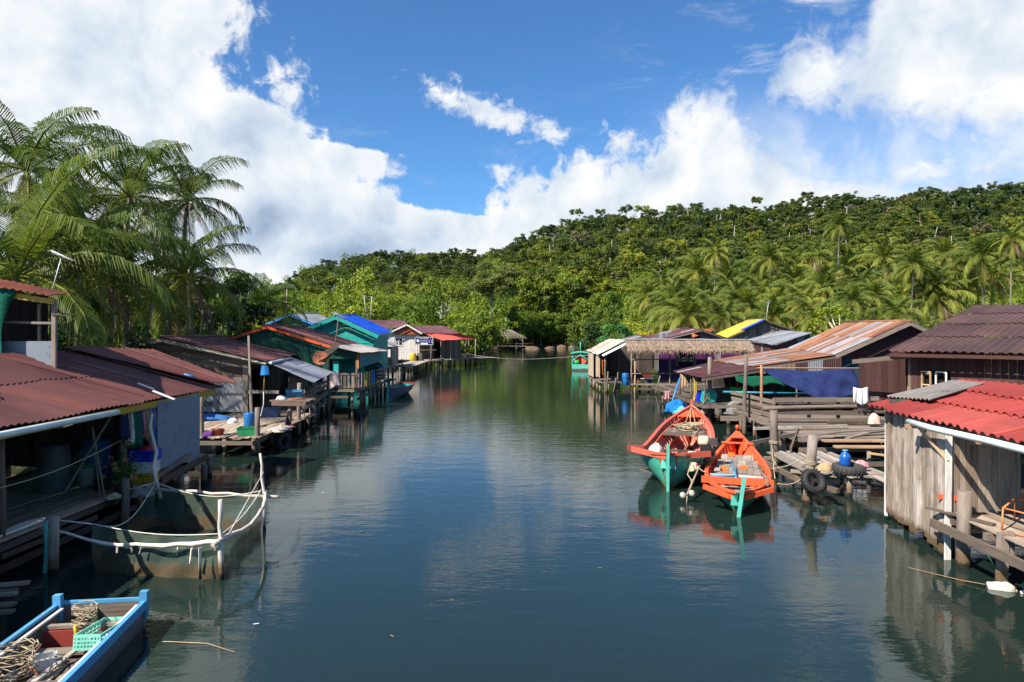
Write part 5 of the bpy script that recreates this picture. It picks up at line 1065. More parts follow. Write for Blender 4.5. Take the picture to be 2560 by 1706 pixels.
# roofs behind
F2 = thing('house', 'house with maroon patched tin roof and grey ribbed gable behind the thatched awning', 'house', (16, 66, 0))
gable(F2, (12.9, 60, 3.78), (16.7, 60, 4.72), (19.2, 60, 3.86), (1.6, 15, .25), 'patch_roof', 'gray_wood', 151, .2, .02, 3, 4, barge=.1)
mb = MB(); f, lr = gprof((12.9, 60, 3.78), (16.7, 60, 4.72), (19.2, 60, 3.86)); ribs(mb, (16.6, 60.5), (19.0, 60.5), .9, lambda s: f(s + 3.7), .13, .02, seed=6); boards(mb, (13.2, 63), (16.6, 63), .9, 4.4, .3, seed=152); ribs(mb, (14.8, 74.5), (13.2, 60.6), .9, 3.7, .2, .02); mb.build('wall', MAT['tin_wall'], F2)
F3 = thing('house', 'small low roof of rusty tin at the water end of the purple house', 'house', (12.5, 68, 0))
gable(F3, (10.7, 66, 3.55), (12.6, 66, 4.10), (13.7, 66, 3.75), (.8, 8, .15), 'patch_roof', 'gray_wood', 153, .2, .02, 1, 4, barge=.1)
mb = MB(); boards(mb, (10.9, 66.4), (13.6, 66.4), .9, lambda s: 3.6 + (.4 if 1.2 < s < 2 else .1), .3, seed=154); mb.build('wall', MAT['dark_wood'], F3)
F4 = thing('house', 'plank house with bright yellow roof sheets and a blue edge strip', 'house', (24, 72, 0))
gable(F4, (20.7, 66, 3.88), (24.6, 66, 5.66), (28.4, 66, 4.35), (3.0, 14, .3), 'yellow_roof', 'gray_wood', 155, .28, .035, 2, 6, barge=.1)
mb = MB(); roof_sheet(mb, (24.5, 65.7, 5.72), (24.8, 67.4, 5.76), (22.6, 67.4, 4.72), (22.4, 65.7, 4.74), .28, .035, 1, 6, seed=158); mb.build('blue_sheet', MAT['blue_roof'], F4)
mb = MB(); f, lr = gprof((20.7, 66, 3.88), (24.6, 66, 5.66), (28.4, 66, 4.35)); boards(mb, (21, 66.4), (28.2, 66.4), 3.95, lambda s: f(s + .3), .16, seed=156); boards(mb, (21, 66.42), (28.2, 66.42), .9, 3.93, .18, seed=157); mb.build('wall', MAT['gray_wood'], F4)
AF = thing('tv_aerial', 'television aerial standing on the yellow roofed house', 'aerial', at(1915, 800, 67)); mb = MB(); mb.tube([at(1915, 802, 67), at(1921, 757, 67)], .04, 5); mb.build('mast', MAT['pale_trunk'], AF)
mb = MB(); c = at(1921, 758, 67); mb.tube([c - Vector((.2, 0, 0)), c + Vector((.2, 0, .1))], .05, 4); mb.tube([c - Vector((.1, 0, .2)), c + Vector((.12, 0, .25))], .04, 4); mb.build('antenna', MAT['gray_tin'], AF)
F5 = thing('shed', 'shed with plain silver grey tin roof right of the yellow roof', 'shed', (22, 56, 0))
mb = MB(); roof_sheet(mb, (24.8, 62.5, 4.66), (22.9, 52, 4.47), (19.1, 50, 3.56), (20.8, 60.5, 3.83), .2, .02, 2, 4, seed=161); mb.build('roof', MAT['gray_tin'], F5)
mb = MB(); ribs(mb, (20.9, 60), (19.4, 50.3), .9, 3.6, .15, .02, seed=8); ribs(mb, (19.4, 50.4), (22.8, 52.2), .9, lambda s: 3.5 + s * .24, .15, .02, seed=9); mb.build('wall', MAT['rusty_tin_wall'], F5)
F6 = thing('shed', 'rusty red sliver of roof between the patched and yellow roofs', 'shed', (20, 70, 0))
mb = MB(); roof_sheet(mb, (22.6, 76, 4.9), (23.6, 84, 4.9), (20.2, 84, 3.9), (19.4, 70, 3.8), .2, .02, 1, 4, seed=162); mb.build('roof', MAT['orange_roof'], F6)
mb = MB(); boards(mb, (20.4, 83), (19.6, 70.3), .9, 3.8, .3, seed=163); mb.build('wall', MAT['gray_wood'], F6)

# ---- landing stage M with log fence, dock, posts
M_ = thing('landing_stage', 'grey plank landing stage on piles with stacked timber between the boats and the shed', 'landing stage', (12, 25, 0))
mb = MB()
planks(mb, (10.2, 24.2, .78), (1, 0, 0), (0, 1, 0), 7.0, 7.5, .2, .035, .015, .1, .03, seed=171)
mb.build('deck', MAT['gray_wood'], M_)
mb = MB(); g_ = random.Random(9)
s = 0
while s < 2.05:
    wq = g_.uniform(.13, .22); x = 8.22 + s; near = 19.25 - min(s, .55) * .6 - max(0, s - .55) * .95 + g_.uniform(-.25, .2)
    mb.beam((x + .18 + g_.uniform(-.05, .05), 22.0 + g_.uniform(-.2, .3), .60 + g_.uniform(-.01, .03)), (x + g_.uniform(-.05, .05), near, .60 + g_.uniform(-.02, .02)), wq - .02, .035, r=g_.random()); s += wq
mb.build('dock', MAT['pale_gray'], M_)
mb = MB()
mb.beam((7.95, 21.9, .40), (8.15, 18.3, .32), .07, .15, jit=.02); mb.beam((8.0, 21.7, .50), (10.4, 21.6, .5), .08, .1); mb.beam((8.0, 19.6, .52), (10.2, 18.2, .5), .08, .09); mb.beam((8.3, 17.35, .45), (7.85, 18.6, .50), .10, .12, jit=.02)
mb.beam((9.9, 17.8, .55), (10.5, 18.4, .57), .09, .13); mb.beam((9.6, 19.6, .72), (11.6, 19.5, .72), .06, .13); mb.beam((9.3, 18.6, .58), (11.3, 18.5, .60), .07, .13); mb.beam((9.5, 22.6, .6), (13, 22.6, .62), .08, .14); mb.beam((10.1, 24.1, .70), (17, 24.1, .70), .08, .14); mb.beam((10.2, 24.1, .66), (10.3, 31.5, .70), .08, .14)
mb.beam((8.1, 23.4, .70), (10.2, 24.6, .84), .05, .12, jit=.03); mb.beam((8.9, 21.8, .72), (10.9, 26, .82), .06, .12, jit=.03); mb.beam((9.1, 29.8, .74), (10.2, 29.7, .76), .05, .22); mb.build('deck_beam', MAT['gray_wood'], M_)
stilts(M_, [(8.3, 21.5), (8.35, 19.6), (9.2, 18.6), (10, 18.2), (9.4, 21.5), (10.3, 21.3), (10.4, 24.3), (10.4, 26.5), (10.3, 29), (10.4, 31), (11.8, 24.3), (13.2, 24.3), (14.6, 24.3), (9.3, 23.4), (11.5, 22), (12.8, 22), (12.2, 20), (16, 24.5)], .66, .075)
LF = thing('log_fence', 'fence of grey logs and split planks around the landing stage', 'fence', (12.5, 28, .8))
mb = MB(); g_ = random.Random(14)
for z, th, w_, xa, xb in ((.92, .07, .15, 10.7, 13.0), (.93, .07, .14, 13.0, 14.9), (1.22, .06, .18, 10.7, 14.6), (1.50, .12, .12, 10.2, 14.9), (1.74, .06, .17, 10.75, 13.3), (1.76, .06, .16, 13.3, 15.0)):
    if th > .1: mb.log((xa, 27.85, z - .12), (xb, 27.9, z), .085, .075, 8, 6, .03)
    else: mb.beam((xa, 27.9 + g_.uniform(-.03, .03), z + g_.uniform(-.03, .03)), (xb, 27.9, z + g_.uniform(-.03, .03)), th, w_, jit=.02)
for z in (.80, 1.05, 1.32, 1.60): mb.beam((10.75, 27.9, z + .05), (10.1, 31.4, z + .12 + g_.uniform(-.05, .05)), .05, .15, jit=.03)
mb.build('rail', MAT['gray_wood'], LF)
for x, y in ((10.75, 28.0), (12.2, 28.05), (13.4, 28.05), (14.8, 28.05), (10.4, 29.8)):
    mb = MB(); mb.beam((x, y, .5), (x, y, 1.8), .12, .10); mb.build('fence_post', MAT['gray_wood'], LF)
for lab, a, y, ztop, r_, lean_ in (('thick post with a tyre at its foot on the dock', (2022, 0), 17.9, 1.80, .135, .22), ('thick grey post between the orange boat and the dock', (1936, 0), 23.1, 1.85, .145, -.05), ('tall slim mooring pole left of the blue tarp', (1862, 0), 29.6, 3.55, .085, .12), ('tall mooring pole with coiled rope behind the larger boat', (1775, 0), 34.3, 3.25, .10, -.03)):
    x = (a[0] - CX) * y / F; mb = MB(); mb.log((x - lean_ * .6, y, -1), (x + lean_ * .5, y, ztop), r_, r_ * .9, 12, 5, .015)
    t_ = thing('mooring_post', lab, 'post', (x, y, 0)); mb.build('shaft', MAT['pile'], t_)
    m2 = MB(); zc = {1.80: 1.05, 1.85: .75, 3.55: .95, 3.25: 1.5}[ztop]
    for k in range(3): m2.tube([Vector((x + lean_ * .25 + r_ * 1.06 * math.cos(b), y + r_ * 1.06 * math.sin(b), zc + .035 * k + .01 * math.sin(b * 2))) for b in [i * .45 for i in range(15)]], .012, 5)
    if ztop == 3.25: m2.tube([(x - .05, y - .12, 1.5), (x - .28, y - .15, .9), (x - .30, y - .15, .3), (x - .12, y - .15, .25), (x - .08, y - .13, 1.45)], .018, 5)
    m2.build('rope', MAT['rope'], t_)
# tarp
P = []; prof = [(0, .08), (.2, .68), (.42, 1.12), (.60, 1.44), (.78, 1.42), (.9, 1.22), (1.0, 1.14)]
for i in range(14):
    t = i / 13; row = []
    for j in range(37):
        u = j / 36; hb = np.interp(u, [q[0] for q in prof], [q[1] for q in prof])
        x = 11.72 + 4.25 * u + .42 * t * max(0, u - .85) / .15; fold = .05 * math.sin(u * 31 + t * 4) * t + .04 * math.sin(u * 13 - t * 9) + .07 * math.exp(-((u - .33 - .25 * t) / .05) ** 2) * t
        row.append((x, 32.0 - .75 * t * math.sin(u * 2.6 + .2) - fold, 2.80 - hb * t + .03 * math.sin(u * 9) * (1 - t) - .09 * (1 - t) * math.sin(u * math.pi)))
    P.append(row)
mb = MB(); mb.grid(P, thick=.01); single(mb, 'tarpaulin', MAT['indigo_tarp'], 'indigo blue tarpaulin slung from a pole over the landing', 'tarpaulin')
mb = MB(); mb.log((11.5, 32.1, 2.82), (17.9, 32.1, 2.80), .035, .03, 6, 6, .01); single(mb, 'cross_pole', MAT['tan_wood'], 'thin horizontal pole carrying the indigo tarpaulin', 'pole')
mb = MB(); mb.log((11.75, 32.2, .7), (11.72, 32.1, 2.95), .07, .06, 8); single(mb, 'peeled_post', MAT['orange_wood'], 'peeled orange brown post at the left end of the indigo tarpaulin', 'post')
P = [[(10.9 + 2.4 * j / 12, 33.4 - .05 * i, 2.35 - (.62 + .25 * math.sin(j * .5)) * (i / 5) * (.35 + .65 * j / 12) - .02 * math.sin(j * 2.1)) for j in range(13)] for i in range(6)]
mb = MB(); mb.grid(P, thick=.01); single(mb, 'green_tarpaulin', MAT['green_tarp'], 'dark green tarpaulin hanging behind the indigo one', 'tarpaulin')
def draped(name, label, cat, c, w_, h, m, yaw=0, slump=.15, seed=1):
    g_ = random.Random(seed); P = []; e = Vector((math.cos(yaw), math.sin(yaw), 0)); n = Vector((math.sin(yaw), -math.cos(yaw), 0)); ph = g_.random() * 6
    for i in range(9):
        t = i / 8; row = []
        for j in range(15):
            u = j / 14 - .5; row.append(Vector(c) + e * (w_ * u * (1 + .18 * t)) + n * (slump * t * (1 - abs(u)) + .045 * math.sin(u * 17 + ph + t * 2) * (0.3 + t)) - Z * (h * t * (1 + .10 * math.sin(u * 9 + ph)) + .05 * h * math.cos(u * 6)))
        P.append(row)
    mb = MB(); mb.grid(P, thick=.012); return single(mb, name, MAT[m], label, cat)
draped('white_sack', 'white cloth sack draped over the fence right of the indigo tarpaulin', 'sack', (14.15, 27.72, 2.24), .62, .62, 'white_cloth', .1, .12, 3)
draped('pink_cloth', 'small faded pink cloth hanging on a line below the thatched awning', 'cloth', (9.15, 40.2, 1.05), .42, .48, 'pink_cloth', .2, .03, 5)
draped('red_cloth', 'bright red cloth strip tied under the maroon lower roof', 'cloth', (11.4, 34.6, 2.15), .16, .75, 'red_cloth', .3, .05, 7)
draped('brown_cloth', 'tan sheet hanging from the eave of the maroon lower roof', 'cloth', (9.35, 37.2, 2.2), .36, .70, 'tan_cloth', -.2, .04, 9)
draped('yellow_net', 'yellow fishing net hanging from the eave behind the larger boat', 'fishing net', (9.35, 34.9, 2.2), .22, 1.15, 'yellow_net', .1, .05, 11)
draped('green_cloth', 'bright green sheet hanging low behind the peeled post', 'cloth', (11.3, 34.2, 1.75), .75, .42, 'green_cloth', 0, .04, 13)
mb = MB(); mb.tube([(10.2, 33.0, 1.62), (15.6, 32.9, 1.50)], .05, 8, r=.5); single(mb, 'blue_pipe', MAT['blue_pipe'], 'long teal blue pipe lying level behind the log fence', 'pipe')
mb = MB(); mb.tube([(8.0, 35.0, .3), (8.75, 35.6, 2.1)], .045, 7, r=.5); single(mb, 'blue_pipe', MAT['blue_trim'], 'light blue pipe leaning upright beyond the bow of the larger boat', 'pipe')
# ================================================================== vegetation
NR = np.random.default_rng(11)
MAT['forest_leaf'] = M_leaf('forest_leaf', [(0.0, (0.022, 0.042, 0.016)), (0.28, (0.050, 0.082, 0.022)), (0.52, (0.110, 0.140, 0.024)), (0.78, (0.20, 0.225, 0.028)), (1.0, (0.32, 0.31, 0.04))], 0.34, 0.10)
MAT['dry_leaf'] = M_leaf('dry_leaf', [(0.0, (0.085, 0.075, 0.04)), (0.6, (0.16, 0.145, 0.07)), (1.0, (0.24, 0.21, 0.09))], 0.3, 0.1)
MAT['bright_leaf'] = M_leaf('bright_leaf', [(0.0, (0.035, 0.070, 0.016)), (0.4, (0.100, 0.155, 0.020)), (0.75, (0.19, 0.255, 0.026)), (1.0, (0.32, 0.34, 0.04))], 0.38, 0.25)
MAT['emerald_leaf'] = M_leaf('emerald_leaf', [(0.0, (0.025, 0.085, 0.030)), (0.5, (0.060, 0.185, 0.050)), (1.0, (0.12, 0.28, 0.07))], 0.32, 0.1)
MAT['yellow_leaf'] = M_leaf('yellow_leaf', [(0.0, (0.12, 0.16, 0.015)), (0.5, (0.30, 0.31, 0.02)), (1.0, (0.46, 0.42, 0.04))], 0.4, 0.1)
MAT['dark_leaf'] = M_leaf('dark_leaf', [(0.0, (0.014, 0.032, 0.012)), (0.5, (0.036, 0.070, 0.018)), (1.0, (0.085, 0.135, 0.028))], 0.25, 0.2)
MAT['olive_leaf'] = M_leaf('olive_leaf', [(0.0, (0.055, 0.080, 0.026)), (0.5, (0.125, 0.155, 0.038)), (1.0, (0.21, 0.235, 0.055))], 0.35, 0.1)
MAT['palm_leaf'] = M_leaf('palm_leaf', [(0.0, (0.028, 0.060, 0.018)), (0.4, (0.082, 0.122, 0.024)), (0.7, (0.20, 0.225, 0.036)), (0.9, (0.36, 0.33, 0.055)), (1.0, (0.46, 0.33, 0.08))], 0.38, 0.06, rough=0.55, spec=0.22)
MAT['dead_leaf'] = M_leaf('dead_leaf', [(0.0, (0.14, 0.075, 0.045)), (1.0, (0.26, 0.15, 0.09))], 0.2, 0.1)
MAT['trunk'] = M_wood('trunk', [(0.15, 0.12, 0.095), (0.22, 0.18, 0.145), (0.30, 0.25, 0.20)], grain=0.5)
MAT['palm_trunk'] = M_wood('palm_trunk', [(0.15, 0.12, 0.095), (0.21, 0.17, 0.135), (0.27, 0.225, 0.18)], grain=0.5)

def leaves(clumps, per, size, out=0.75, flat=1.0, tone=0.5, tvar=0.3, shell=0.55, under=0.35):
    """clumps: list of (centre, radius, tone offset). Returns quads (n,4,3) and tone (n,)"""
    Q = []; T = []
    for c, rad, to in clumps:
        k = max(6, int(per * rad ** 1.6))
        dv = NR.normal(size=(k, 3)); dv /= np.linalg.norm(dv, axis=1)[:, None]
        flip = (dv[:, 2] < -0.1) & (NR.random(k) > under); dv[flip, 2] *= -1
        rr = rad * (shell + (1 - shell) * NR.random(k)) * NR.uniform(0.85, 1.12, k)
        pos = np.asarray(c) + dv * rr[:, None] * np.array([1, 1, flat])
        nn = dv * out + NR.normal(size=(k, 3)) * 0.55; nn[:, 2] += 0.25; nn /= np.linalg.norm(nn, axis=1)[:, None]
        t = np.cross(nn, NR.normal(size=(k, 3))); t /= np.linalg.norm(t, axis=1)[:, None] + 1e-9
        bt = np.cross(nn, t); sz = size * NR.uniform(0.6, 1.35, k)[:, None]
        q = np.stack([pos - t * sz * .9, pos - bt * sz * .52 + nn * sz * .1, pos + t * sz * .9, pos + bt * sz * .52 + nn * sz * .1], 1)
        Q.append(q); T.append(np.clip(tone + to + NR.normal(size=k) * tvar * 0.35, 0, 1))
    return np.concatenate(Q), np.concatenate(T)
def quad_mesh(name, Q, T, mats, mi=None):
    n = len(Q); me = bpy.data.meshes.new(name)
    me.vertices.add(n * 4); me.vertices.foreach_set('co', Q.reshape(-1).astype(np.float32))
    me.loops.add(n * 4); me.loops.foreach_set('vertex_index', np.arange(n * 4, dtype=np.int32))
    me.polygons.add(n); me.polygons.foreach_set('loop_start', np.arange(0, n * 4, 4, dtype=np.int32))
    a = me.attributes.new('rnd', 'FLOAT', 'FACE'); a.data.foreach_set('value', T.astype(np.float32))
    me.uv_layers.new(name='UVMap')
    for k in mats: me.materials.append(k)
    if mi is not None: me.polygons.foreach_set('material_index', mi.astype(np.int32))
    me.update(calc_edges=True); me.validate()
    return me
def crown_clumps(h, w, hh, k, rmin, rmax, base=0.0, top_bias=0.0, tv=0.12):
    """k clumps in an ellipsoid of half width w, half height hh centred at height h"""
    out = []
    for i in range(k):
        v = NR.normal(size=3); v /= np.linalg.norm(v); rr = NR.random() ** 0.45
        c = v * rr * np.array([w, w, hh]); c[2] += h + top_bias * hh
        out.append((c, NR.uniform(rmin, rmax), NR.normal() * tv))
    return out
def limb_mesh(mb, h, w, clumps, r0, bare=0.45):
    tip = Vector((NR.normal() * .25, NR.normal() * .25, h)); mid = Vector((NR.normal() * .2, NR.normal() * .2, h * bare))
    mb.tube([(0, 0, -0.6), mid * .5, mid, (mid + tip) / 2 + Vector((NR.normal() * .2, NR.normal() * .2, 0)), tip], [r0 * 1.25, r0, r0 * .8, r0 * .5, r0 * .2], 7)
    for c, rad, t in clumps[:9]:
        e = Vector(c); s = mid.lerp(tip, min(0.9, max(0.0, (e.z - mid.z) / max(h - mid.z, .1) * .7)))
        k = s.lerp(e, .5) + Vector((0, 0, -0.12 * (e - s).length))
        mb.tube([s, k, e], [r0 * .45, r0 * .3, r0 * .1], 5, cap=False)
def tree_proto(name, label, cat, h, w, hh, k, rmin, rmax, size, per, leaf, trunk='trunk', r0=0.22, tone=.5, flat=.8, bare=.45, tv=.12, shell=.55, under=.35):
    cl = crown_clumps(h, w, hh, k, rmin, rmax, tv=tv)
    root = thing(name, label, cat)
    Q, T = leaves(cl, per, size, tone=tone, flat=flat, shell=shell, under=under)
    o = bpy.data.objects.new('crown', quad_mesh('crown', Q, T, [MAT[leaf]])); COL.objects.link(o); o.parent = root
    mb = MB(); limb_mesh(mb, h, w, cl, r0, bare); mb.build('trunk', MAT[trunk], root, True)
    return root, (Q, T)

# ---- coconut palms
def frond(mb, org, yaw, e0, droop, L, nl, wl, tone, seg2=True, lean=0.0):
    pts = []; q = Vector(org); e = e0; st = L / 10
    for i in range(11):
        pts.append(q.copy()); e = e0 - droop * (i / 10) ** 1.35
        yy = yaw + lean * (i / 10) ** 2
        q = q + Vector((math.cos(e) * math.cos(yy), math.cos(e) * math.sin(yy), math.sin(e))) * st
    def P(t):
        x = t * 10; i = min(9, int(x)); return pts[i].lerp(pts[i + 1], x - i), (pts[i + 1] - pts[i]).normalized()
    mb.tube(pts[::2] + [pts[-1]] if len(pts) % 2 == 0 else pts[::2], [0.05 * L / 4, .04 * L / 4, .03 * L / 4, .022 * L / 4, .014 * L / 4, .006], 4, cap=False, r=min(1, tone + .25))
    sway = rng.uniform(-.2, .2)
    for i in range(nl):
        t = 0.10 + 0.90 * (i + .5) / nl; c, d = P(t)
        side0 = d.cross(Vector((0, 0, 1)))
        if side0.length < .15: side0 = Vector((-math.sin(yaw), math.cos(yaw), 0))
        side0.normalize(); up = side0.cross(d).normalized()
        ll = L * 0.25 * (math.sin(math.pi * (0.14 + 0.74 * t)) ** 0.55) * rng.uniform(.85, 1.1)
        for sgn in (-1, 1):
            hang = 0.45 + 0.55 * t + rng.uniform(-.2, .35) + max(0, .6 - e0) * .45
            dr = (side0 * sgn * .74 + d * .66 + up * (0.16 + .25 * max(0, e0 - .5) + sway * sgn * .6) - Z * max(0, .5 - e0) * .28).normalized()
            m1 = c + (dr - Z * .22).normalized() * ll * .45; tip = m1 + (dr + Vector((0, 0, -hang * 1.9))).normalized() * ll * .62
            wv = d * wl * .5 * rng.uniform(.7, 1.2); r = min(1, max(0, tone + rng.uniform(-.13, .13)))
            if seg2:
                mb.face([c - wv * .6, c + wv * .6, m1 + wv, m1 - wv], r=r)
                mb.face([m1 - wv, m1 + wv, tip + wv * .12, tip - wv * .12], r=r)
            else:
                mb.face([c - wv * .7, c + wv * .7, tip + wv * .3, tip - wv * .3], r=r)
def palm_proto(name, label, h, L, nf, nl, wl, near, seed, lean=(0.6, 0.0), tone=0.42, r0=.15, upright=0.0):
    rng.seed(seed); root = thing(name, label, 'palm tree')
    top = Vector((lean[0], lean[1], h))
    mb = MB(); pts = []; rad = []
    for i in range(9):
        t = i / 8; pts.append(Vector((lean[0] * t ** 1.6, lean[1] * t ** 1.6, -0.5 + (h + .5) * t))); rad.append(r0 * (1.5 if i == 0 else 1.12 - .35 * t))
    mb.tube(pts, rad, 9); mb.build('trunk', MAT['palm_trunk'], root, True)
    mb = MB()
    for i in range(nf):
        t = (i + .5) / nf; yaw = i * 2.39996 + rng.uniform(-.25, .25)
        e0 = R(84) - t ** 1.05 * R(112 - upright) + rng.uniform(-.1, .1)
        frond(mb, top + Vector((math.cos(yaw), math.sin(yaw), 0)) * .08, yaw, e0, R(58) + R(48) * rng.random() + t * R(20), L * rng.uniform(.85, 1.08) * (0.78 if t < .12 else 1), nl, wl, tone - .14 + .34 * t ** 2 + rng.uniform(-.08, .1), near, rng.uniform(-.35, .35))
    mb.build('crown', MAT['palm_leaf'], root, True)
    mb = MB()
    for i in range(3):
        yaw = rng.random() * 6.28
        frond(mb, top + Vector((0, 0, -.12)), yaw, R(-38), R(50), L * .72, max(8, nl // 2), wl, rng.random(), near)
    mb.build('dead_frond', MAT['dead_leaf'], root, True)
    mb = MB()
    for i in range(9):
        yaw = rng.random() * 6.28; rr = .28 + .12 * rng.random()
        mb.lathe([(0.01, -.15), (.09, -.1), (.125, 0), (.09, .1), (.01, .14)], top + Vector((math.cos(yaw) * rr, math.sin(yaw) * rr, -.35 - .25 * rng.random())), 8, r=rng.random())
    mb.build('coconut_bunch', MAT['coconut'], root, True)
    return root
MAT['coconut'] = M_plain('coconut', (0.20, 0.19, 0.05), 0.5)

def gz(x, y): return float(ground(x, y))
# near palms on the left bank: (crown px, crown py, depth, prototype height, label)
near_protos = [palm_proto('coconut_palm', '', 8.0, 7.0, 20, 54, .080, True, 21, (.9, -.4), .46),
               palm_proto('coconut_palm', '', 9.0, 5.6, 19, 46, .075, True, 33, (-.7, .5), .42),
               palm_proto('coconut_palm', '', 8.5, 5.3, 19, 46, .075, True, 45, (.3, .6), .48),
               palm_proto('coconut_palm', '', 3.0, 4.4, 20, 42, .075, True, 57, (.3, .1), .40, upright=25)]
PG = 'coconut palms behind the rust roofed houses'
near_list = [(66, 425, 33, 1, 'tallest coconut palm, reaching into the white cloud above the green netting shed', 1.0),
             (40, 690, 27.5, 0, 'broad coconut palm with fronds arching over the orange roofed upper room', 1.0),
             (195, 655, 33, 2, 'coconut palm with fronds hanging behind the roof aerial', 1.1),
             (325, 490, 42, 1, 'coconut palm standing between the tall cloud palm and the outer bank palm', 1.1),
             (468, 500, 46, 2, 'outer coconut palm with a fan of spread fronds against the grey cloud', 1.0),
             (285, 700, 37, 0, 'leaning coconut palm with long drooping fronds above the second house', .85),
             (470, 690, 42, 2, 'coconut palm with brown dead frond over the weathered plank gable', 1.0),
             (420, 760, 44, 0, 'low coconut palm whose fronds hang in front of pale trunks', .7),
             (655, 770, 56, 3, 'small stemless coconut palm left of the green house ridge', 1.0),
             (160, 560, 44, 0, 'rear coconut palm half hidden between two taller ones', .9)]
used = set()
for k, (px, py, y, pi, lab, sc) in enumerate(near_list):
    pr = near_protos[pi]; c = at(px, py, y); ph, lean = [(8.0, (.9, -.4)), (9.0, (-.7, .5)), (8.5, (.3, .6)), (3.0, (.3, .1))][pi]
    rot = k * 1.3; g = gz(c.x, c.y); scz = (c.z - g) / ph
    cr, sr = math.cos(rot), math.sin(rot); lx, ly = (lean[0] * cr - lean[1] * sr) * sc, (lean[0] * sr + lean[1] * cr) * sc
    # a trunk of its own height for each palm: crown keeps its size
    base = (c.x - lx, c.y - ly, c.z - ph * sc)
    if pi not in used:
        r = pr; used.add(pi); r.location = base; r.rotation_euler = (0, 0, rot); r.scale = (sc,) * 3; r['label'] = lab; r['group'] = PG
    else:
        r = copy_thing(pr, base, rot, sc, lab, PG)
    extra = base[2] - g
    if extra > 0.1 and pi != 3:
        for ch in r.children:
            if ch.name.startswith('trunk'):
                ch.scale = (1, 1, (ph + extra / sc) / ph); ch.location = (0, 0, -extra / sc)

# distant coconut grove on the right bank
far_protos = [palm_proto('grove_palm', '', 9.0, 4.6, 22, 28, .19, False, 61 + i, [(.5, .3), (-.6, .2), (.2, -.5)][i], .70, .13) for i in range(3)]
far_list = [(1789, 631, 105), (1926, 648, 108), (1970, 668, 112), (1655, 706, 118), (1625, 742, 116), (1842, 747, 92), (1778, 768, 95), (1745, 682, 112), (1933, 792, 84), (1731, 728, 118),
            (2098, 566, 110), (2060, 715, 96), (2154, 718, 94), (2284, 662, 90), (2210, 646, 108), (2243, 785, 80), (2360, 636, 104), (2452, 640, 98), (2529, 598, 92), (2394, 664, 110), (2337, 708, 92),
            (2010, 760, 88), (1890, 690, 116), (2118, 668, 112), (2030, 640, 120), (2185, 742, 90), (1700, 745, 104), (2480, 690, 104), (2300, 735, 100), (1815, 700, 122), (1990, 720, 100), (2420, 720, 112), (1720, 790, 88), (1810, 795, 86), (1868, 770, 90), (1950, 760, 94), (2040, 800, 80), (1680, 775, 100), (1760, 735, 100), (1905, 735, 104), (2130, 755, 86), (2290, 700, 98), (2345, 745, 92), (1990, 700, 106)]
FG = 'coconut palms of the grove behind the right bank roofs'
flab = ['yellow green coconut palm in the grove behind the right bank roofs'] * len(far_list)
flab[0] = 'tall coconut palm with a bare pale trunk left of centre in the grove'
flab[3] = 'lone slim coconut palm rising from the bushes left of the grove'
flab[10] = 'tallest coconut palm of the grove, its crown against the wooded ridge'
flab[13] = 'wide crowned coconut palm above the ridge of the rust striped roof'
flab[15] = 'short young coconut palm just behind the rust striped roof'
flab[18] = 'coconut palm at the right end of the grove above the maroon roof'
for k, (px, py, y) in enumerate(far_list):
    pr = far_protos[k % 3]; c = at(px, py, y); g = gz(c.x, c.y); rot = k * 2.1; sc = 0.80 + .36 * ((k * 7) % 5) / 4
    lean = [(.5, .3), (-.6, .2), (.2, -.5)][k % 3]; cr, sr = math.cos(rot), math.sin(rot)
    base = (c.x - (lean[0] * cr - lean[1] * sr) * sc, c.y - (lean[0] * sr + lean[1] * cr) * sc, c.z - 9.0 * sc)
    if k < 3: r = pr; r.location = base; r.rotation_euler = (0, 0, rot); r.scale = (sc,) * 3; r['label'] = flab[k]; r['group'] = FG
    else: r = copy_thing(pr, base, rot, sc, flab[k], FG)
    for ch in r.children:
        if ch.name.startswith('crown'): ch.color = (1 - .20 * ((k * 11) % 7) / 6, 1, 1, 1)
    extra = max(base[2] - g, -5)
    for ch in r.children:
        if ch.name.startswith('trunk'): ch.scale = (1, 1, (9.0 + extra / sc) / 9.0); ch.location = (0, 0, -extra / sc)

# ---- hillside forest
def in_view(x, y, m=1.06): return abs(x) < 0.75 * y * m + 6
tmpl = []
for i in range(9):
    h = [10, 9, 11, 8, 11, 9.5, 7, 12.5, 9][i]; wv = [3.8, 4.0, 3.2, 3.4, 4.4, 3.0, 3.4, 3.2, 4.6][i]; hv = [2.0, 1.7, 2.6, 1.6, 2.1, 2.3, 1.6, 2.3, 1.6][i]
    cl = crown_clumps(h, wv, hv, [17, 15, 16, 14, 19, 14, 13, 15, 18][i], .6, 1.5, tv=.10)
    Q, T = leaves(cl, 52, 0.36, tone=0.0, flat=.72, shell=.35)
    mb = MB(); limb_mesh(mb, h, wv, cl, .17, .5)
    tmpl.append((Q, T, h, cl, mb))
def scatter(n, xr, yr, keep):
    out = []; t = 0
    while len(out) < n and t < n * 40:
        t += 1; x, y = NR.uniform(*xr), NR.uniform(*yr)
        if keep(x, y): out.append((x, y))
    return out
def hill_tone(x, y):
    z = gz(x, y)
    return float(np.clip(0.65 - min(1, z / 50) * 0.37 - (0.10 if x < -20 and y > 330 else 0) + NR.normal() * .15, 0.05, .95))
sites = scatter(1900, (-45, 330), (196, 428), lambda x, y: in_view(x, y) and gz(x, y) > 3 and bankd(x, y) > 4)
sites += scatter(900, (-205, 10), (290, 535), lambda x, y: in_view(x, y) and gz(x, y) > 4 and not (x > -30 and y < 380))
QS = []; TS = []; MS = []
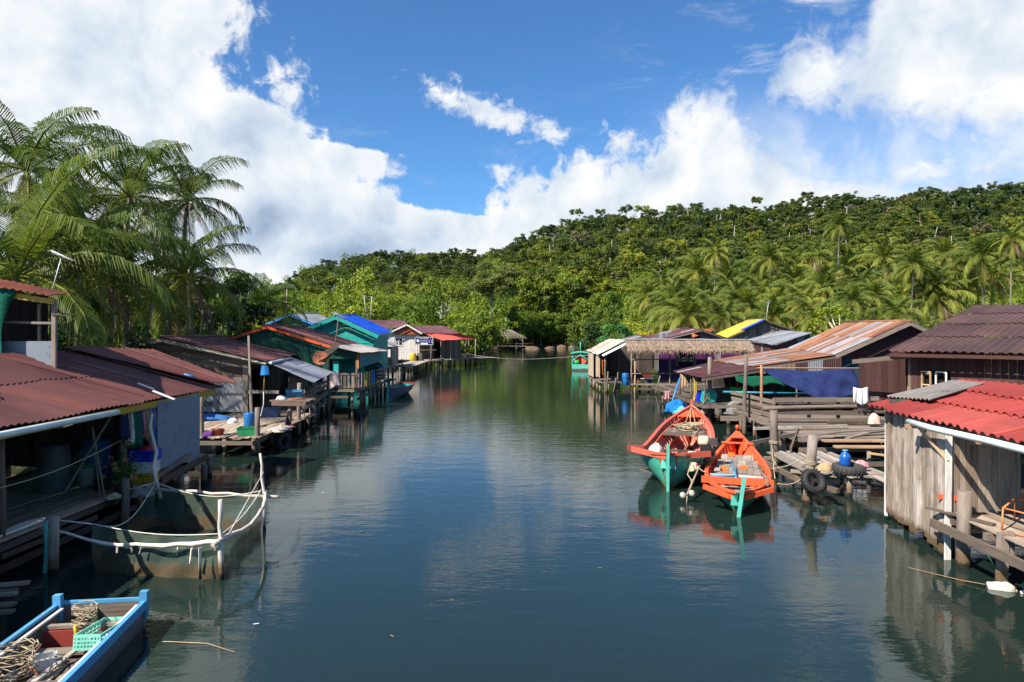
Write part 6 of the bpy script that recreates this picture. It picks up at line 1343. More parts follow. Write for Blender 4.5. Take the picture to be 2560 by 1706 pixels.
def stamp(Q, x, y, z, s, rot, sz=1.0):
    c, s_ = math.cos(rot), math.sin(rot); M = np.array([[c, -s_, 0], [s_, c, 0], [0, 0, sz]]) * s
    return Q @ M.T + np.array([x, y, z])

# the skyline trees and tall emergents are trees of their own; the rest of the far wood reads as one mass
HG = 'forest trees standing out on the hill slopes'
protos = []
for i in range(9):
    Q, T, h, cl, mb = tmpl[i]
    root = thing('forest_tree', 'leafy tree among the forest of the hill slope', 'tree', (0, 0, 0), HG)
    o = bpy.data.objects.new('crown', quad_mesh('crown', Q, np.clip(T + .5, 0, 1), [MAT['forest_leaf']])); COL.objects.link(o); o.parent = root
    mb.build('trunk', MAT['pale_trunk' if i in (2, 4) else 'trunk'], root, True)
    protos.append(root)
def ridge_own(x, y): return (y > 385 and x > -40) or (y > 470 and x < 5)
own = []; rest = []
ridge = [q for q in sites if ridge_own(*q)]
front = [q for q in sites if not ridge_own(*q)]
own = ridge[:110] + front[:120]; rest = ridge[110:] + front[120:]
usedp = set()
for k, (x, y) in enumerate(own):
    i = (k * 4 + (k // 9)) % 9; sky_ = k < len(ridge[:110]); s_ = NR.uniform(.7, 1.2); rot = NR.random() * 6.28
    lab = ('dark forest tree on the skyline of the low far hill' if x < 5 and y > 460 else 'dark forest tree on the skyline of the broad right hill') if sky_ else ('leafy tree among the forest of the right hill slope' if x > -45 and y < 430 else 'dark leafy tree on the slope of the low far hill')
    z = gz(x, y) + (-1.5 if sky_ else .5)
    if i not in usedp:
        usedp.add(i); r = protos[i]; r.location = (x, y, z); r.rotation_euler = (0, 0, rot); r.scale = (s_, s_, s_ * 1.05); r['label'] = lab
    else:
        r = copy_thing(protos[i], (x, y, z), rot, (s_, s_, s_ * NR.uniform(.85, 1.1)), lab, HG)
    t = hill_tone(x, y) - (.12 if sky_ else 0)
    for ch in r.children: ch.color = (1 + t - .5, 1, 1, 1)
for x, y in rest:
    i = NR.integers(0, 9); Q, T, h, cl, mb = tmpl[i]; t = hill_tone(x, y)
    QS.append(stamp(Q, x, y, gz(x, y) - 1.5, NR.uniform(.7, 1.2), NR.random() * 6.28, NR.uniform(.85, 1.1))); TS.append(np.clip(T + t, 0, 1)); MS.append(np.full(len(T), int(NR.random() < .03)))
fo = bpy.data.objects.new('forest', quad_mesh('forest', np.concatenate(QS), np.concatenate(TS), [MAT['forest_leaf'], MAT['dry_leaf']], np.concatenate(MS))); COL.objects.link(fo)
tag(fo, 'dense green forest covering the hills behind the river', 'forest', kind='stuff')
# pale bare trunks scattered in the far wood
mb = MB()
for x, y in [front[int(k)] for k in NR.integers(0, len(front), 170)]:
    z = gz(x, y); h = NR.uniform(8, 13)
    mb.tube([(x, y, z), (x + NR.normal() * .3, y, z + h * .5), (x + NR.normal() * .6, y, z + h)], [.24, .2, .1], 5, cap=False)
tag(mb.build('forest_stems', MAT['pale_trunk']), 'pale bare stems standing in the far forest', 'tree trunks', kind='stuff')

# ---- bushes and mangrove between the houses and the hills
BQ = []; BT = []
btm = []; btf = []
for i in range(6):
    cl = crown_clumps([1.6, 2.2, 1.3, 2.6, 1.8, 1.1][i], [1.7, 1.6, 2.0, 1.5, 2.2, 1.4][i], [1.3, 1.7, 1.0, 2.2, 1.3, .8][i], 8, .7, 1.25, tv=.10)
    btm.append(leaves(cl, 95, .25, tone=0.0, flat=.85, shell=.4)); btf.append(leaves([(c * 1.8, r_ * 1.8, t_) for c, r_, t_ in cl], 40, .28, tone=0.0, flat=.85, shell=.4))
def bush_ok(x, y): return bankd(x, y) > 0.6 and in_view(x, y, 1.03)
bs = scatter(760, (-150, -2), (72, 300), lambda x, y: bankd(x, y) > -.5 and in_view(x, y, 1.03) and (x + 1.2) ** 2 + (y - 178) ** 2 > 40 and not (-23 < x < -3 and y < 104))
bs += scatter(420, (-8, 60), (140, 300), lambda x, y: bush_ok(x, y) and (x + 1.2) ** 2 + (y - 178) ** 2 > 40)
hillb = scatter(1500, (-200, 330), (200, 520), lambda x, y: in_view(x, y) and gz(x, y) > 5 and (y < 428 or x < 0))
bs += hillb
bs += scatter(520, (20, 175), (68, 225), lambda x, y: bush_ok(x, y) and not (x < 34 and y < 84))
for x, y in bs:
    i = NR.integers(0, 6); Q, T = (btf if y > 135 else btm)[i]; far = 0
    s_ = NR.uniform(.75, 1.5) * (1 + .9 * far) * (1.1 if x < 0 else .85)
    z = gz(x, y) - .4
    t = np.clip(NR.normal() * .13 + .50 + (.06 if x < 0 else 0), .1, .9)
    if gz(x, y) > 9: t = hill_tone(x, y) - .05
    if gz(x, y) > 9 and y > 250: Q, T = Q[::2], T[::2]
    BQ.append(stamp(Q, x, y, z, s_, NR.random() * 6.28, NR.uniform(.8, 1.3))); BT.append(np.clip(T + t, 0, 1))
bo = bpy.data.objects.new('undergrowth', quad_mesh('undergrowth', np.concatenate(BQ), np.concatenate(BT), [MAT['bright_leaf']])); COL.objects.link(bo)
tag(bo, 'bright green scrub and mangrove filling the land behind the houses', 'undergrowth', kind='stuff')

# mangrove trees one can tell apart along the far water edge
MG = 'mangrove trees along the far water edge'
mp = [tree_proto('mangrove_tree', 'leafy mangrove tree at the far water edge beside the moored teal boat', 'tree', [4.2, 3.4, 5.0][i], [2.3, 2.6, 2.1][i], [2.7, 2.3, 3.2][i], 12, .8, 1.4, .24, 115, 'bright_leaf', r0=.16, tone=[.5, .4, .56][i], bare=.1)[0] for i in range(3)]
shore = [(1300, 866, 198), (1340, 860, 205), (1372, 864, 207), (1405, 866, 206), (1437, 866, 205), (1460, 868, 200), (1486, 870, 192), (1512, 872, 184), (1540, 874, 176), (1570, 876, 170), (1598, 876, 166),
         (1420, 850, 214), (1292, 866, 194), (1314, 866, 198), (1330, 866, 203), (1352, 866, 204), (1385, 866, 205), (1278, 866, 197), (1305, 866, 206), (1418, 866, 206), (1360, 846, 214), (1480, 850, 206), (1530, 852, 196), (1320, 846, 212), (1270, 868, 206), (1285, 850, 214)]
first = [True] * 3
for k, (px, py, y) in enumerate(shore):
    x = (px - CX) * y / F; i = k % 3; s_ = 1.15 + .5 * ((k * 5) % 7) / 7 + (.5 if py < 855 else 0); z = max(-.2, gz(x, y) - .3)
    if first[i]: first[i] = False; r = mp[i]; r.location = (x, y, z); r.scale = (s_, s_, s_); r['group'] = MG
    else: r = copy_thing(mp[i], (x, y, z), k * 1.7, (s_, s_, s_ * (1 + .1 * (k % 3))), None, MG)
    for ch in r.children: ch.color = (1 + (-.25, .0, -.15, .1)[k % 4], 1, 1, 1)
def one_tree(name, label, px, py_base, y, h, w_, hh, k, rmin, rmax, size, per, leaf, zbase=None, **kw):
    r, _ = tree_proto(name, label, 'tree', h, w_, hh, k, rmin, rmax, size, per, leaf, **kw)
    x = (px - CX) * y / F; r.location = (x, y, gz(x, y) - .2 if zbase is None else zbase); return r
one_tree('broadleaf_tree', 'tall round crowned tree on a bare trunk behind the thatched hut frame', 1228, 810, 190, 16.5, 8.4, 4.6, 34, 1.4, 2.7, .30, 90, 'olive_leaf', r0=.6, tone=.55, bare=.55)
one_tree('leafless_tree', 'half bare spreading tree with whitish branches above the shop house', 1100, 790, 150, 9.6, 5.0, 2.8, 14, .7, 1.4, .26, 20, 'olive_leaf', trunk='pale_trunk', r0=.5, tone=.6, bare=.3)
one_tree('mangrove_bush', 'big bright green mangrove bush right of the red awning', 1212, 880, 146, 4.6, 2.5, 3.4, 18, 1.0, 1.6, .34, 64, 'bright_leaf', zbase=0.0, tone=.62, bare=.15)
one_tree('mangrove_bush', 'smaller green mangrove bush nearest the red awning posts', 1165, 885, 126, 2.2, 2.4, 1.8, 14, .8, 1.3, .3, 64, 'bright_leaf', zbase=0.0, tone=.5, bare=.15)
one_tree('yellow_bush', 'yellow green bush behind the maroon shop house roof', 1110, 830, 132, 3.0, 2.6, 1.3, 14, .6, 1.0, .3, 60, 'yellow_leaf', tone=.5, bare=.2)
one_tree('emerald_tree', 'dense emerald green tree at the water behind the thatched awning', 1545, 860, 138, 4.2, 3.2, 3.2, 22, 1.1, 1.7, .34, 70, 'emerald_leaf', tone=.5, bare=.15)
one_tree('emerald_tree', 'dark green leafy tree left of the emerald tree', 1480, 866, 158, 4.8, 3.6, 4.0, 20, 1.2, 2.0, .36, 64, 'dark_leaf', tone=.6, bare=.15)
one_tree('yellow_bush', 'yellow leaved tree right beside the emerald tree', 1612, 850, 112, 3.2, 2.3, 2.2, 14, .7, 1.2, .3, 64, 'yellow_leaf', tone=.45, bare=.2)
one_tree('broadleaf_tree', 'glossy yellow green tree just behind the rust striped roof', 2092, 860, 66, 4.0, 2.8, 2.4, 18, .7, 1.2, .22, 90, 'bright_leaf', trunk='pale_trunk', tone=.62, bare=.3)
one_tree('broadleaf_tree', 'grey green feathery tree left of the maroon roof slope', 2400, 800, 80, 4.2, 4.2, 2.0, 16, .8, 1.4, .2, 60, 'olive_leaf', trunk='pale_trunk', tone=.35, bare=.25)
one_tree('broadleaf_tree', 'olive tree behind the top of the maroon roof', 2510, 790, 88, 5.0, 4.6, 2.4, 18, 1.0, 1.6, .26, 60, 'olive_leaf', tone=.5, bare=.25)
one_tree('flowering_tree', 'orange yellow flowering tree at the right picture edge', 2568, 760, 62, 4.9, 1.1, .9, 10, .4, .7, .16, 110, 'yellow_leaf', tone=.95, bare=.5)
# bare dead trees on the slope
def dead_tree(label, px, py, y, h, r0, nb):
    b = at(px, py, y); b.z = gz(b.x, b.y); mb = MB()
    mb.tube([b - Vector((0, 0, .5)), b + Vector((.2, 0, h * .25)), b + Vector((.3, 0, h * .4))], [r0 * 1.2, r0, r0 * .8], 6)
    for i in range(nb):
        a = (i + .5) / nb * 2 - 1; e = b + Vector((a * h * .42, rng.uniform(-1, 1), h * rng.uniform(.75, 1.05))); k = b + Vector((a * h * .2, 0, h * .6)); s0 = b + Vector((.25, 0, h * .36))
        mb.tube([s0, k, e], [r0 * .6, r0 * .45, r0 * .12], 5)
        for q in (1, 2):
            mb.tube([k.lerp(e, .3 * q), k.lerp(e, .3 * q) + Vector((rng.uniform(-1, 1) * h * .1, 0, h * .16))], [r0 * .25, r0 * .08], 4)
    return single(mb, 'dead_tree', MAT['pale_trunk'], label, 'tree')
dead_tree('white leafless forked tree on the lower right slope above the palms', 1628, 690, 250, 9.5, .36, 6)
dead_tree('small white leafless stump tree left of the forked white tree', 1602, 690, 250, 5.0, .25, 3)
dead_tree('thin grey bare sapling above the blue trimmed grey roof', 750, 768, 110, 4.0, .09, 3)

# ---- shade trees and scrub behind the left houses
one_tree('broadleaf_tree', 'dark leafy tree between the outer coconut palm and the small palm', 585, 800, 52, 5.6, 2.3, 2.2, 16, .7, 1.2, .24, 90, 'dark_leaf', r0=.2, tone=.6, bare=.5)
one_tree('broadleaf_tree', 'shaded dark tree right behind the green netting shed', 200, 830, 30, 3.2, 2.6, 2.4, 16, .7, 1.1, .2, 90, 'dark_leaf', tone=.4, bare=.3)
one_tree('broadleaf_tree', 'sunlit yellow green tree glimpsed between the palm trunks', 400, 830, 60, 3.4, 6.5, 2.2, 22, .9, 1.5, .26, 70, 'bright_leaf', tone=.72, bare=.3)
one_tree('broadleaf_tree', 'dark tree with bare trunks left of the weathered gable ridge', 335, 830, 50, 7.0, 5.0, 2.2, 22, .9, 1.5, .26, 70, 'dark_leaf', tone=.45, bare=.5)
one_tree('broadleaf_tree', 'dark green tree above the weathered house ridge', 520, 830, 58, 5.4, 4.0, 2.4, 20, .9, 1.5, .26, 70, 'dark_leaf', tone=.5, bare=.4)
one_tree('broadleaf_tree', 'dark shaded tree at the left picture edge under the palms', 40, 830, 40, 5.2, 6.0, 2.6, 24, 1.0, 1.6, .26, 70, 'dark_leaf', tone=.4, bare=.4)
LQ = []; LT = []
for x, y in scatter(170, (-48, -15), (29, 74), lambda x, y: in_view(x, y) and not (x > -23 and 30 < y < 46) and not (x > -20 and y < 60 and y > 40) and not (x > -22.5 and y > 56) and x < -15 - (y < 30) * 0):
    Q, T = btm[NR.integers(0, 6)]
    LQ.append(stamp(Q, x, y, gz(x, y) - .3, NR.uniform(.45, .95), NR.random() * 6.28)); LT.append(np.clip(T + NR.uniform(.15, .55), 0, 1))
lo = bpy.data.objects.new('undergrowth', quad_mesh('undergrowth', np.concatenate(LQ), np.concatenate(LT), [MAT['dark_leaf']])); COL.objects.link(lo)
tag(lo, 'shaded shrubs under the coconut palms behind the left houses', 'undergrowth', kind='stuff')
mb = MB()
for k, (px, y, r_, ln) in enumerate([(265, 34, .12, .3), (285, 34, .09, -.2), (312, 36, .15, .1), (330, 37, .12, 1.1), (395, 40, .13, .7), (362, 44, .1, .2), (465, 46, .19, .15), (490, 50, .1, .5), (572, 52, .1, -.1), (430, 52, .1, .5), (540, 55, .08, .6)]):
    b = at(px, 860, y); b.z = gz(b.x, b.y) - .3
    m2 = MB(); m2.tube([b, b + Vector((ln * .4, 0, 2.2)), b + Vector((ln, 0, 5.5))], [r_ * 1.3, r_, r_ * .75], 8)
    single(m2, 'bare_tree', MAT['palm_trunk'], 'slim bare tree trunk standing in the palm shade behind the weathered plank house', 'tree trunk', 'bare trunks under the left palms')
# ================================================================== BOATS
def M_hull(name, col, low, zlow, wear=.12):
    m, n, b, o = mat(name); q = posn(n); a = n.noise(n.mapping(q, scale=(1, 1, 3)), 2.2, 6, .65, .3); e = n.noise(q, 14, 5, .7)
    c = n.mix(n.smooth(a, .3, .7), col, tuple(k * .72 for k in col))
    z = n.new('ShaderNodeSeparateXYZ'); n.put(z.inputs[0], q)
    zz = n.math('ADD', z.outputs[2], n.math('MULTIPLY', n.math('SUBTRACT', a, .5), .35))
    c = n.mix(n.math('MULTIPLY', n.smooth(zz, zlow + .12, zlow - .10), .85), c, low)
    c = n.mix(n.smooth(n.math('ADD', n.math('MULTIPLY', a, .5), n.math('MULTIPLY', e, .5)), .66 - wear * .3, .72 - wear * .2), c, (.20, .19, .15))
    n.put(b.inputs['Base Color'], c); b.inputs['Roughness'].default_value = .5; bump(n, b, e, .004, .5); return m
MAT['hull_teal'] = M_hull('hull_teal', (.07, .42, .30), (.22, .20, .05), .16)
MAT['hull_green'] = M_hull('hull_green', (.035, .28, .20), (.14, .15, .06), .10, .2)
MAT['hull_blue'] = M_hull('hull_blue', (.02, .11, .22), (.02, .14, .12), .22, .2)
MAT['hull_grey'] = M_hull('hull_grey', (.16, .15, .16), (.07, .07, .07), .10, .3)
MAT['boat_orange'] = M_paint('boat_orange', (.72, .105, .030), .5, .06, (.30, .20, .14), var=.12)
MAT['boat_coral'] = M_paint('boat_coral', (.50, .095, .055), .6, .14, (.50, .34, .28), var=.18)
MAT['boat_dark_red'] = M_paint('boat_dark_red', (.24, .035, .025), .6, .12, (.20, .13, .1))
MAT['teal_paint'] = M_paint('teal_paint', (.10, .46, .36), .5, .16, (.18, .26, .2))
MAT['sky_paint'] = M_paint('sky_paint', (.075, .29, .50), .55, .32, (.26, .32, .36))
MAT['engine_dark'] = M_plain('engine_dark', (.035, .033, .032), .5, .5, metal=.5)
MAT['steel'] = M_plain('steel', (.30, .27, .23), .5, .5, metal=.4)
MAT['rib_pale'] = M_paint('rib_pale', (.58, .27, .20), .6, .25, (.55, .45, .40), var=.2)
class Hull:
    def __init__(s, L, wm, tm, zs, zk, p0=2.2, q0=.75, p1=1.9, w1=0.0, vee=1.7, rake0=.0, rake1=.0):
        s.__dict__.update(locals())
    def w(s, t):
        if t < s.tm: return s.wm * max(0, 1 - (1 - t / s.tm) ** s.p0) ** s.q0
        return s.w1 + (s.wm - s.w1) * (1 - ((t - s.tm) / (1 - s.tm)) ** s.p1)
    def pt(s, t, a, sd, off=0.0):
        """a: 0 gunwale .. 1 keel"""
        w_ = max(0, s.w(t) - off); zt, zb = s.zs(t), s.zk(t) + off
        v = s.vee + 2.0 * (1 - min(1, s.w(t) / s.wm)) * -.45
        x = sd * w_ * (1 - a ** max(1.15, v)); z = zt + (zb - zt) * a
        y = s.L * t - s.rake0 * (1 - t) ** 6 * (1 - a) * -1 * 0 - s.rake0 * (a) * (1 - t) ** 5 * -1 + s.rake1 * (1 - a) * t ** 5
        return Vector((x, y, z))
def build_boat(name, label, loc, yaw, hl, mo, mi, mg, nribs, rib_m, tr=(0.06, .95), gw=.075, cat='boat', ns=36, coam=.0):
    root = thing(name, label, cat, loc); root.rotation_euler = (0, 0, yaw)
    for nm, off, m in (('hull', 0, mo), ('lining', .045, mi)):
        mb = MB()
        for sd in (-1, 1):
            P = [[hl.pt(i / ns if off == 0 else .012 + .976 * i / ns, a / 8, sd, off) for a in range(9)] for i in range(ns + 1)]
            mb.grid(P, r=lambda i, j: (j * .37) % 1, uv=lambda i, j: (j * .2, i / ns * hl.L))
        if hl.w1 > 0:
            tt = 1 if off == 0 else .985
            pl = [hl.pt(tt, a / 8, -1, off) for a in range(9)] + [hl.pt(tt, a / 8, 1, off) for a in range(7, -1, -1)]
            mb.face(pl, [(q.x, q.z) for q in pl], r=.5)
        mb.build(nm, MAT[m], root, True)
    for sd in (-1, 1):
        mb = MB(); P = [hl.pt(i / 40, 0, sd) for i in range(41)]; I_ = [hl.pt(.012 + .976 * i / 40, 0, sd, .045) for i in range(41)]
        for i in range(40):
            for k, (u0, u1) in enumerate(((P[i], P[i + 1]),)):
                o0 = Vector((sd * gw * .55, 0, 0)); h0 = Vector((0, 0, .035)); i0, i1 = I_[i], I_[i + 1]; inn = Vector((-sd * gw * .45, 0, 0))
                A0, A1, B0, B1 = u0 + o0, u1 + o0, i0 + inn, i1 + inn
                if abs(B0.x) < .01 or B0.x * sd < 0: B0.x = 0
                if abs(B1.x) < .01 or B1.x * sd < 0: B1.x = 0
                mb.hexa([A0 - h0, B0 - h0, B0 + h0, A0 + h0, A1 - h0, B1 - h0, B1 + h0, A1 + h0], r=.5)
        mb.build('gunwale', MAT[mg], root, True)
    for k in range(nribs):
        t = tr[0] + (tr[1] - tr[0]) * (k + .5) / nribs; mb = MB()
        for sd in (-1, 1):
            pp = [hl.pt(t, a, sd, .05) for a in (0.0, .2, .4, .6, .8, .97)]
            for a, b in zip(pp, pp[1:]): mb.beam(a, b, .045, .06, up=(sd, 0, .4))
        mb.build('rib', MAT[rib_m], root, True)
    return root
# ---- K1 larger boat with the long tail engine
h1 = Hull(9.6, 1.08, .30, lambda t: .80 + .26 * (1 - t) ** 5 - .10 * math.sin(min(1, t * 1.4) * math.pi) + .62 * max(0, (t - .45) / .55) ** 2.4, lambda t: -.32 + .25 * t ** 6 + .10 * (1 - t) ** 8, p0=3.0, q0=.62, p1=3.8, rake0=.25, rake1=.35)
b0 = Vector((4.40, 19.3, 0)); yaw1 = -math.atan2(7.55 - 4.40, 28.7 - 19.3)
K1 = build_boat('fishing_boat', 'larger orange and teal wooden boat with a long tail engine and coiled rope', b0, yaw1, h1, 'hull_teal', 'boat_coral', 'boat_coral', 22, 'rib_pale', (.10, .90))
for sd in (-1, 1):
    mb = MB(); P = [h1.pt(.08 + .84 * i / 30, .20, sd, .10) for i in range(31)]
    for a, b in zip(P, P[1:]): mb.beam(a, b, .05, .15, up=(0, 0, 1))
    mb.build('stringer', MAT['boat_coral'], K1, True)
    mb = MB(); P = [h1.pt(.12 + .7 * i / 20, .55, sd, .10) for i in range(21)]
    for a, b in zip(P, P[1:]): mb.beam(a, b, .05, .12, up=(0, 0, 1))
    mb.build('stringer', MAT['boat_coral'], K1, True)
mb = MB(); mb.beam((-1.12, .72, 1.02), (-.05, .06, .96), .05, .16); mb.beam((-.05, .06, .96), (1.14, .75, 1.0), .05, .16); mb.build('stern_board', MAT['boat_coral'], K1, True)
mb = MB(); mb.beam((-1.28, .95, 1.02), (-.78, .90, 1.04), .20, .14, jit=.01); mb.build('cross_board', MAT['boat_dark_red'], K1, True)
mb = MB(); mb.beam((0, .02, -.30), (.02, -.10, 1.34), .08, .08, up=(0, 1, 0), jit=.006); mb.prism([(-.22, .62), (.22, .62), (.18, .88), (-.18, .88)], (0, .12, 0), (1, 0, 0), Z, (0, 1, 0), .05); mb.build('stern_post', MAT['teal_paint'], K1, True)
mb = MB(); planks(mb, (-.72, 6.35, .78), (0, 1, 0), (1, 0, 0), 1.15, 1.44, .2, .035, .012, .06, seed=181); mb.beam((-.80, 6.3, .72), (.80, 6.3, .72), .05, .12); mb.build('fore_deck', MAT['gray_wood'], K1, True)
mb = MB(); mb.beam((-.55, 1.55, .55), (-.12, 3.4, .30), .20, .035); mb.build('loose_board', MAT['boat_coral'], K1, True)
mb = MB(); mb.beam((.35, 1.9, .45), (.42, 3.9, .50), .26, .03); mb.build('loose_board', MAT['pale_wood'], K1, True)
mb = MB(); mb.beam((-.95, 1.2, .32), (.95, 1.2, .32), .22, .04); mb.beam((-.9, 4.9, .34), (.9, 4.9, .34), .2, .04); planks(mb, (-.5, 1.3, -.02), (0, 1, 0), (1, 0, 0), 5, 1.0, .2, .03, seed=182); mb.build('thwart', MAT['dark_wood'], K1, True)
mb = MB(); mb.beam((0, h1.L - .15, .9), (.02, h1.L + .48, 1.62), .13, .12, jit=.01); mb.build('bow_post', MAT['boat_dark_red'], K1, True)
mb = MB(); mb.prism([(-.44, 0), (.44, 0), (.12, .75), (-.12, .75)], (0, 8.55, 1.10), (1, 0, 0), Vector((0, 1, .22)).normalized(), Z, .03, r=.4); mb.build('bow_board', MAT['boat_orange'], K1, True)
# engine: block, tank, shaft, propeller
en = MB(); ec = Vector((.95, 1.75, .98)); en.box(ec, (.30, .42, .26)); en.box(ec + Vector((.02, -.05, -.22)), (.40, .50, .06)); en.lathe([(.0, 0), (.17, 0), (.19, .04), (.17, .10), (0, .11)], ec + Vector((.16, 0, 0)), 16, Matrix.Rotation(R(90), 3, 'Y')); en.tube([ec + Vector((-.1, .2, .05)), ec + Vector((-.1, .34, .08)), ec + Vector((-.1, .36, .2))], .05, 8)
en.tube([ec + Vector((0, -.2, -.2)), ec + Vector((0, -.5, -.3))], .05, 8); eb = en.build('engine', MAT['engine_dark'], K1, True)
mb = MB(); P = [[(ec + Vector((-.06 + .17 * s_ * (abs(math.cos(a)) ** .5) * math.copysign(1, math.cos(a)), .02 + .20 * s_ * (abs(math.sin(a)) ** .5) * math.copysign(1, math.sin(a)), .14 + z))) for a in [k / 20 * 2 * math.pi for k in range(21)]] for z, s_ in ((0, .9), (.03, 1), (.17, 1), (.22, .85))]; mb.grid(P); mb.face(P[-1][:-1], [(0, 0)] * 20, r=.5); o = mb.build('fuel_tank', MAT['cream_plastic']); o.parent = eb
mb = MB(); mb.box(ec + Vector((.24, 0, .20)), (.22, .26, .22)); o = mb.build('air_filter', MAT['dark_brown'], None); o.parent = eb
mb = MB(); tip = Vector((.62, -1.10, .22)); mb.tube([ec + Vector((-.02, -.25, -.15)), tip], .028, 8, r=.6); mb.tube([tip, tip + Vector((-.02, -.10, -.30))], .014, 5); mb.build('propeller_shaft', MAT['brown_pale'], K1, True)
mb = MB()
for a in (0.3, 3.44): c = tip + Vector((math.cos(a) * .12, -.02, math.sin(a) * .12)); mb.lathe([(0, -.012), (.07, -.008), (.09, 0), (.07, .012), (0, .016)], c, 12, Matrix.Rotation(R(75), 3, 'X') @ Matrix.Rotation(a, 3, 'Z'))
mb.lathe([(0, -.06), (.035, -.05), (.035, .05), (0, .06)], tip, 8, Matrix.Rotation(R(70), 3, 'X')); mb.build('propeller', MAT['steel'], K1, True)
mb = MB(); mb.tube([Vector((.62, .35, .82)), Vector((.56, -.2, .55)), tip + (ec - tip) * .25], .014, 5); mb.tube([(tip + (ec - tip) * .25) + Vector((.04 * math.cos(a), .02 * a / 6, .04 * math.sin(a))) for a in range(12)], .014, 5); mb.build('stay_rope', MAT['rope'], K1, True)
Rm1 = Matrix.Translation(b0) @ Matrix.Rotation(yaw1, 4, 'Z')
def inb(v): return Rm1 @ Vector(v)
jerrycan('white jerrycan with red cap half full in the stern of the larger boat', inb((-.45, 1.05, .62)), yaw1 + 1.2, .40, .30, .58, 'clear_plastic')
jerrycan('cream jerrycan lying on its side by the engine of the larger boat', inb((.42, .75, .58)), yaw1 + .9, .30, .22, .50, 'cream_plastic', lie=True)
def coil(name, label, c, rx, ry, n, rad, m, seed, zs=.03, loops=1.0):
    g_ = random.Random(seed); mb = MB()
    for k in range(n):
        ox, oy, s_ = g_.uniform(-.25, .25) * rx, g_.uniform(-.25, .25) * ry, g_.uniform(.6, 1.05)
        mb.tube([Vector(c) + Vector((ox + rx * s_ * math.cos(a), oy + ry * s_ * math.sin(a), rad + g_.uniform(0, zs) + zs * k * .5)) for a in [g_.random() + i * .42 for i in range(16)]], rad, 5)
    return single(mb, name, MAT[m], label, 'rope')
coil('rope_coil', 'big coil of cream rope on the fore deck of the larger boat', inb((.1, 6.95, .80)), .50, .42, 11, .020, 'rope', 4, .04)
mb = MB(); [mb.tube([inb((.0, 9.3, 1.4)), inb((-.05 + k * .1, 8.5, 1.12 + .1 * k)), inb((-.1 + .2 * k, 7.6, .92)), inb((.1, 7.1, .88))], .016, 5) for k in range(3)]; mb.tube([inb((.0, 9.45, 1.5)), inb((.5, 9.3, 1.2)), inb((.6, 8.0, 1.0)), inb((.45, 6.6, .85)), inb((.3, 5.6, .75))], .014, 5); single(mb, 'bow_line', MAT['rope'], 'rope tied round the bow post of the larger boat', 'rope')
mb = MB(); P = [[inb((-.12 + .55 * math.cos(a) * math.cos(e) * .5, 2.55 + 1.1 * math.sin(a) * math.cos(e), .22 + .22 * math.sin(e) + .02 * math.sin(a * 5))) for a in [k / 18 * 2 * math.pi for k in range(19)]] for e in (0, .35, .7, 1.1, 1.5)]; mb.grid(P); single(mb, 'net_heap', MAT['brown_net'], 'heap of dark brown fishing net inside the larger boat', 'fishing net')

# ---- K2 smaller orange boat
h2 = Hull(7.9, .86, .38, lambda t: .50 + .10 * (1 - t) ** 3 + .46 * max(0, (t - .35) / .65) ** 2.4, lambda t: -.25 + .3 * t ** 6 + .12 * (1 - t) ** 7, p0=2.2, q0=.60, p1=2.0, rake0=.3, rake1=.35)
b0 = Vector((5.48, 16.6, 0)); yaw2 = -math.atan2(8.05 - 5.48, 24.4 - 16.6)
K2 = build_boat('rowing_boat', 'smaller bright orange boat with grey plank decks and a blue pipe handle', b0, yaw2, h2, 'hull_green', 'boat_orange', 'boat_orange', 18, 'boat_orange', (.16, .88), .06)
mb = MB()
for y0_, ln_, z_ in ((5.15, .75, .50), (4.15, .95, .46), (3.30, .80, .42)):
    hw = h2.w((y0_ + ln_ / 2) / h2.L) * .78; planks(mb, (-hw, y0_, z_), (0, 1, 0), (1, 0, 0), ln_, 2 * hw, .22, .03, .010, .015, seed=int(y0_ * 10)); mb.beam((-hw, y0_, z_ - .05), (hw, y0_, z_ - .05), .05, .07)
mb.build('deck', MAT['pale_gray'], K2, True)
mb = MB(); hw = .5; planks(mb, (-.5, .55, .36), (0, 1, 0), (1, 0, 0), .75, 1.0, .2, .03, .01, .04, seed=191); planks(mb, (-.70, 1.55, .36), (0, 1, 0), (1, 0, 0), .22, 1.4, .25, .03, .01, seed=192); mb.build('stern_deck', MAT['pale_gray'], K2, True)
for y_, m in ((2.25, 'white_wood'), (2.75, 'white_wood')):
    mb = MB(); mb.log((-.80, y_, .44), (.80, y_, .44), .045, .045, 8, 2, .005); mb.build('thwart', MAT[m], K2, True)
mb = MB(); mb.beam((-.90, 1.32, .60), (.90, 1.36, .60), .06, .17, jit=.008); mb.build('cross_board', MAT['boat_orange'], K2, True)
mb = MB(); mb.beam((-.82, .55, .58), (-.18, .16, .46), .06, .12); mb.beam((-.18, .16, .46), (.18, .16, .46), .06, .13); mb.beam((.18, .16, .46), (.84, .62, .60), .06, .12); mb.beam((.10, .2, .5), (.75, 1.2, .62), .06, .05); mb.build('stern_board', MAT['boat_orange'], K2, True)
mb = MB(); mb.beam((0, .05, -.2), (.16, -.04, 1.0), .09, .07, up=(0, 1, 0)); mb.prism([(-.16, .25), (.16, .25), (.14, .48), (-.14, .48)], (0, .12, 0), (1, 0, 0), Z, (0, 1, 0), .04); mb.build('stern_post', MAT['teal_paint'], K2, True)
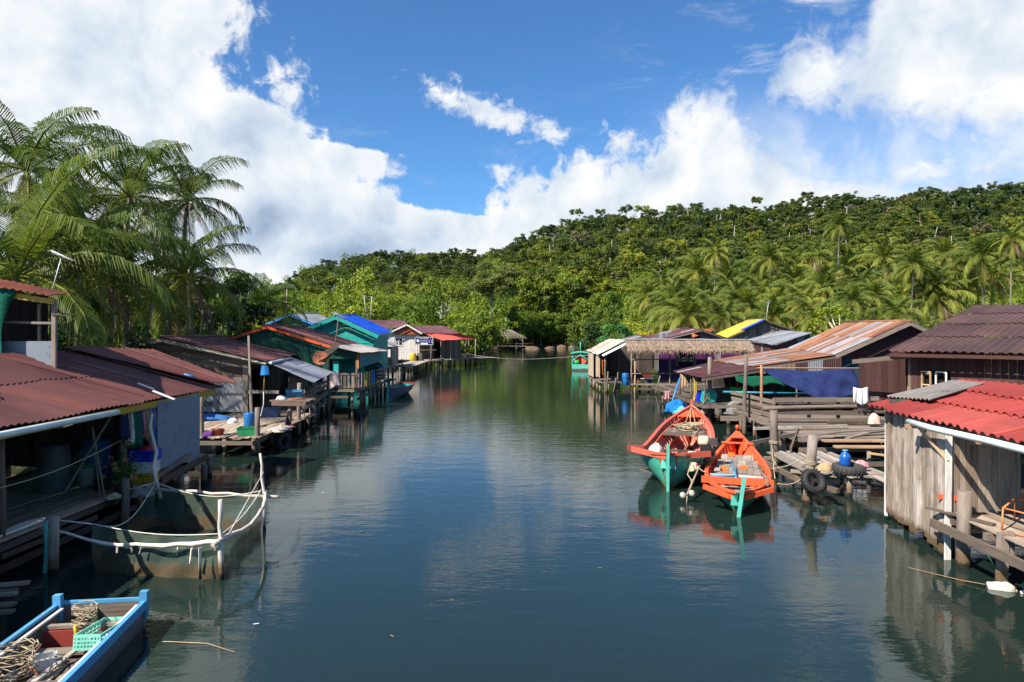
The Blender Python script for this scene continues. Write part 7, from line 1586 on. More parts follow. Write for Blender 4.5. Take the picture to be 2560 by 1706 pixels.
mb = MB(); mb.prism([(-.22, 0), (.22, 0), (.04, .6), (-.04, .6)], (0, 7.25, .86), (1, 0, 0), Vector((0, 1, .14)).normalized(), Z, .03, r=.4); mb.beam((-.50, 6.55, .80), (.50, 6.55, .80), .14, .04); mb.lathe([(0, 0), (.06, 0), (.07, .08), (.05, .14), (0, .16)], (0, 8.12, 1.05), 10); mb.build('bow_board', MAT['boat_orange'], K2, True)
mb = MB(); mb.tube([(.62, 3.9, .55), (.66, 2.8, .56), (.74, 1.9, .60), (.72, 1.0, .64)], [.045, .04, .04, .05], 7); mb.build('side_pole', MAT['gray_wood'], K2, True)
mb = MB(); mb.tube([(-.14, 3.9, .66), (-.10, 2.6, .62)], .022, 8); mb.tube([(-.10, 2.9, .62), (-.03, 1.55, .56)], .042, 10); mb.tube([(-.05, 1.9, .60), (-.68, 1.62, .66)], .042, 10); mb.build('pipe_handle', MAT['sky_paint'], K2, True)
Rm2 = Matrix.Translation(b0) @ Matrix.Rotation(yaw2, 4, 'Z')
for lab, v in (('orange float block on the foremost deck of the smaller boat', (-.18, 5.55, .57)), ('orange float block at the centre of the smaller boat deck', (.18, 3.85, .49)), ('orange float block near the left side of the smaller boat deck', (-.38, 3.50, .49))):
    mb = MB(); c = Rm2 @ Vector(v); mb.box(c, (.20, .12, .09), yaw2 + .1, r=.5); mb.box(c + Vector((0, 0, .06)), (.07, .10, .03), yaw2, r=.5); mb.box(c + Vector((0.02, -.02, -.045)), (.24, .05, .03), yaw2 + .1, r=.5); single(mb, 'float_block', MAT['orange_plastic'], lab, 'float', 'orange floats in the smaller boat')
# mooring lines
def rope(label, a, b, sag, m='rope', r_=.014, cat='rope', name='mooring_rope'):
    a, b = Vector(a), Vector(b); mb = MB(); mb.tube([a.lerp(b, t / 12) - Z * sag * math.sin(math.pi * t / 12) for t in range(13)], r_, 5); return single(mb, name, MAT[m], label, cat)
rope('lower rope from the smaller boat to the post with the tyre', Rm2 @ Vector((.98, 1.36, .60)), (7.85, 17.85, .95), .18)
rope('upper rope from the smaller boat to the post with the tyre', Rm2 @ Vector((.9, 3.6, .55)), (7.95, 17.95, 1.35), .10)
rope('taut line from the smaller boat to the thick grey post', Rm2 @ Vector((.95, 2.0, .60)), (8.75, 23.0, .75), .05)
rope('short line joining the two orange boats', Rm2 @ Vector((-.8, 2.2, .62)), inb((.75, .5, .72)), .06)
rope('slack rope from the larger boat to the tall mooring pole behind it', inb((.05, 9.4, 1.45)), (9.9, 34.2, 1.5), .3)
rope('long cable stretched across the river from bank to bank', (-6.3, 91, 1.7), (6.6, 57, 2.6), .55, 'rope_white', .009, 'cable', 'cable')
# ---- K3 small teal boat at the left bank
h3 = Hull(6.6, .70, .55, lambda t: .62 + .26 * (1 - t) ** 2.2 + .04 * t, lambda t: -.2 + .05 * t, p0=1.9, q0=.62, p1=2.0, w1=.58, rake0=.25)
K3 = build_boat('rowing_boat', 'small weathered boat with dark red rim and teal inside moored by the green house', (-8.05, 44.3, 0), R(-1.5), h3, 'hull_blue', 'turquoise', 'boat_dark_red', 8, 'hull_green', (.15, .9), .10)
mb = MB(); mb.beam((0, .04, -.2), (0, -.1, 1.15), .10, .10, up=(0, 1, 0)); mb.beam((.10, .35, .6), (.12, .35, 1.05), .07, .07); mb.build('bow_post', MAT['turquoise'], K3, True)
mb = MB(); planks(mb, (-.45, 1.2, .52), (0, 1, 0), (1, 0, 0), .8, .9, .2, .03, seed=201); mb.beam((-.62, 4.2, .42), (.62, 4.2, .42), .22, .04); mb.beam((-.58, 6.3, .5), (.58, 6.3, .5), .3, .03); mb.build('thwart', MAT['gray_wood'], K3, True)
mb = MB(); mb.beam((-.62, 6.62, .70), (.62, 6.62, .70), .10, .14); mb.build('transom_board', MAT['boat_dark_red'], K3, True)
mb = MB(); P = [hh for hh in [h3.pt(i / 24, .45, 1, -.012) for i in range(25)]]
for sd in (-1, 1):
    for i in range(24): a, b = h3.pt(i / 24, .40, sd, -.015), h3.pt((i + 1) / 24, .40, sd, -.015); mb.beam(a, b, .03, .05)
mb.build('rubbing_strake', MAT['boat_dark_red'], K3, True)
mb = MB(); mb.lathe([(0, 0), (.22, .02), (.24, .12), (.18, .20), (0, .22)], (-7.95, 46.2, .52), 14); single(mb, 'dark_bundle', MAT['navy_cloth'], 'dark navy bundle inside the small boat at the left bank', 'bundle')
mb = MB(); mb.lathe([(0, 0), (.13, .0), (.16, .10), (.16, .24), (.13, .26), (0, .26)], (-7.72, 45.8, .52), 14); single(mb, 'red_can', MAT['red_plastic'], 'dark red can inside the small boat at the left bank', 'can')
# ---- K4 distant teal boat with a cabin frame
h4 = Hull(7.5, 1.05, .45, lambda t: .75 + .9 * t ** 3, lambda t: -.3, p0=1.0, q0=.0001, p1=2.2)
h4.w = lambda t: (.95 + .1 * math.sin(t * 3)) * (1 - max(0, (t - .45) / .55) ** 2.2)
K4 = build_boat('fishing_boat', 'distant teal boat with an open cabin frame moored in midstream', (8.0, 80, 0), R(-6), h4, 'turquoise', 'boat_coral', 'turquoise_trim', 5, 'boat_coral', (.3, .8), .10)
mb = MB(); mb.prism([(-.95, -.1), (.95, -.1), (1.0, .75), (-1.0, .75)], (0, -.02, 0), (1, 0, 0), Z, (0, 1, 0), .06, r=.4); mb.prism([(.1, .25), (.92, .25), (.94, .5), (-.1, .5)], (0, -.05, 0), (1, 0, 0), Z, (0, 1, 0), .02, r=.9); mb.build('transom', MAT['teal_paint'], K4, True)
mb = MB(); mb.prism([(-.95, -.15), (.95, -.15), (.95, .22), (-.95, .22)], (0, -.06, 0), (1, 0, 0), Z, (0, 1, 0), .03); mb.build('stern_band', MAT['dark_wood'], K4, True)
for x, y in ((-.95, .5), (.95, .5), (-.9, 2.6), (.9, 2.6)): mb = MB(); mb.beam((x, y, .6), (x, y, 2.5), .10, .10); mb.build('cabin_post', MAT['turquoise_trim'], K4, True)
mb = MB(); P = [[(-1.1 + 2.2 * j / 8, y, 2.05 + .16 * math.sin(j / 8 * math.pi)) for j in range(9)] for y in (.3, 1.5, 2.8)]; mb.grid(P, thick=.10); mb.build('cabin_roof', MAT['teal_paint'], K4, True)
mb = MB(); P = [[(-1.0 + 2.0 * j / 8, y, .95 + s_ * math.sin(j / 8 * math.pi)) for j in range(9)] for y, s_ in ((1.6, .55), (2.5, .62), (5, .5))]; mb.grid(P, thick=.05); mb.build('foredeck_cover', MAT['boat_coral'], K4, True)
mb = MB(); mb.tube([(0, 2, 2.1), (0, 2, 3.3)], .05, 6); mb.tube([(-1.0, .4, 2.2), (-1.1, .4, 3.0)], .03, 5); mb.build('mast', MAT['teal_paint'], K4, True)
mb = MB(); mb.lathe([(0, 0), (.30, .02), (.36, .2), (.2, .42), (0, .46)], (7.65, 80.6, .75), 12); single(mb, 'green_bundle', MAT['green_cloth'], 'bright green bundle in the stern of the distant teal boat', 'bundle')
mb = MB(); mb.lathe([(0, -.2), (.25, -.14), (.32, 0), (.25, .14), (0, .2)], (9.25, 80.4, .95), 14, Matrix.Rotation(R(90), 3, 'Y')); single(mb, 'orange_buoy', MAT['orange_plastic'], 'orange buoy hanging on the right side of the distant teal boat', 'buoy')
# ---- K5 nearest skiff with blue rim
S5 = thing('skiff', 'nearest wooden skiff with bright blue rim, ropes and grey floor boards', 'boat', (-6.2, 10.35, -.13)); a5 = R(187.5); S5.rotation_euler = (0, 0, a5)
# local: y grows from the stern towards the camera
w0, w1_, L5 = .63, .66, 5.6
def sw_(y): return (w0 + (w1_ - w0) * min(1, y / 2)) * (1 - max(0, (y - 3) / 2.8) ** 2 * .75)
mb = MB(); ys = [L5 * i / 14 for i in range(15)]
for sd in (-1, 1): mb.grid([[(sd * sw_(y), y, .52), (sd * sw_(y) * .95, y, .2), (sd * sw_(y) * .84, y, -.12)] for y in ys], r=.4); 
mb.grid([[(-sw_(y) * .84, y, -.12), (sw_(y) * .84, y, -.12)] for y in ys], r=.4); mb.face([(-w0, 0, .52), (w0, 0, .52), (w0 * .84, 0, -.12), (-w0 * .84, 0, -.12)], r=.4); mb.build('hull', MAT['hull_grey'], S5, True)
mb = MB()
for sd in (-1, 1): mb.grid([[(sd * (sw_(y) - .035), y + .03, .51), (sd * (sw_(y) - .035) * .9, y + .03, .12)] for y in ys], r=.5)
mb.grid([[(-(sw_(y) - .035) * .9, y, .18), ((sw_(y) - .035) * .9, y, .18)] for y in ys], r=.2); mb.build('lining', MAT['gray_wood'], S5, True)
for sd in (-1, 1):
    mb = MB()
    for a, b in zip(ys, ys[1:]): mb.beam((sd * (sw_(a) - .01), a, .545), (sd * (sw_(b) - .01), b, .545), .06, .045, r=.5); mb.beam((sd * (sw_(a) + .018), a, .49), (sd * (sw_(b) + .018), b, .49), .025, .09, r=.5)
    mb.build('gunwale', MAT['sky_paint'], S5, True)
    mb = MB()
    for a, b in zip(ys, ys[1:]): mb.beam((sd * (sw_(a) - .10), a + .1, .50), (sd * (sw_(b) - .10), b + .1, .50), .05, .03)
    mb.build('inwale', MAT['white_wood'], S5, True)
mb = MB(); mb.beam((-.66, 0, .56), (.66, 0, .56), .05, .05); mb.build('stern_rim', MAT['sky_paint'], S5, True)
for sd in (-1, 1): mb = MB(); mb.beam((sd * .60, .05, .30), (sd * .61, .05, .70), .10, .11); mb.build('corner_block', MAT['sky_paint'], S5, True)
mb = MB(); mb.beam((-.60, .03, .2), (-.60, .03, .5), .03, .1); boards(mb, (-.60, .02), (.60, .02), .08, .52, .21, hor=True, seed=5); mb.beam((.08, .0, .3), (.08, .55, .3), .03, .35); mb.build('stern_planks', MAT['gray_wood'], S5, True)
mb = MB(); mb.beam((-.62, .58, .44), (.60, .58, .44), .10, .04); mb.build('thwart', MAT['pale_wood'], S5, True)
mb = MB(); mb.beam((-.50, .66, .30), (.50, .66, .30), .03, .22); mb.build('red_board', MAT['boat_dark_red'], S5, True)
mb = MB(); mb.beam((-.56, 1.0, .26), (.56, 1.0, .26), .20, .03, r=.6); mb.beam((-.6, 2.1, .34), (.6, 2.1, .34), .14, .04); mb.build('thwart', MAT['gray_wood'], S5, True)
mb = MB()
for k, x in enumerate((-.45, -.28, -.10, .10, .30, .46)): mb.beam((x + rng.uniform(-.04, .04), 1.15 + .12 * (k % 3), .25), (x + rng.uniform(-.06, .06), 3.6, .23), .10, .025, jit=.01)
mb.beam((-.28, .75, .40), (.16, 2.8, .22), .07, .03); mb.build('floor_board', MAT['pale_wood'], S5, True)
Rm5 = Matrix.Translation(S5.location) @ Matrix.Rotation(a5, 4, 'Z')
s5 = lambda v: Rm5 @ Vector(v)
mb = MB(); P = [[s5((-.55 + 1.1 * j / 14, 2.3 + 1.1 * i / 10, .20 + .14 * math.sin(j * .9 + i * .5) * math.sin(i / 10 * 3.1) + .08)) for j in range(15)] for i in range(11)]; mb.grid(P, thick=.02); single(mb, 'net_heap', MAT['black_net'], 'heap of black netting in the bow of the nearest skiff', 'fishing net')
# ================================================================== SMALL THINGS
def drum(name, label, c, r_, h, m, cat='barrel', lid=None, bands=True):
    t = thing(name, label, cat, c); mb = MB(); pr = [(0, 0), (r_ * .93, 0), (r_ * .97, .02)]
    if bands: pr += [(r_, h * .30), (r_ * 1.03, h * .33), (r_, h * .36), (r_, h * .63), (r_ * 1.03, h * .66), (r_, h * .69)]
    pr += [(r_ * .97, h * .95), (r_ * .90, h * .99), (r_ * .86, h), (r_ * .82, h * .98), (0, h * .98)]; mb.lathe(pr, c, 24); mb.build('body', MAT[m], t)
    if lid: mb = MB(); mb.lathe([(r_ * .9, h * .97), (r_ * 1.04, h * .97), (r_ * 1.04, h * 1.04), (0, h * 1.05)], c, 24); mb.build('lid', MAT[lid], t)
    return t
def bucket(label, c, r0, r1, h, m, lid=None, cat='bucket', handle=True, name='bucket'):
    t = thing(name, label, cat, c); mb = MB(); mb.lathe([(0, 0), (r0, 0), (r1, h), (r1 * 1.06, h), (r1 * 1.06, h * .94), (r1 * 1.0, h * .94), (r1 * .95, h), (r0 * .93, .02), (0, .02)], c, 22); mb.build('body', MAT[m], t)
    if lid: mb = MB(); mb.lathe([(r1 * .9, h), (r1 * 1.09, h), (r1 * 1.09, h + .05), (r1 * .9, h + .10), (0, h + .11)], c, 22); mb.build('lid', MAT[lid], t)
    if handle: mb = MB(); mb.tube([Vector(c) + Vector((r1 * 1.08 * math.cos(a), -.1 * math.sin(a) - .06 * math.sin(a), h * .92 - .20 * math.sin(a))) for a in [i / 10 * math.pi for i in range(11)]], .006, 4); mb.build('handle', MAT['steel'], t)
    return t
def crate(label, c, L, w_, h, yaw, m, slots=True, cat='crate', tilt=0.0, name='crate'):
    t = thing(name, label, cat, c); t.rotation_euler = (tilt, 0, yaw); mb = MB(); th = .018
    mb.box((0, 0, th / 2), (L, w_, th), r=.5)
    for sx, sy, l_ in ((0, -1, L), (0, 1, L), (-1, 0, w_), (1, 0, w_)):
        a = 0 if sx == 0 else math.pi / 2; o = Vector((sx * L / 2, sy * w_ / 2, 0))
        if slots:
            for z0, z1 in ((.0, .16), (.30, .40), (.54, .64), (.80, 1.0)): mb.box(o + Vector((0, 0, h * (z0 + z1) / 2)), (l_, th, h * (z1 - z0)), a, r=.5)
            for k in range(9): mb.box(o + Vector((math.cos(a) * l_ * (k / 8 - .5) * .98, math.sin(a) * l_ * (k / 8 - .5) * .98, h / 2)), (.016, th * .8, h * .98), a, r=.5)
        else:
            mb.box(o + Vector((0, 0, h / 2)), (l_ + th, th, h), a, r=.5); mb.box(o * 1.03 + Vector((0, 0, h * .95)), (l_ + th * 3, th * 2, h * .10), a, r=.5)
    mb.build('body', MAT[m], t, True)
    return t
def tyre(label, c, R0, r_, rot, m='rubber'):
    t = thing('tyre', label, 'tyre', c); t.rotation_euler = rot; mb = MB(); n1, n2 = 36, 12; P = []
    for i in range(n2 + 1):
        a = i / n2 * 2 * math.pi; sq = .78 if math.cos(a) > .4 else 1
        P.append([((R0 - r_ + r_ * math.cos(a) * (.95 if math.cos(a) > .6 else 1)) * math.cos(b), (R0 - r_ + r_ * math.cos(a) * (.95 if math.cos(a) > .6 else 1)) * math.sin(b), r_ * 1.15 * math.sin(a)) for b in [k / n1 * 2 * math.pi for k in range(n1 + 1)]])
    mb.grid(P); mb.build('rubber', MAT[m], t, True)
    mb = MB()
    for k in range(48): a = k / 48 * 2 * math.pi; mb.box((R0 * .985 * math.cos(a), R0 * .985 * math.sin(a), (.03 if k % 2 else -.03)), (.02, .035, r_ * .9), a)
    mb.build('tread', MAT[m], t, True)
    return t
def heap(name, label, cat, c, rx, ry, h, m, seed, nseg=20, rough=.12):
    g_ = random.Random(seed); P = []
    ph = [g_.random() * 6.28 for _ in range(6)]
    for i in range(8):
        e = i / 7 * math.pi / 2; row = []
        for k in range(nseg + 1):
            a = k / nseg * 2 * math.pi; s_ = 1 + rough * (math.sin(a * 3 + ph[0]) + .6 * math.sin(a * 7 + ph[1] + i)) * math.cos(e) + rough * .6 * math.sin(i * 1.7 + a * 4 + ph[2])
            row.append(Vector(c) + Vector((rx * math.cos(a) * math.cos(e) * s_, ry * math.sin(a) * math.cos(e) * s_, h * math.sin(e) * (1 + rough * math.sin(a * 2 + ph[3])))))
        row[-1] = row[0].copy(); P.append(row)
    mb = MB(); mb.grid(P); return single(mb, name, MAT[m], label, cat)
dk = .62
# veranda of the nearest left house
drum('metal_drum', 'tall dark grey drum in the shade of the nearest left veranda', (-11.2, 16.7, dk), .34, 1.15, 'dark_drum')
drum('plastic_barrel', 'big blue barrel in the shade behind the white bucket', (-11.15, 18.3, dk), .38, .98, 'blue_plastic', bands=True)
bucket('white bucket with a green lid on the veranda', (-10.85, 17.4, dk), .145, .19, .42, 'white_plastic', 'green_plastic')
bucket('dark grey pot between the white bucket and the flowers', (-10.1, 16.85, dk), .17, .20, .32, 'dark_pot', None, 'pot', False, 'flower_pot')
crate('yellow slotted crate, lowest of the stacked crates on the veranda', (-9.33, 17.45, dk), .44, .34, .30, .15, 'yellow_plastic')
crate('white foam box in the middle of the crate stack on the veranda', (-9.35, 17.45, dk + .31), .52, .38, .29, .10, 'foam', False, 'box', name='foam_box')
crate('bright blue crate on top of the crate stack on the veranda', (-9.45, 17.45, dk + .61), .74, .44, .28, .08, 'royal_plastic')
heap('red_basin', 'red plastic lid lying on the blue crate', 'lid', (-9.33, 17.45, dk + .87), .20, .13, .12, 'red_plastic', 3, rough=.05)
heap('crate_contents', 'dark tangle of bottles and gear heaped in the blue crate', 'fishing gear', (-9.6, 17.45, dk + .80), .22, .17, .15, 'navy_cloth', 5, rough=.2)
PT = thing('potted_plant', 'flowering bush with orange pink blossoms at the edge of the veranda', 'plant', (-9.55, 15.6, dk))
TR_ = bucket('tin trough holding the flowering bush', (-9.55, 15.55, .60), .17, .22, .25, 'dark_pot', None, 'pot', False, 'plant_pot')
MAT_L = MAT['plant_leaf'] = M_leaf('plant_leaf', [(0, (.02, .07, .015)), (.5, (.06, .16, .02)), (1, (.16, .26, .03))], .35, .05)
MAT['blossom'] = M_leaf('blossom', [(0, (.55, .16, .10)), (1, (.72, .30, .20))], .3, .05)
NRp = np.random.default_rng(3); Q = []; T = []
def quads(n, c, rad, sz, tilt=.5):
    out = []
    for _ in range(n):
        p_ = np.array(c) + NRp.normal(size=3) * np.array(rad); nn = NRp.normal(size=3) * tilt + np.array([0, -.3, 1]); nn /= np.linalg.norm(nn); t_ = np.cross(nn, NRp.normal(size=3)); t_ /= np.linalg.norm(t_); b_ = np.cross(nn, t_); s_ = sz * NRp.uniform(.6, 1.3)
        out.append([p_ - t_ * s_, p_ - b_ * s_ * .5, p_ + t_ * s_, p_ + b_ * s_ * .5])
    return out
def qbuild(name, qs, m, parent):
    mb = MB()
    for q in qs: mb.face([tuple(v) for v in q], r=float(NRp.random()))
    return mb.build(name, m, parent)
qbuild('foliage', quads(520, (-9.55, 15.6, 1.18), (.17, .15, .20), .045) + quads(200, (-9.58, 15.6, .80), (.10, .1, .16), .04), MAT['plant_leaf'], PT)
qs = []
for k in range(16): c = (-9.55 + NRp.normal() * .19, 15.42 + NRp.normal() * .10, 1.26 + NRp.normal() * .19); qs += quads(22, c, (.026, .026, .02), .026)
qbuild('blossom', qs, MAT['blossom'], PT)
mb = MB(); [mb.tube([(-9.55, 15.6, .8), (-9.55 + .1 * k, 15.6, 1.1), (-9.55 + .18 * k, 15.6 - .03 * k, 1.35)], .008, 5) for k in (-1, 0, 1)]; mb.build('stem', MAT['dark_wood'], PT)
PT.location += Vector((.22, .85, 0)); TR_.location += Vector((.22, .85, 0))
# hanging washing
cols = ['navy_cloth', 'tan_cloth', 'white_cloth', 'green_cloth2', 'purple_cloth', 'pink_cloth', 'tan_cloth', 'blue_cloth', 'white_cloth']
labs = ['dark navy trousers hanging at the left end of the washing line', 'tan shirt hanging second on the washing line', 'patterned white shirt hanging on the washing line', 'dark green shirt hanging on the washing line', 'purple shirt hanging mid washing line', 'faded pink shirt hanging on the washing line', 'long tan towel hanging low on the washing line', 'blue jeans hanging near the right end of the washing line', 'white and lilac shirt hanging at the right end of the washing line']
for k in range(9):
    y = 16.35 + .18 * k; o_ = draped('hanging_garment', labs[k], 'clothing', (-9.28 - .04 * (k % 3), y, 2.52), .17 + .05 * (k % 2), .55 + .35 * ((k * 5) % 4) / 4, cols[k], R(70), .03, k + 20); o_['group'] = 'washing hung under the rusty roof edge'
rope('washing line rope under the rusty roof edge', (-9.3, 16.0, 2.56), (-9.25, 18.0, 2.56), .02, 'rope_white', .008, 'rope', 'washing_line')
# net curtain along the veranda
P = []; 
for i in range(9):
    row = []
    for j in range(41):
        t = j / 40; y = 9.5 + 6.6 * t; ztop = 1.95 - .35 * math.sin(t * math.pi) + .05 * t; row.append((-9.62 - .12 * math.sin(j * .8) * i / 8 - .25 * (i / 8) ** 2, y, ztop + (.64 - ztop) * i / 8))
    P.append(row)
mb = MB(); mb.grid(P, uv=lambda i, j: (j * .165, i * .16)); single(mb, 'net_curtain', MAT['veranda_net'], 'sagging dark green fishing net hung along the front of the veranda', 'fishing net')
rope('cord holding up the veranda net', (-9.62, 9.5, 1.97), (-9.5, 17.5, 2.02), .42, 'rope', .012, 'rope', 'cord')
# floating board on the deck edge
mb = MB(); mb.prism([(0, .0), (.22, -.10), (1.35, -.13), (1.62, .0), (1.3, .14), (.2, .12)], (-9.72, 12.55, .645), Vector((.03, 1, 0)), Vector((-1, .03, 0)), Z, .035, r=.5); single(mb, 'foam_board', MAT['foam'], 'boat shaped white foam board lying at the veranda edge', 'board')
heap('net_heap', 'grey fishing net bundled over the end of the veranda deck', 'fishing net', (-9.05, 16.75, .52), .26, .34, .22, 'gray_net', 7, rough=.16)
heap('yellow_bag', 'crumpled pale yellow bag on the deck under the crates', 'bag', (-9.3, 15.95, .63), .20, .18, .10, 'cream_cloth', 8, rough=.2)
# piles at the veranda edge
for lab, x, y, zt in (('dark pile at the veranda edge beside the net pen rope', -8.92, 15.75, 1.12), ('grey pile at the near corner of the veranda tied to the net pen', -8.55, 12.75, 1.06)):
    mb = MB(); mb.log((x, y, -1), (x, y, zt), .095, .088, 10, 4, .01); single(mb, 'veranda_pile', MAT['pile'], lab, 'post')
mb = MB(); mb.log((-8.72, 12.8, -1), (-8.75, 12.8, .95), .045, .04, 7); single(mb, 'teal_stake', MAT['teal_paint'], 'thin stake with peeling teal paint beside the grey veranda pile', 'stake')
# ---- net pen
NP = thing('net_pen', 'fish pen of green netting hung between whitish branch poles in the water', 'net pen', (-6.8, 13.8, 0))
c00, c10, c11, c01 = Vector((-8.55, 12.95, 0)), Vector((-5.28, 12.4, 0)), Vector((-5.62, 15.5, 0)), Vector((-8.35, 16.1, 0))
def pole(pts, r0, r1, nm='pole'):
    mb = MB(); P_ = []
    for i in range(len(pts) - 1):
        for k in range(4):
            q = Vector(pts[i]).lerp(Vector(pts[i + 1]), k / 4); P_.append(q + (Vector((rng.uniform(-.02, .02), rng.uniform(-.02, .02), rng.uniform(-.025, .025))) if k else Vector()))
    P_.append(Vector(pts[-1])); mb.tube(P_, [(r0 + (r1 - r0) * i / (len(P_) - 1)) * rng.uniform(.85, 1.15) for i in range(len(P_))], 8); mb.build(nm, MAT['bark_white'], NP)
pole([(-9.3, 13.4, .66), (-7.6, 12.75, .55), (-6.3, 12.4, .62), (-5.25, 12.28, .74)], .026, .042)
pole([(-5.35, 12.2, .70), (-5.05, 13.2, .78), (-5.25, 14.4, .80), (-5.62, 15.6, .86)], .042, .034)
pole([(-8.6, 16.2, .80), (-7, 15.9, .74), (-5.3, 15.5, .76)], .038, .036)
pole([(-5.28, 12.4, -.8), (-5.29, 12.4, .5), (-5.31, 12.42, 1.45)], .05, .042, 'stake')
pole([(-5.62, 15.5, -.8), (-5.62, 15.5, .6), (-5.72, 15.5, 1.75)], .042, .03, 'stake')
def net(a, b, za, zb, sag, bottom, name, m, n=26, bulge=.12, slack=.0):
    P_ = []; a, b = Vector(a), Vector(b); d = (b - a); nn = Vector((d.y, -d.x, 0)).normalized()
    for i in range(9):
        row = []
        for j in range(n + 1):
            t = j / n; zt = za + (zb - za) * t - sag * math.sin(t * math.pi); q = a.lerp(b, t) + nn * (bulge * math.sin(t * math.pi) * math.sin(i / 8 * 2.2) + .03 * math.sin(t * 25 + i * .7)); row.append((q.x, q.y, zt + (bottom - zt) * i / 8))
        P_.append(row)
    mb = MB(); mb.grid(P_, uv=lambda i, j: (j * d.length / n, i * .2)); return mb.build(name, MAT[m], NP)
nA_, nB_, nC_, nD_ = (-7.95, 12.95, 0), (-5.32, 12.45, 0), (-5.65, 15.4, 0), (-8.3, 15.9, 0)
net(nA_, nB_, .86, .82, .10, -.25, 'net_side', 'pen_net'); net(nB_, nC_, .80, .95, .12, -.25, 'net_side', 'pen_net', bulge=-.1); net(nC_, nD_, .92, 1.0, .22, -.25, 'net_side', 'pen_net', bulge=-.05); net(nD_, nA_, 1.0, .86, .42, -.25, 'net_side', 'pen_net', bulge=.3)
mb = MB()
for a, b, za, zb, sg_ in ((nA_, nB_, .86, .82, .10), (nB_, nC_, .80, .95, .12), (nC_, nD_, .92, 1.0, .22), (nD_, nA_, 1.0, .86, .42)):
    mb.tube([Vector(a).lerp(Vector(b), t / 14) + Z * (za + (zb - za) * t / 14 - sg_ * math.sin(t / 14 * math.pi) + .005) for t in range(15)], .012, 5)
mb.tube([Vector(nA_) + Z * .86, (-8.55, 12.8, .98)], .014, 5); mb.tube([Vector(nB_) + Z * .82, (-5.33, 12.42, 1.15)], .012, 5); mb.tube([(-5.2, 12.5, .78), (-5.6, 15.4, 1.35)], .010, 5); mb.tube([Vector(nD_) + Z * 1.0, (-8.9, 15.75, .85)], .012, 5); mb.build('head_rope', MAT['rope_white'], NP)
mb = MB()
for k in range(7): x = -7.3 + .3 * k + rng.uniform(-.1, .1); mb.beam((x, 12.52, .56), (x + rng.uniform(-.04, .04), 12.50, .56 - rng.uniform(.05, .16)), .03, .006); mb.build('bark_shred', MAT['bark_white'], NP); mb = MB()
mb.beam((-5.62, 12.3, .62), (-5.60, 12.28, .05), .05, .02, jit=.02); mb.beam((-5.78, 12.32, .6), (-5.8, 12.3, .33), .05, .02); mb.build('bark_shred', MAT['bark_white'], NP)
# lower left corner timbers
mb = MB(); mb.log((-8.0, 10.6, -.8), (-8.28, 10.75, .62), .10, .10, 10); single(mb, 'leaning_pile', MAT['pile'], 'short leaning grey pile above the nearest skiff', 'post')
TB = thing('plank_stack', 'broken grey planks lying on beams at the left edge above the nearest skiff', 'planks', (-8.6, 10.8, .3))
for k, (a, b) in enumerate((((-9.6, 10.6, .42), (-7.85, 11.1, .45)), ((-9.6, 10.35, .40), (-7.78, 10.75, .40)), ((-9.6, 10.1, .35), (-7.6, 10.45, .36)), ((-9.4, 9.9, .30), (-7.5, 10.25, .30)), ((-9.4, 10.8, .38), (-7.95, 10.95, .38)))):
    mb = MB(); mb.beam(a, b, .12, .04, jit=.015); mb.build('plank', MAT['gray_wood'], TB)
mb = MB(); mb.beam((-8.4, 9.9, .25), (-8.55, 11.2, .3), .08, .09); mb.log((-8.5, 11.0, -1), (-8.5, 11.0, .28), .07); mb.build('bearer', MAT['dark_wood'], TB)
# in the nearest skiff
crate('mint green basket tilted against the side of the nearest skiff', s5((-.40, .95, .36)), .34, .80, .20, a5 - .05, 'mint_plastic', True, 'basket', .12, 'plastic_basket')
crate('small white box with blue top on the floor of the nearest skiff', s5((.10, 1.45, .26)), .26, .22, .15, a5 + .5, 'white_plastic', False, 'box', 0, 'plastic_box')
coil('rope_coil', 'cream rope bundle on the thwart of the nearest skiff', s5((-.02, .62, .46)), .16, .12, 9, .007, 'rope', 11, .06)
coil('rope_coil', 'loose cream rope rings across the floor of the nearest skiff', s5((.30, 1.75, .28)), .26, .22, 10, .007, 'rope', 13, .08)
coil('rope_coil', 'rope rings over the left rim of the nearest skiff', s5((.55, 1.9, .42)), .12, .12, 6, .007, 'rope', 15, .10)
mb = MB(); mb.tube([s5((.05, .7, .2)), s5((.04, .72, .36)), s5((.05, .74, .5))], .022, 8); single(mb, 'hand_tool', MAT['yellow_plastic'], 'short yellow handled tool upright in the nearest skiff', 'tool')
mb = MB(); mb.tube([s5((.45, 1.35, .25)), s5((.2, 1.6, .38)), s5((-.02, 1.75, .28))], .022, 6); mb.tube([s5((.2, 1.3, .5)), s5((.24, 1.6, .36)), s5((.22, 2.0, .2))], .016, 6); single(mb, 'rusty_anchor', MAT['rust_metal2'], 'rusty iron anchor lying across the nearest skiff', 'anchor')
mb = MB(); mb.tube([s5((-.62, .3, .02)), Vector((-5.0, 9.9, .015)), Vector((-4.4, 9.85, .012)), Vector((-3.9, 9.6, .004))], .006, 5); single(mb, 'floating_rope', MAT['rope'], 'pale rope floating on the water right of the nearest skiff', 'rope')
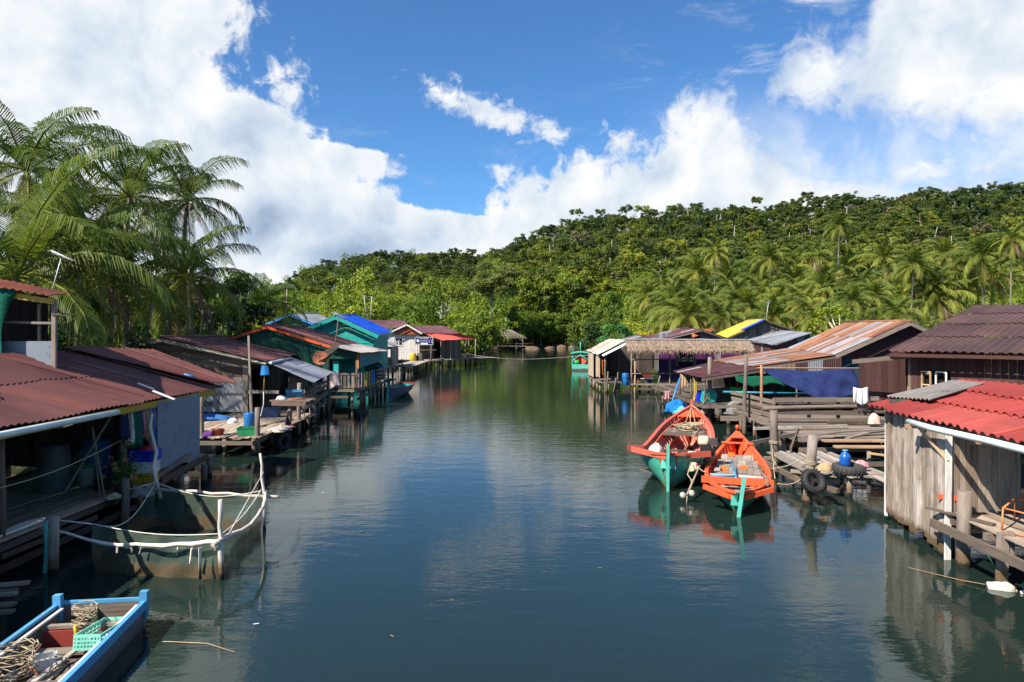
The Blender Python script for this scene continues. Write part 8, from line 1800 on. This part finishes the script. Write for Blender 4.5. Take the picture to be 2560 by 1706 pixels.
# landing of the weathered house
drum('plastic_barrel', 'small blue plastic drum on the landing in front of the weathered house', (-10.5, 27.3, .70), .22, .58, 'blue_plastic', bands=False)
bucket('round red basin on the landing', (-10.85, 25.2, .70), .17, .23, .22, 'brick_plastic', None, 'basin', False, 'basin')
crate('green tub at the landing edge by the mooring post', (-9.75, 25.2, .70), .62, .44, .30, .1, 'green_plastic', False, 'tub', name='tub')
heap('blue_tarp', 'crumpled blue tarpaulin on the landing below the white cloth panels', 'tarpaulin', (-13.0, 29.6, .70), .85, .45, .24, 'blue_cloth', 21, 26, .22)
heap('white_bag', 'white plastic bag beside the crumpled blue tarpaulin', 'bag', (-11.7, 28.6, .70), .22, .18, .20, 'white_cloth', 22)
heap('red_rag', 'orange red rag on the landing boards', 'rag', (-8.9, 27.2, .70), .25, .18, .10, 'red_plastic', 23)
heap('white_rags', 'pile of white and blue rags at the left end of the landing', 'rags', (-11.9, 24.9, .70), .25, .2, .2, 'white_cloth', 24, rough=.25)
heap('purple_bag', 'small violet and blue bag by the landing post', 'bag', (-11.15, 25.0, .70), .2, .16, .2, 'purple_cloth', 25)
heap('stone_heap', 'heap of pale stones and scraps at the landing edge', 'rubble', (-9.0, 26.6, .70), .42, .6, .14, 'rubble', 26, rough=.3)
TBL = thing('fish_table', 'rough plank table on a thick post with blue tray on top', 'table', (-9.15, 28.1, .7))
mb = MB(); planks(mb, (-9.75, 27.6, 1.72), (1, 0, 0), (0, 1, 0), 1.55, 1.1, .2, .05, seed=211, je=.08); mb.beam((-9.7, 27.55, 1.62), (-8.3, 27.5, 1.60), .05, .16); mb.build('table_top', MAT['brown_wood'], TBL)
mb = MB(); mb.log((-9.15, 27.9, .1), (-9.05, 27.9, 1.7), .12, .10); mb.build('leg', MAT['gray_wood'], TBL)
crate('light blue tray propped on the plank table', (-9.0, 28.3, 1.82), .62, .10, .30, 0, 'sky_paint', False, 'tray', .5, 'tray')
heap('white_bowl', 'upturned white bowl on the plank table', 'bowl', (-9.45, 28.0, 1.75), .22, .16, .16, 'white_plastic', 27, rough=.02)
heap('table_scraps', 'red brown scraps lying on the plank table', 'scraps', (-8.85, 27.9, 1.75), .35, .2, .06, 'rust_metal2', 28, rough=.3)
BK_ = thing('pole_bucket', 'blue bucket hung upside down on a thin yellow and blue pole', 'bucket', at(662, 990, 27.5)); c = at(662, 938, 27.5)
mb = MB(); mb.lathe([(.0, .37), (.13, .37), (.17, .02), (.18, .02), (.18, 0), (.15, 0), (0, .3)], c, 18); mb.build('bucket', MAT['blue_plastic'], BK_)
mb = MB(); mb.tube([c + Z * .25, at(659, 980, 27.5)], .02, 6); mb.build('pole', MAT['yellow_plastic'], BK_)
mb = MB(); mb.tube([at(659, 980, 27.5), at(659, 1010, 27.4), at(652, 1040, 27.3), at(640, 1045, 27.2)], .02, 6); mb.build('hose', MAT['rope_white'], BK_)
tyre('black tyre hanging upright against the landing piles', (-8.95, 26.7, .22), .37, .10, (R(90), 0, R(70)))
heap('black_net', 'black net bundle hanging over the landing edge above the hanging tyre', 'fishing net', (-8.98, 27.3, .35), .12, .28, .75, 'black_net', 31)
draped('hanging_clothes', 'grey shirts hanging in the shade under the grey tin awning', 'clothing', (-10.5, 33.5, 2.35), 1.2, .8, 'gray_cloth', R(60), .05, 41)
draped('blue_cloth', 'dark blue cloth hanging under the far end of the grey tin awning', 'cloth', (-10.35, 36.2, 2.3), .7, .6, 'navy_cloth', R(60), .05, 42)
crate('navy blue tub in the dark under the grey tin awning', (-10.9, 30.6, .72), .9, .5, .4, .1, 'navy_plastic', False, 'tub', name='tub')
# green house balcony
draped('pink_blanket', 'pale pink blanket hung over the balcony railing of the green house', 'blanket', (-11.1, 41.15, 2.12), 1.3, 1.0, 'pale_pink', 0, .03, 45)
drum('plastic_barrel', 'tall blue barrel at the end of the green house balcony', (-9.3, 48.4, 1.15), .32, .95, 'blue_plastic')
crate('green tray hanging at the far corner of the green house balcony', (-8.75, 49.3, 1.0), .9, .5, .14, 1.5, 'teal_plastic', False, 'tray', name='tray')
heap('wash_bowl', 'rusty bowl against the dark doorway of the green house', 'bowl', (-9.9, 43.4, 1.12), .28, .22, .2, 'rust_metal2', 47)
# shop house
drum('plastic_barrel', 'bright yellow barrel on the walkway end before the shop house', (-12.2, 84.2, .98), .42, .95, 'yellow_plastic', bands=False)
heap('shop_goods', 'dark pile of goods beside the yellow barrel', 'goods', (-11.4, 84.6, .98), .5, .4, .9, 'dark_brown', 48)
bucket('small mint basin on the shop house deck', (-8.9, 86.4, 1.0), .3, .38, .18, 'mint_plastic', None, 'basin', False, 'basin')
# purple house
drum('plastic_barrel', 'tall blue barrel standing left under the thatched awning', (8.42, 50.72, .60), .26, .86, 'blue_plastic')
bucket('white bucket on the deck of the purple house', (9.75, 51.0, .75), .15, .18, .30, 'white_plastic', None, handle=False)
bucket('blue bucket between the white and lime buckets', (10.25, 51.0, .75), .16, .19, .28, 'blue_plastic', None, handle=False)
bucket('lime green bucket on the deck of the purple house', (10.75, 51.0, .75), .16, .20, .36, 'lime_plastic', None, handle=False)
crate('small orange box beside the white bucket under the thatched awning', (9.25, 51.0, .75), .32, .2, .2, 0, 'orange_plastic', False, 'box', name='plastic_box')
draped('orange_cloth', 'bright orange cloth hanging at the side of the purple house shed', 'cloth', (6.85, 51.1, 2.4), .35, 1.1, 'orange_plastic', .8, .03, 51)
jerrycan('cream jerrycan hanging from the end of the rail of the purple house', (15.3, 50.6, 1.0), .2, .30, .5, .55, 'cream_plastic', cat='jerrycan')
# under the lower roof
crate('turquoise slotted basket hanging tilted behind the tall mooring pole', (9.75, 34.0, 1.05), .62, .40, .50, .3, 'turq_plastic', True, 'basket', .35, 'plastic_basket')
crate('blue basket behind the turquoise basket', (9.62, 34.5, .98), .5, .4, .45, .1, 'royal_plastic', True, 'basket', 0, 'plastic_basket')
heap('blue_net_heap', 'bright blue net heap beyond the bow of the larger boat', 'fishing net', (8.45, 34.8, .45), .55, .35, .50, 'bright_blue', 52, 24, .3)
heap('aqua_sheet', 'pale aqua sheet over the bow of the larger boat', 'sheet', (8.35, 33.6, .50), .36, .25, .30, 'aqua', 53, 20, .3)
heap('gray_cover', 'grey canvas cover hanging on the deck edge behind the tall mooring pole', 'canvas', (10.9, 33.0, .55), .60, .3, .62, 'gray_cloth', 54, 20, .15)
mb = MB()
for k in range(26): mb.tube([(10.6 + rng.uniform(-.3, .3), 31.8 + rng.uniform(-.3, .3), 1.0 + rng.uniform(-.1, .25)), (13.4 + rng.uniform(-.7, .5), 31.9 + rng.uniform(-.3, .3), .62 + rng.uniform(-.05, .2))], .014, 4, cap=False)
single(mb, 'brushwood', MAT['brown_wood'], 'bundle of thin brushwood sticks under the lower roof', 'sticks')
# landing stage
for k, (lab, a, b, w_, h, m) in enumerate([('long light brown board on the landing stage, upper of two', (10.15, 22.3, .96), (13.2, 22.2, .97), .28, .06, 'tan_wood'), ('long light brown board on the landing stage, lower of two', (10.2, 21.6, .88), (13.2, 21.4, .90), .24, .06, 'tan_wood'), ('pale peeled branch lying along the foot of the log fence', (9.0, 25.4, .92), (12.9, 26.3, .90), .09, .09, 'pale_wood'), ('bent grey plank sweeping across the landing stage', (10.0, 23.6, .90), (13.5, 24.6, 1.0), .22, .05, 'gray_wood'), ('second bent grey plank near the shed wall', (11.3, 23.0, .93), (13.2, 24.0, 1.05), .18, .05, 'gray_wood'), ('split tan board lying askew above the blue water jug', (10.9, 20.9, .80), (12.2, 19.6, .78), .24, .03, 'tan_wood'), ('dark charred log at the foot of the log fence', (12.6, 27.2, .88), (14.9, 27.3, .90), .12, .12, 'dark_wood'), ('short grey plank by the dock post', (8.3, 19.4, .66), (9.0, 20.1, .78), .16, .04, 'gray_wood')]):
    mb = MB(); m_ = (Vector(a) + Vector(b)) / 2 + Vector((0, 0, .05 if 'bent' in lab else 0)); mb.beam(a, m_, w_, h); mb.beam(m_, b, w_, h); single(mb, 'loose_board', MAT[m], lab, 'board')
tyre('black tyre leaning round the foot of the dock post', (7.82, 17.72, .63), .34, .095, (R(62), R(6), R(8)))
tyre('worn black tyre lying flat on the dock under the blue jug', (9.25, 18.75, .74), .43, .12, (R(4), 0, .3), 'rubber_worn')
JG = thing('water_jug', 'round blue water jug standing on the flat tyre', 'jug', (9.2, 18.85, .83)); mb = MB(); mb.lathe([(0, 0), (.13, 0), (.15, .03), (.145, .08), (.155, .10), (.145, .17), (.155, .19), (.14, .27), (.09, .33), (.06, .36), (.06, .40), (0, .40)], (9.2, 18.85, .83), 24); mb.build('body', MAT['jug_blue'], JG)
mb = MB(); mb.lathe([(.065, .385), (.072, .385), (.072, .425), (0, .43)], (9.2, 18.85, .83), 16); mb.build('cap', MAT['sky_paint'], JG)
heap('red_white_cloth', 'red and white cloth lying right of the blue water jug', 'cloth', (9.75, 19.1, .76), .20, .14, .14, 'pink_cloth', 61, rough=.2)
heap('wooden_block', 'brown wooden block behind the flat tyre', 'block', (8.85, 19.3, .62), .22, .18, .2, 'tan_wood', 62, 8, .03)
heap('peach_bag', 'knotted white and peach bag at the right end of the log fence', 'bag', (14.2, 26.8, .92), .24, .20, .36, 'peach', 63, rough=.14)
bucket('grey metal bucket beside the knotted peach bag', (15.1, 27.2, .85), .2, .25, .5, 'steel', None, handle=False)
HB = thing('hanging_basket', 'small magenta basket hanging on cords under the thin pole', 'basket', (17.35, 32.1, 2.1)); mb = MB()
for k in range(5): z = 2.08 + .045 * k; s_ = .7 + .3 * k / 4; mb.tube([Vector((17.35 + .30 * s_ * math.cos(a), 32.1 + .2 * s_ * math.sin(a), z)) for a in [i / 16 * 2 * math.pi for i in range(17)]], .013, 4)
for k in range(16): a = k / 16 * 2 * math.pi; mb.tube([(17.35 + .21 * math.cos(a), 32.1 + .14 * math.sin(a), 2.08), (17.35 + .30 * math.cos(a), 32.1 + .2 * math.sin(a), 2.27)], .009, 4)
mb.build('bowl', MAT['magenta_plastic'], HB); mb = MB(); [mb.tube([(17.35 + s_ * .28, 32.1, 2.27), (17.37, 32.1, 2.78)], .012, 4) for s_ in (-1, 1)]; mb.build('cord', MAT['navy_cloth'], HB)

for k, (px, py) in enumerate([(808, 1232), (738, 1408), (1010, 1120), (905, 1330), (1130, 1500), (640, 1560), (1320, 1240), (1500, 1420), (2080, 1400), (980, 1590)]):
    c = on(px, py, .006); a_ = k * 1.3; mb = MB(); ex = Vector((math.cos(a_), math.sin(a_), 0)); ey = Vector((-math.sin(a_), math.cos(a_), 0))
    mb.prism([(-.05, 0), (-.015, -.018), (.035, -.012), (.055, 0), (.03, .015), (-.02, .016)], c, ex, ey, Z, .004, r=.3 + .05 * k); single(mb, 'floating_leaf', MAT['dead_leaf'] if k % 5 else MAT['white_plastic'], 'small leaf or scrap floating on the open water', 'leaf', 'scraps floating on the open water')
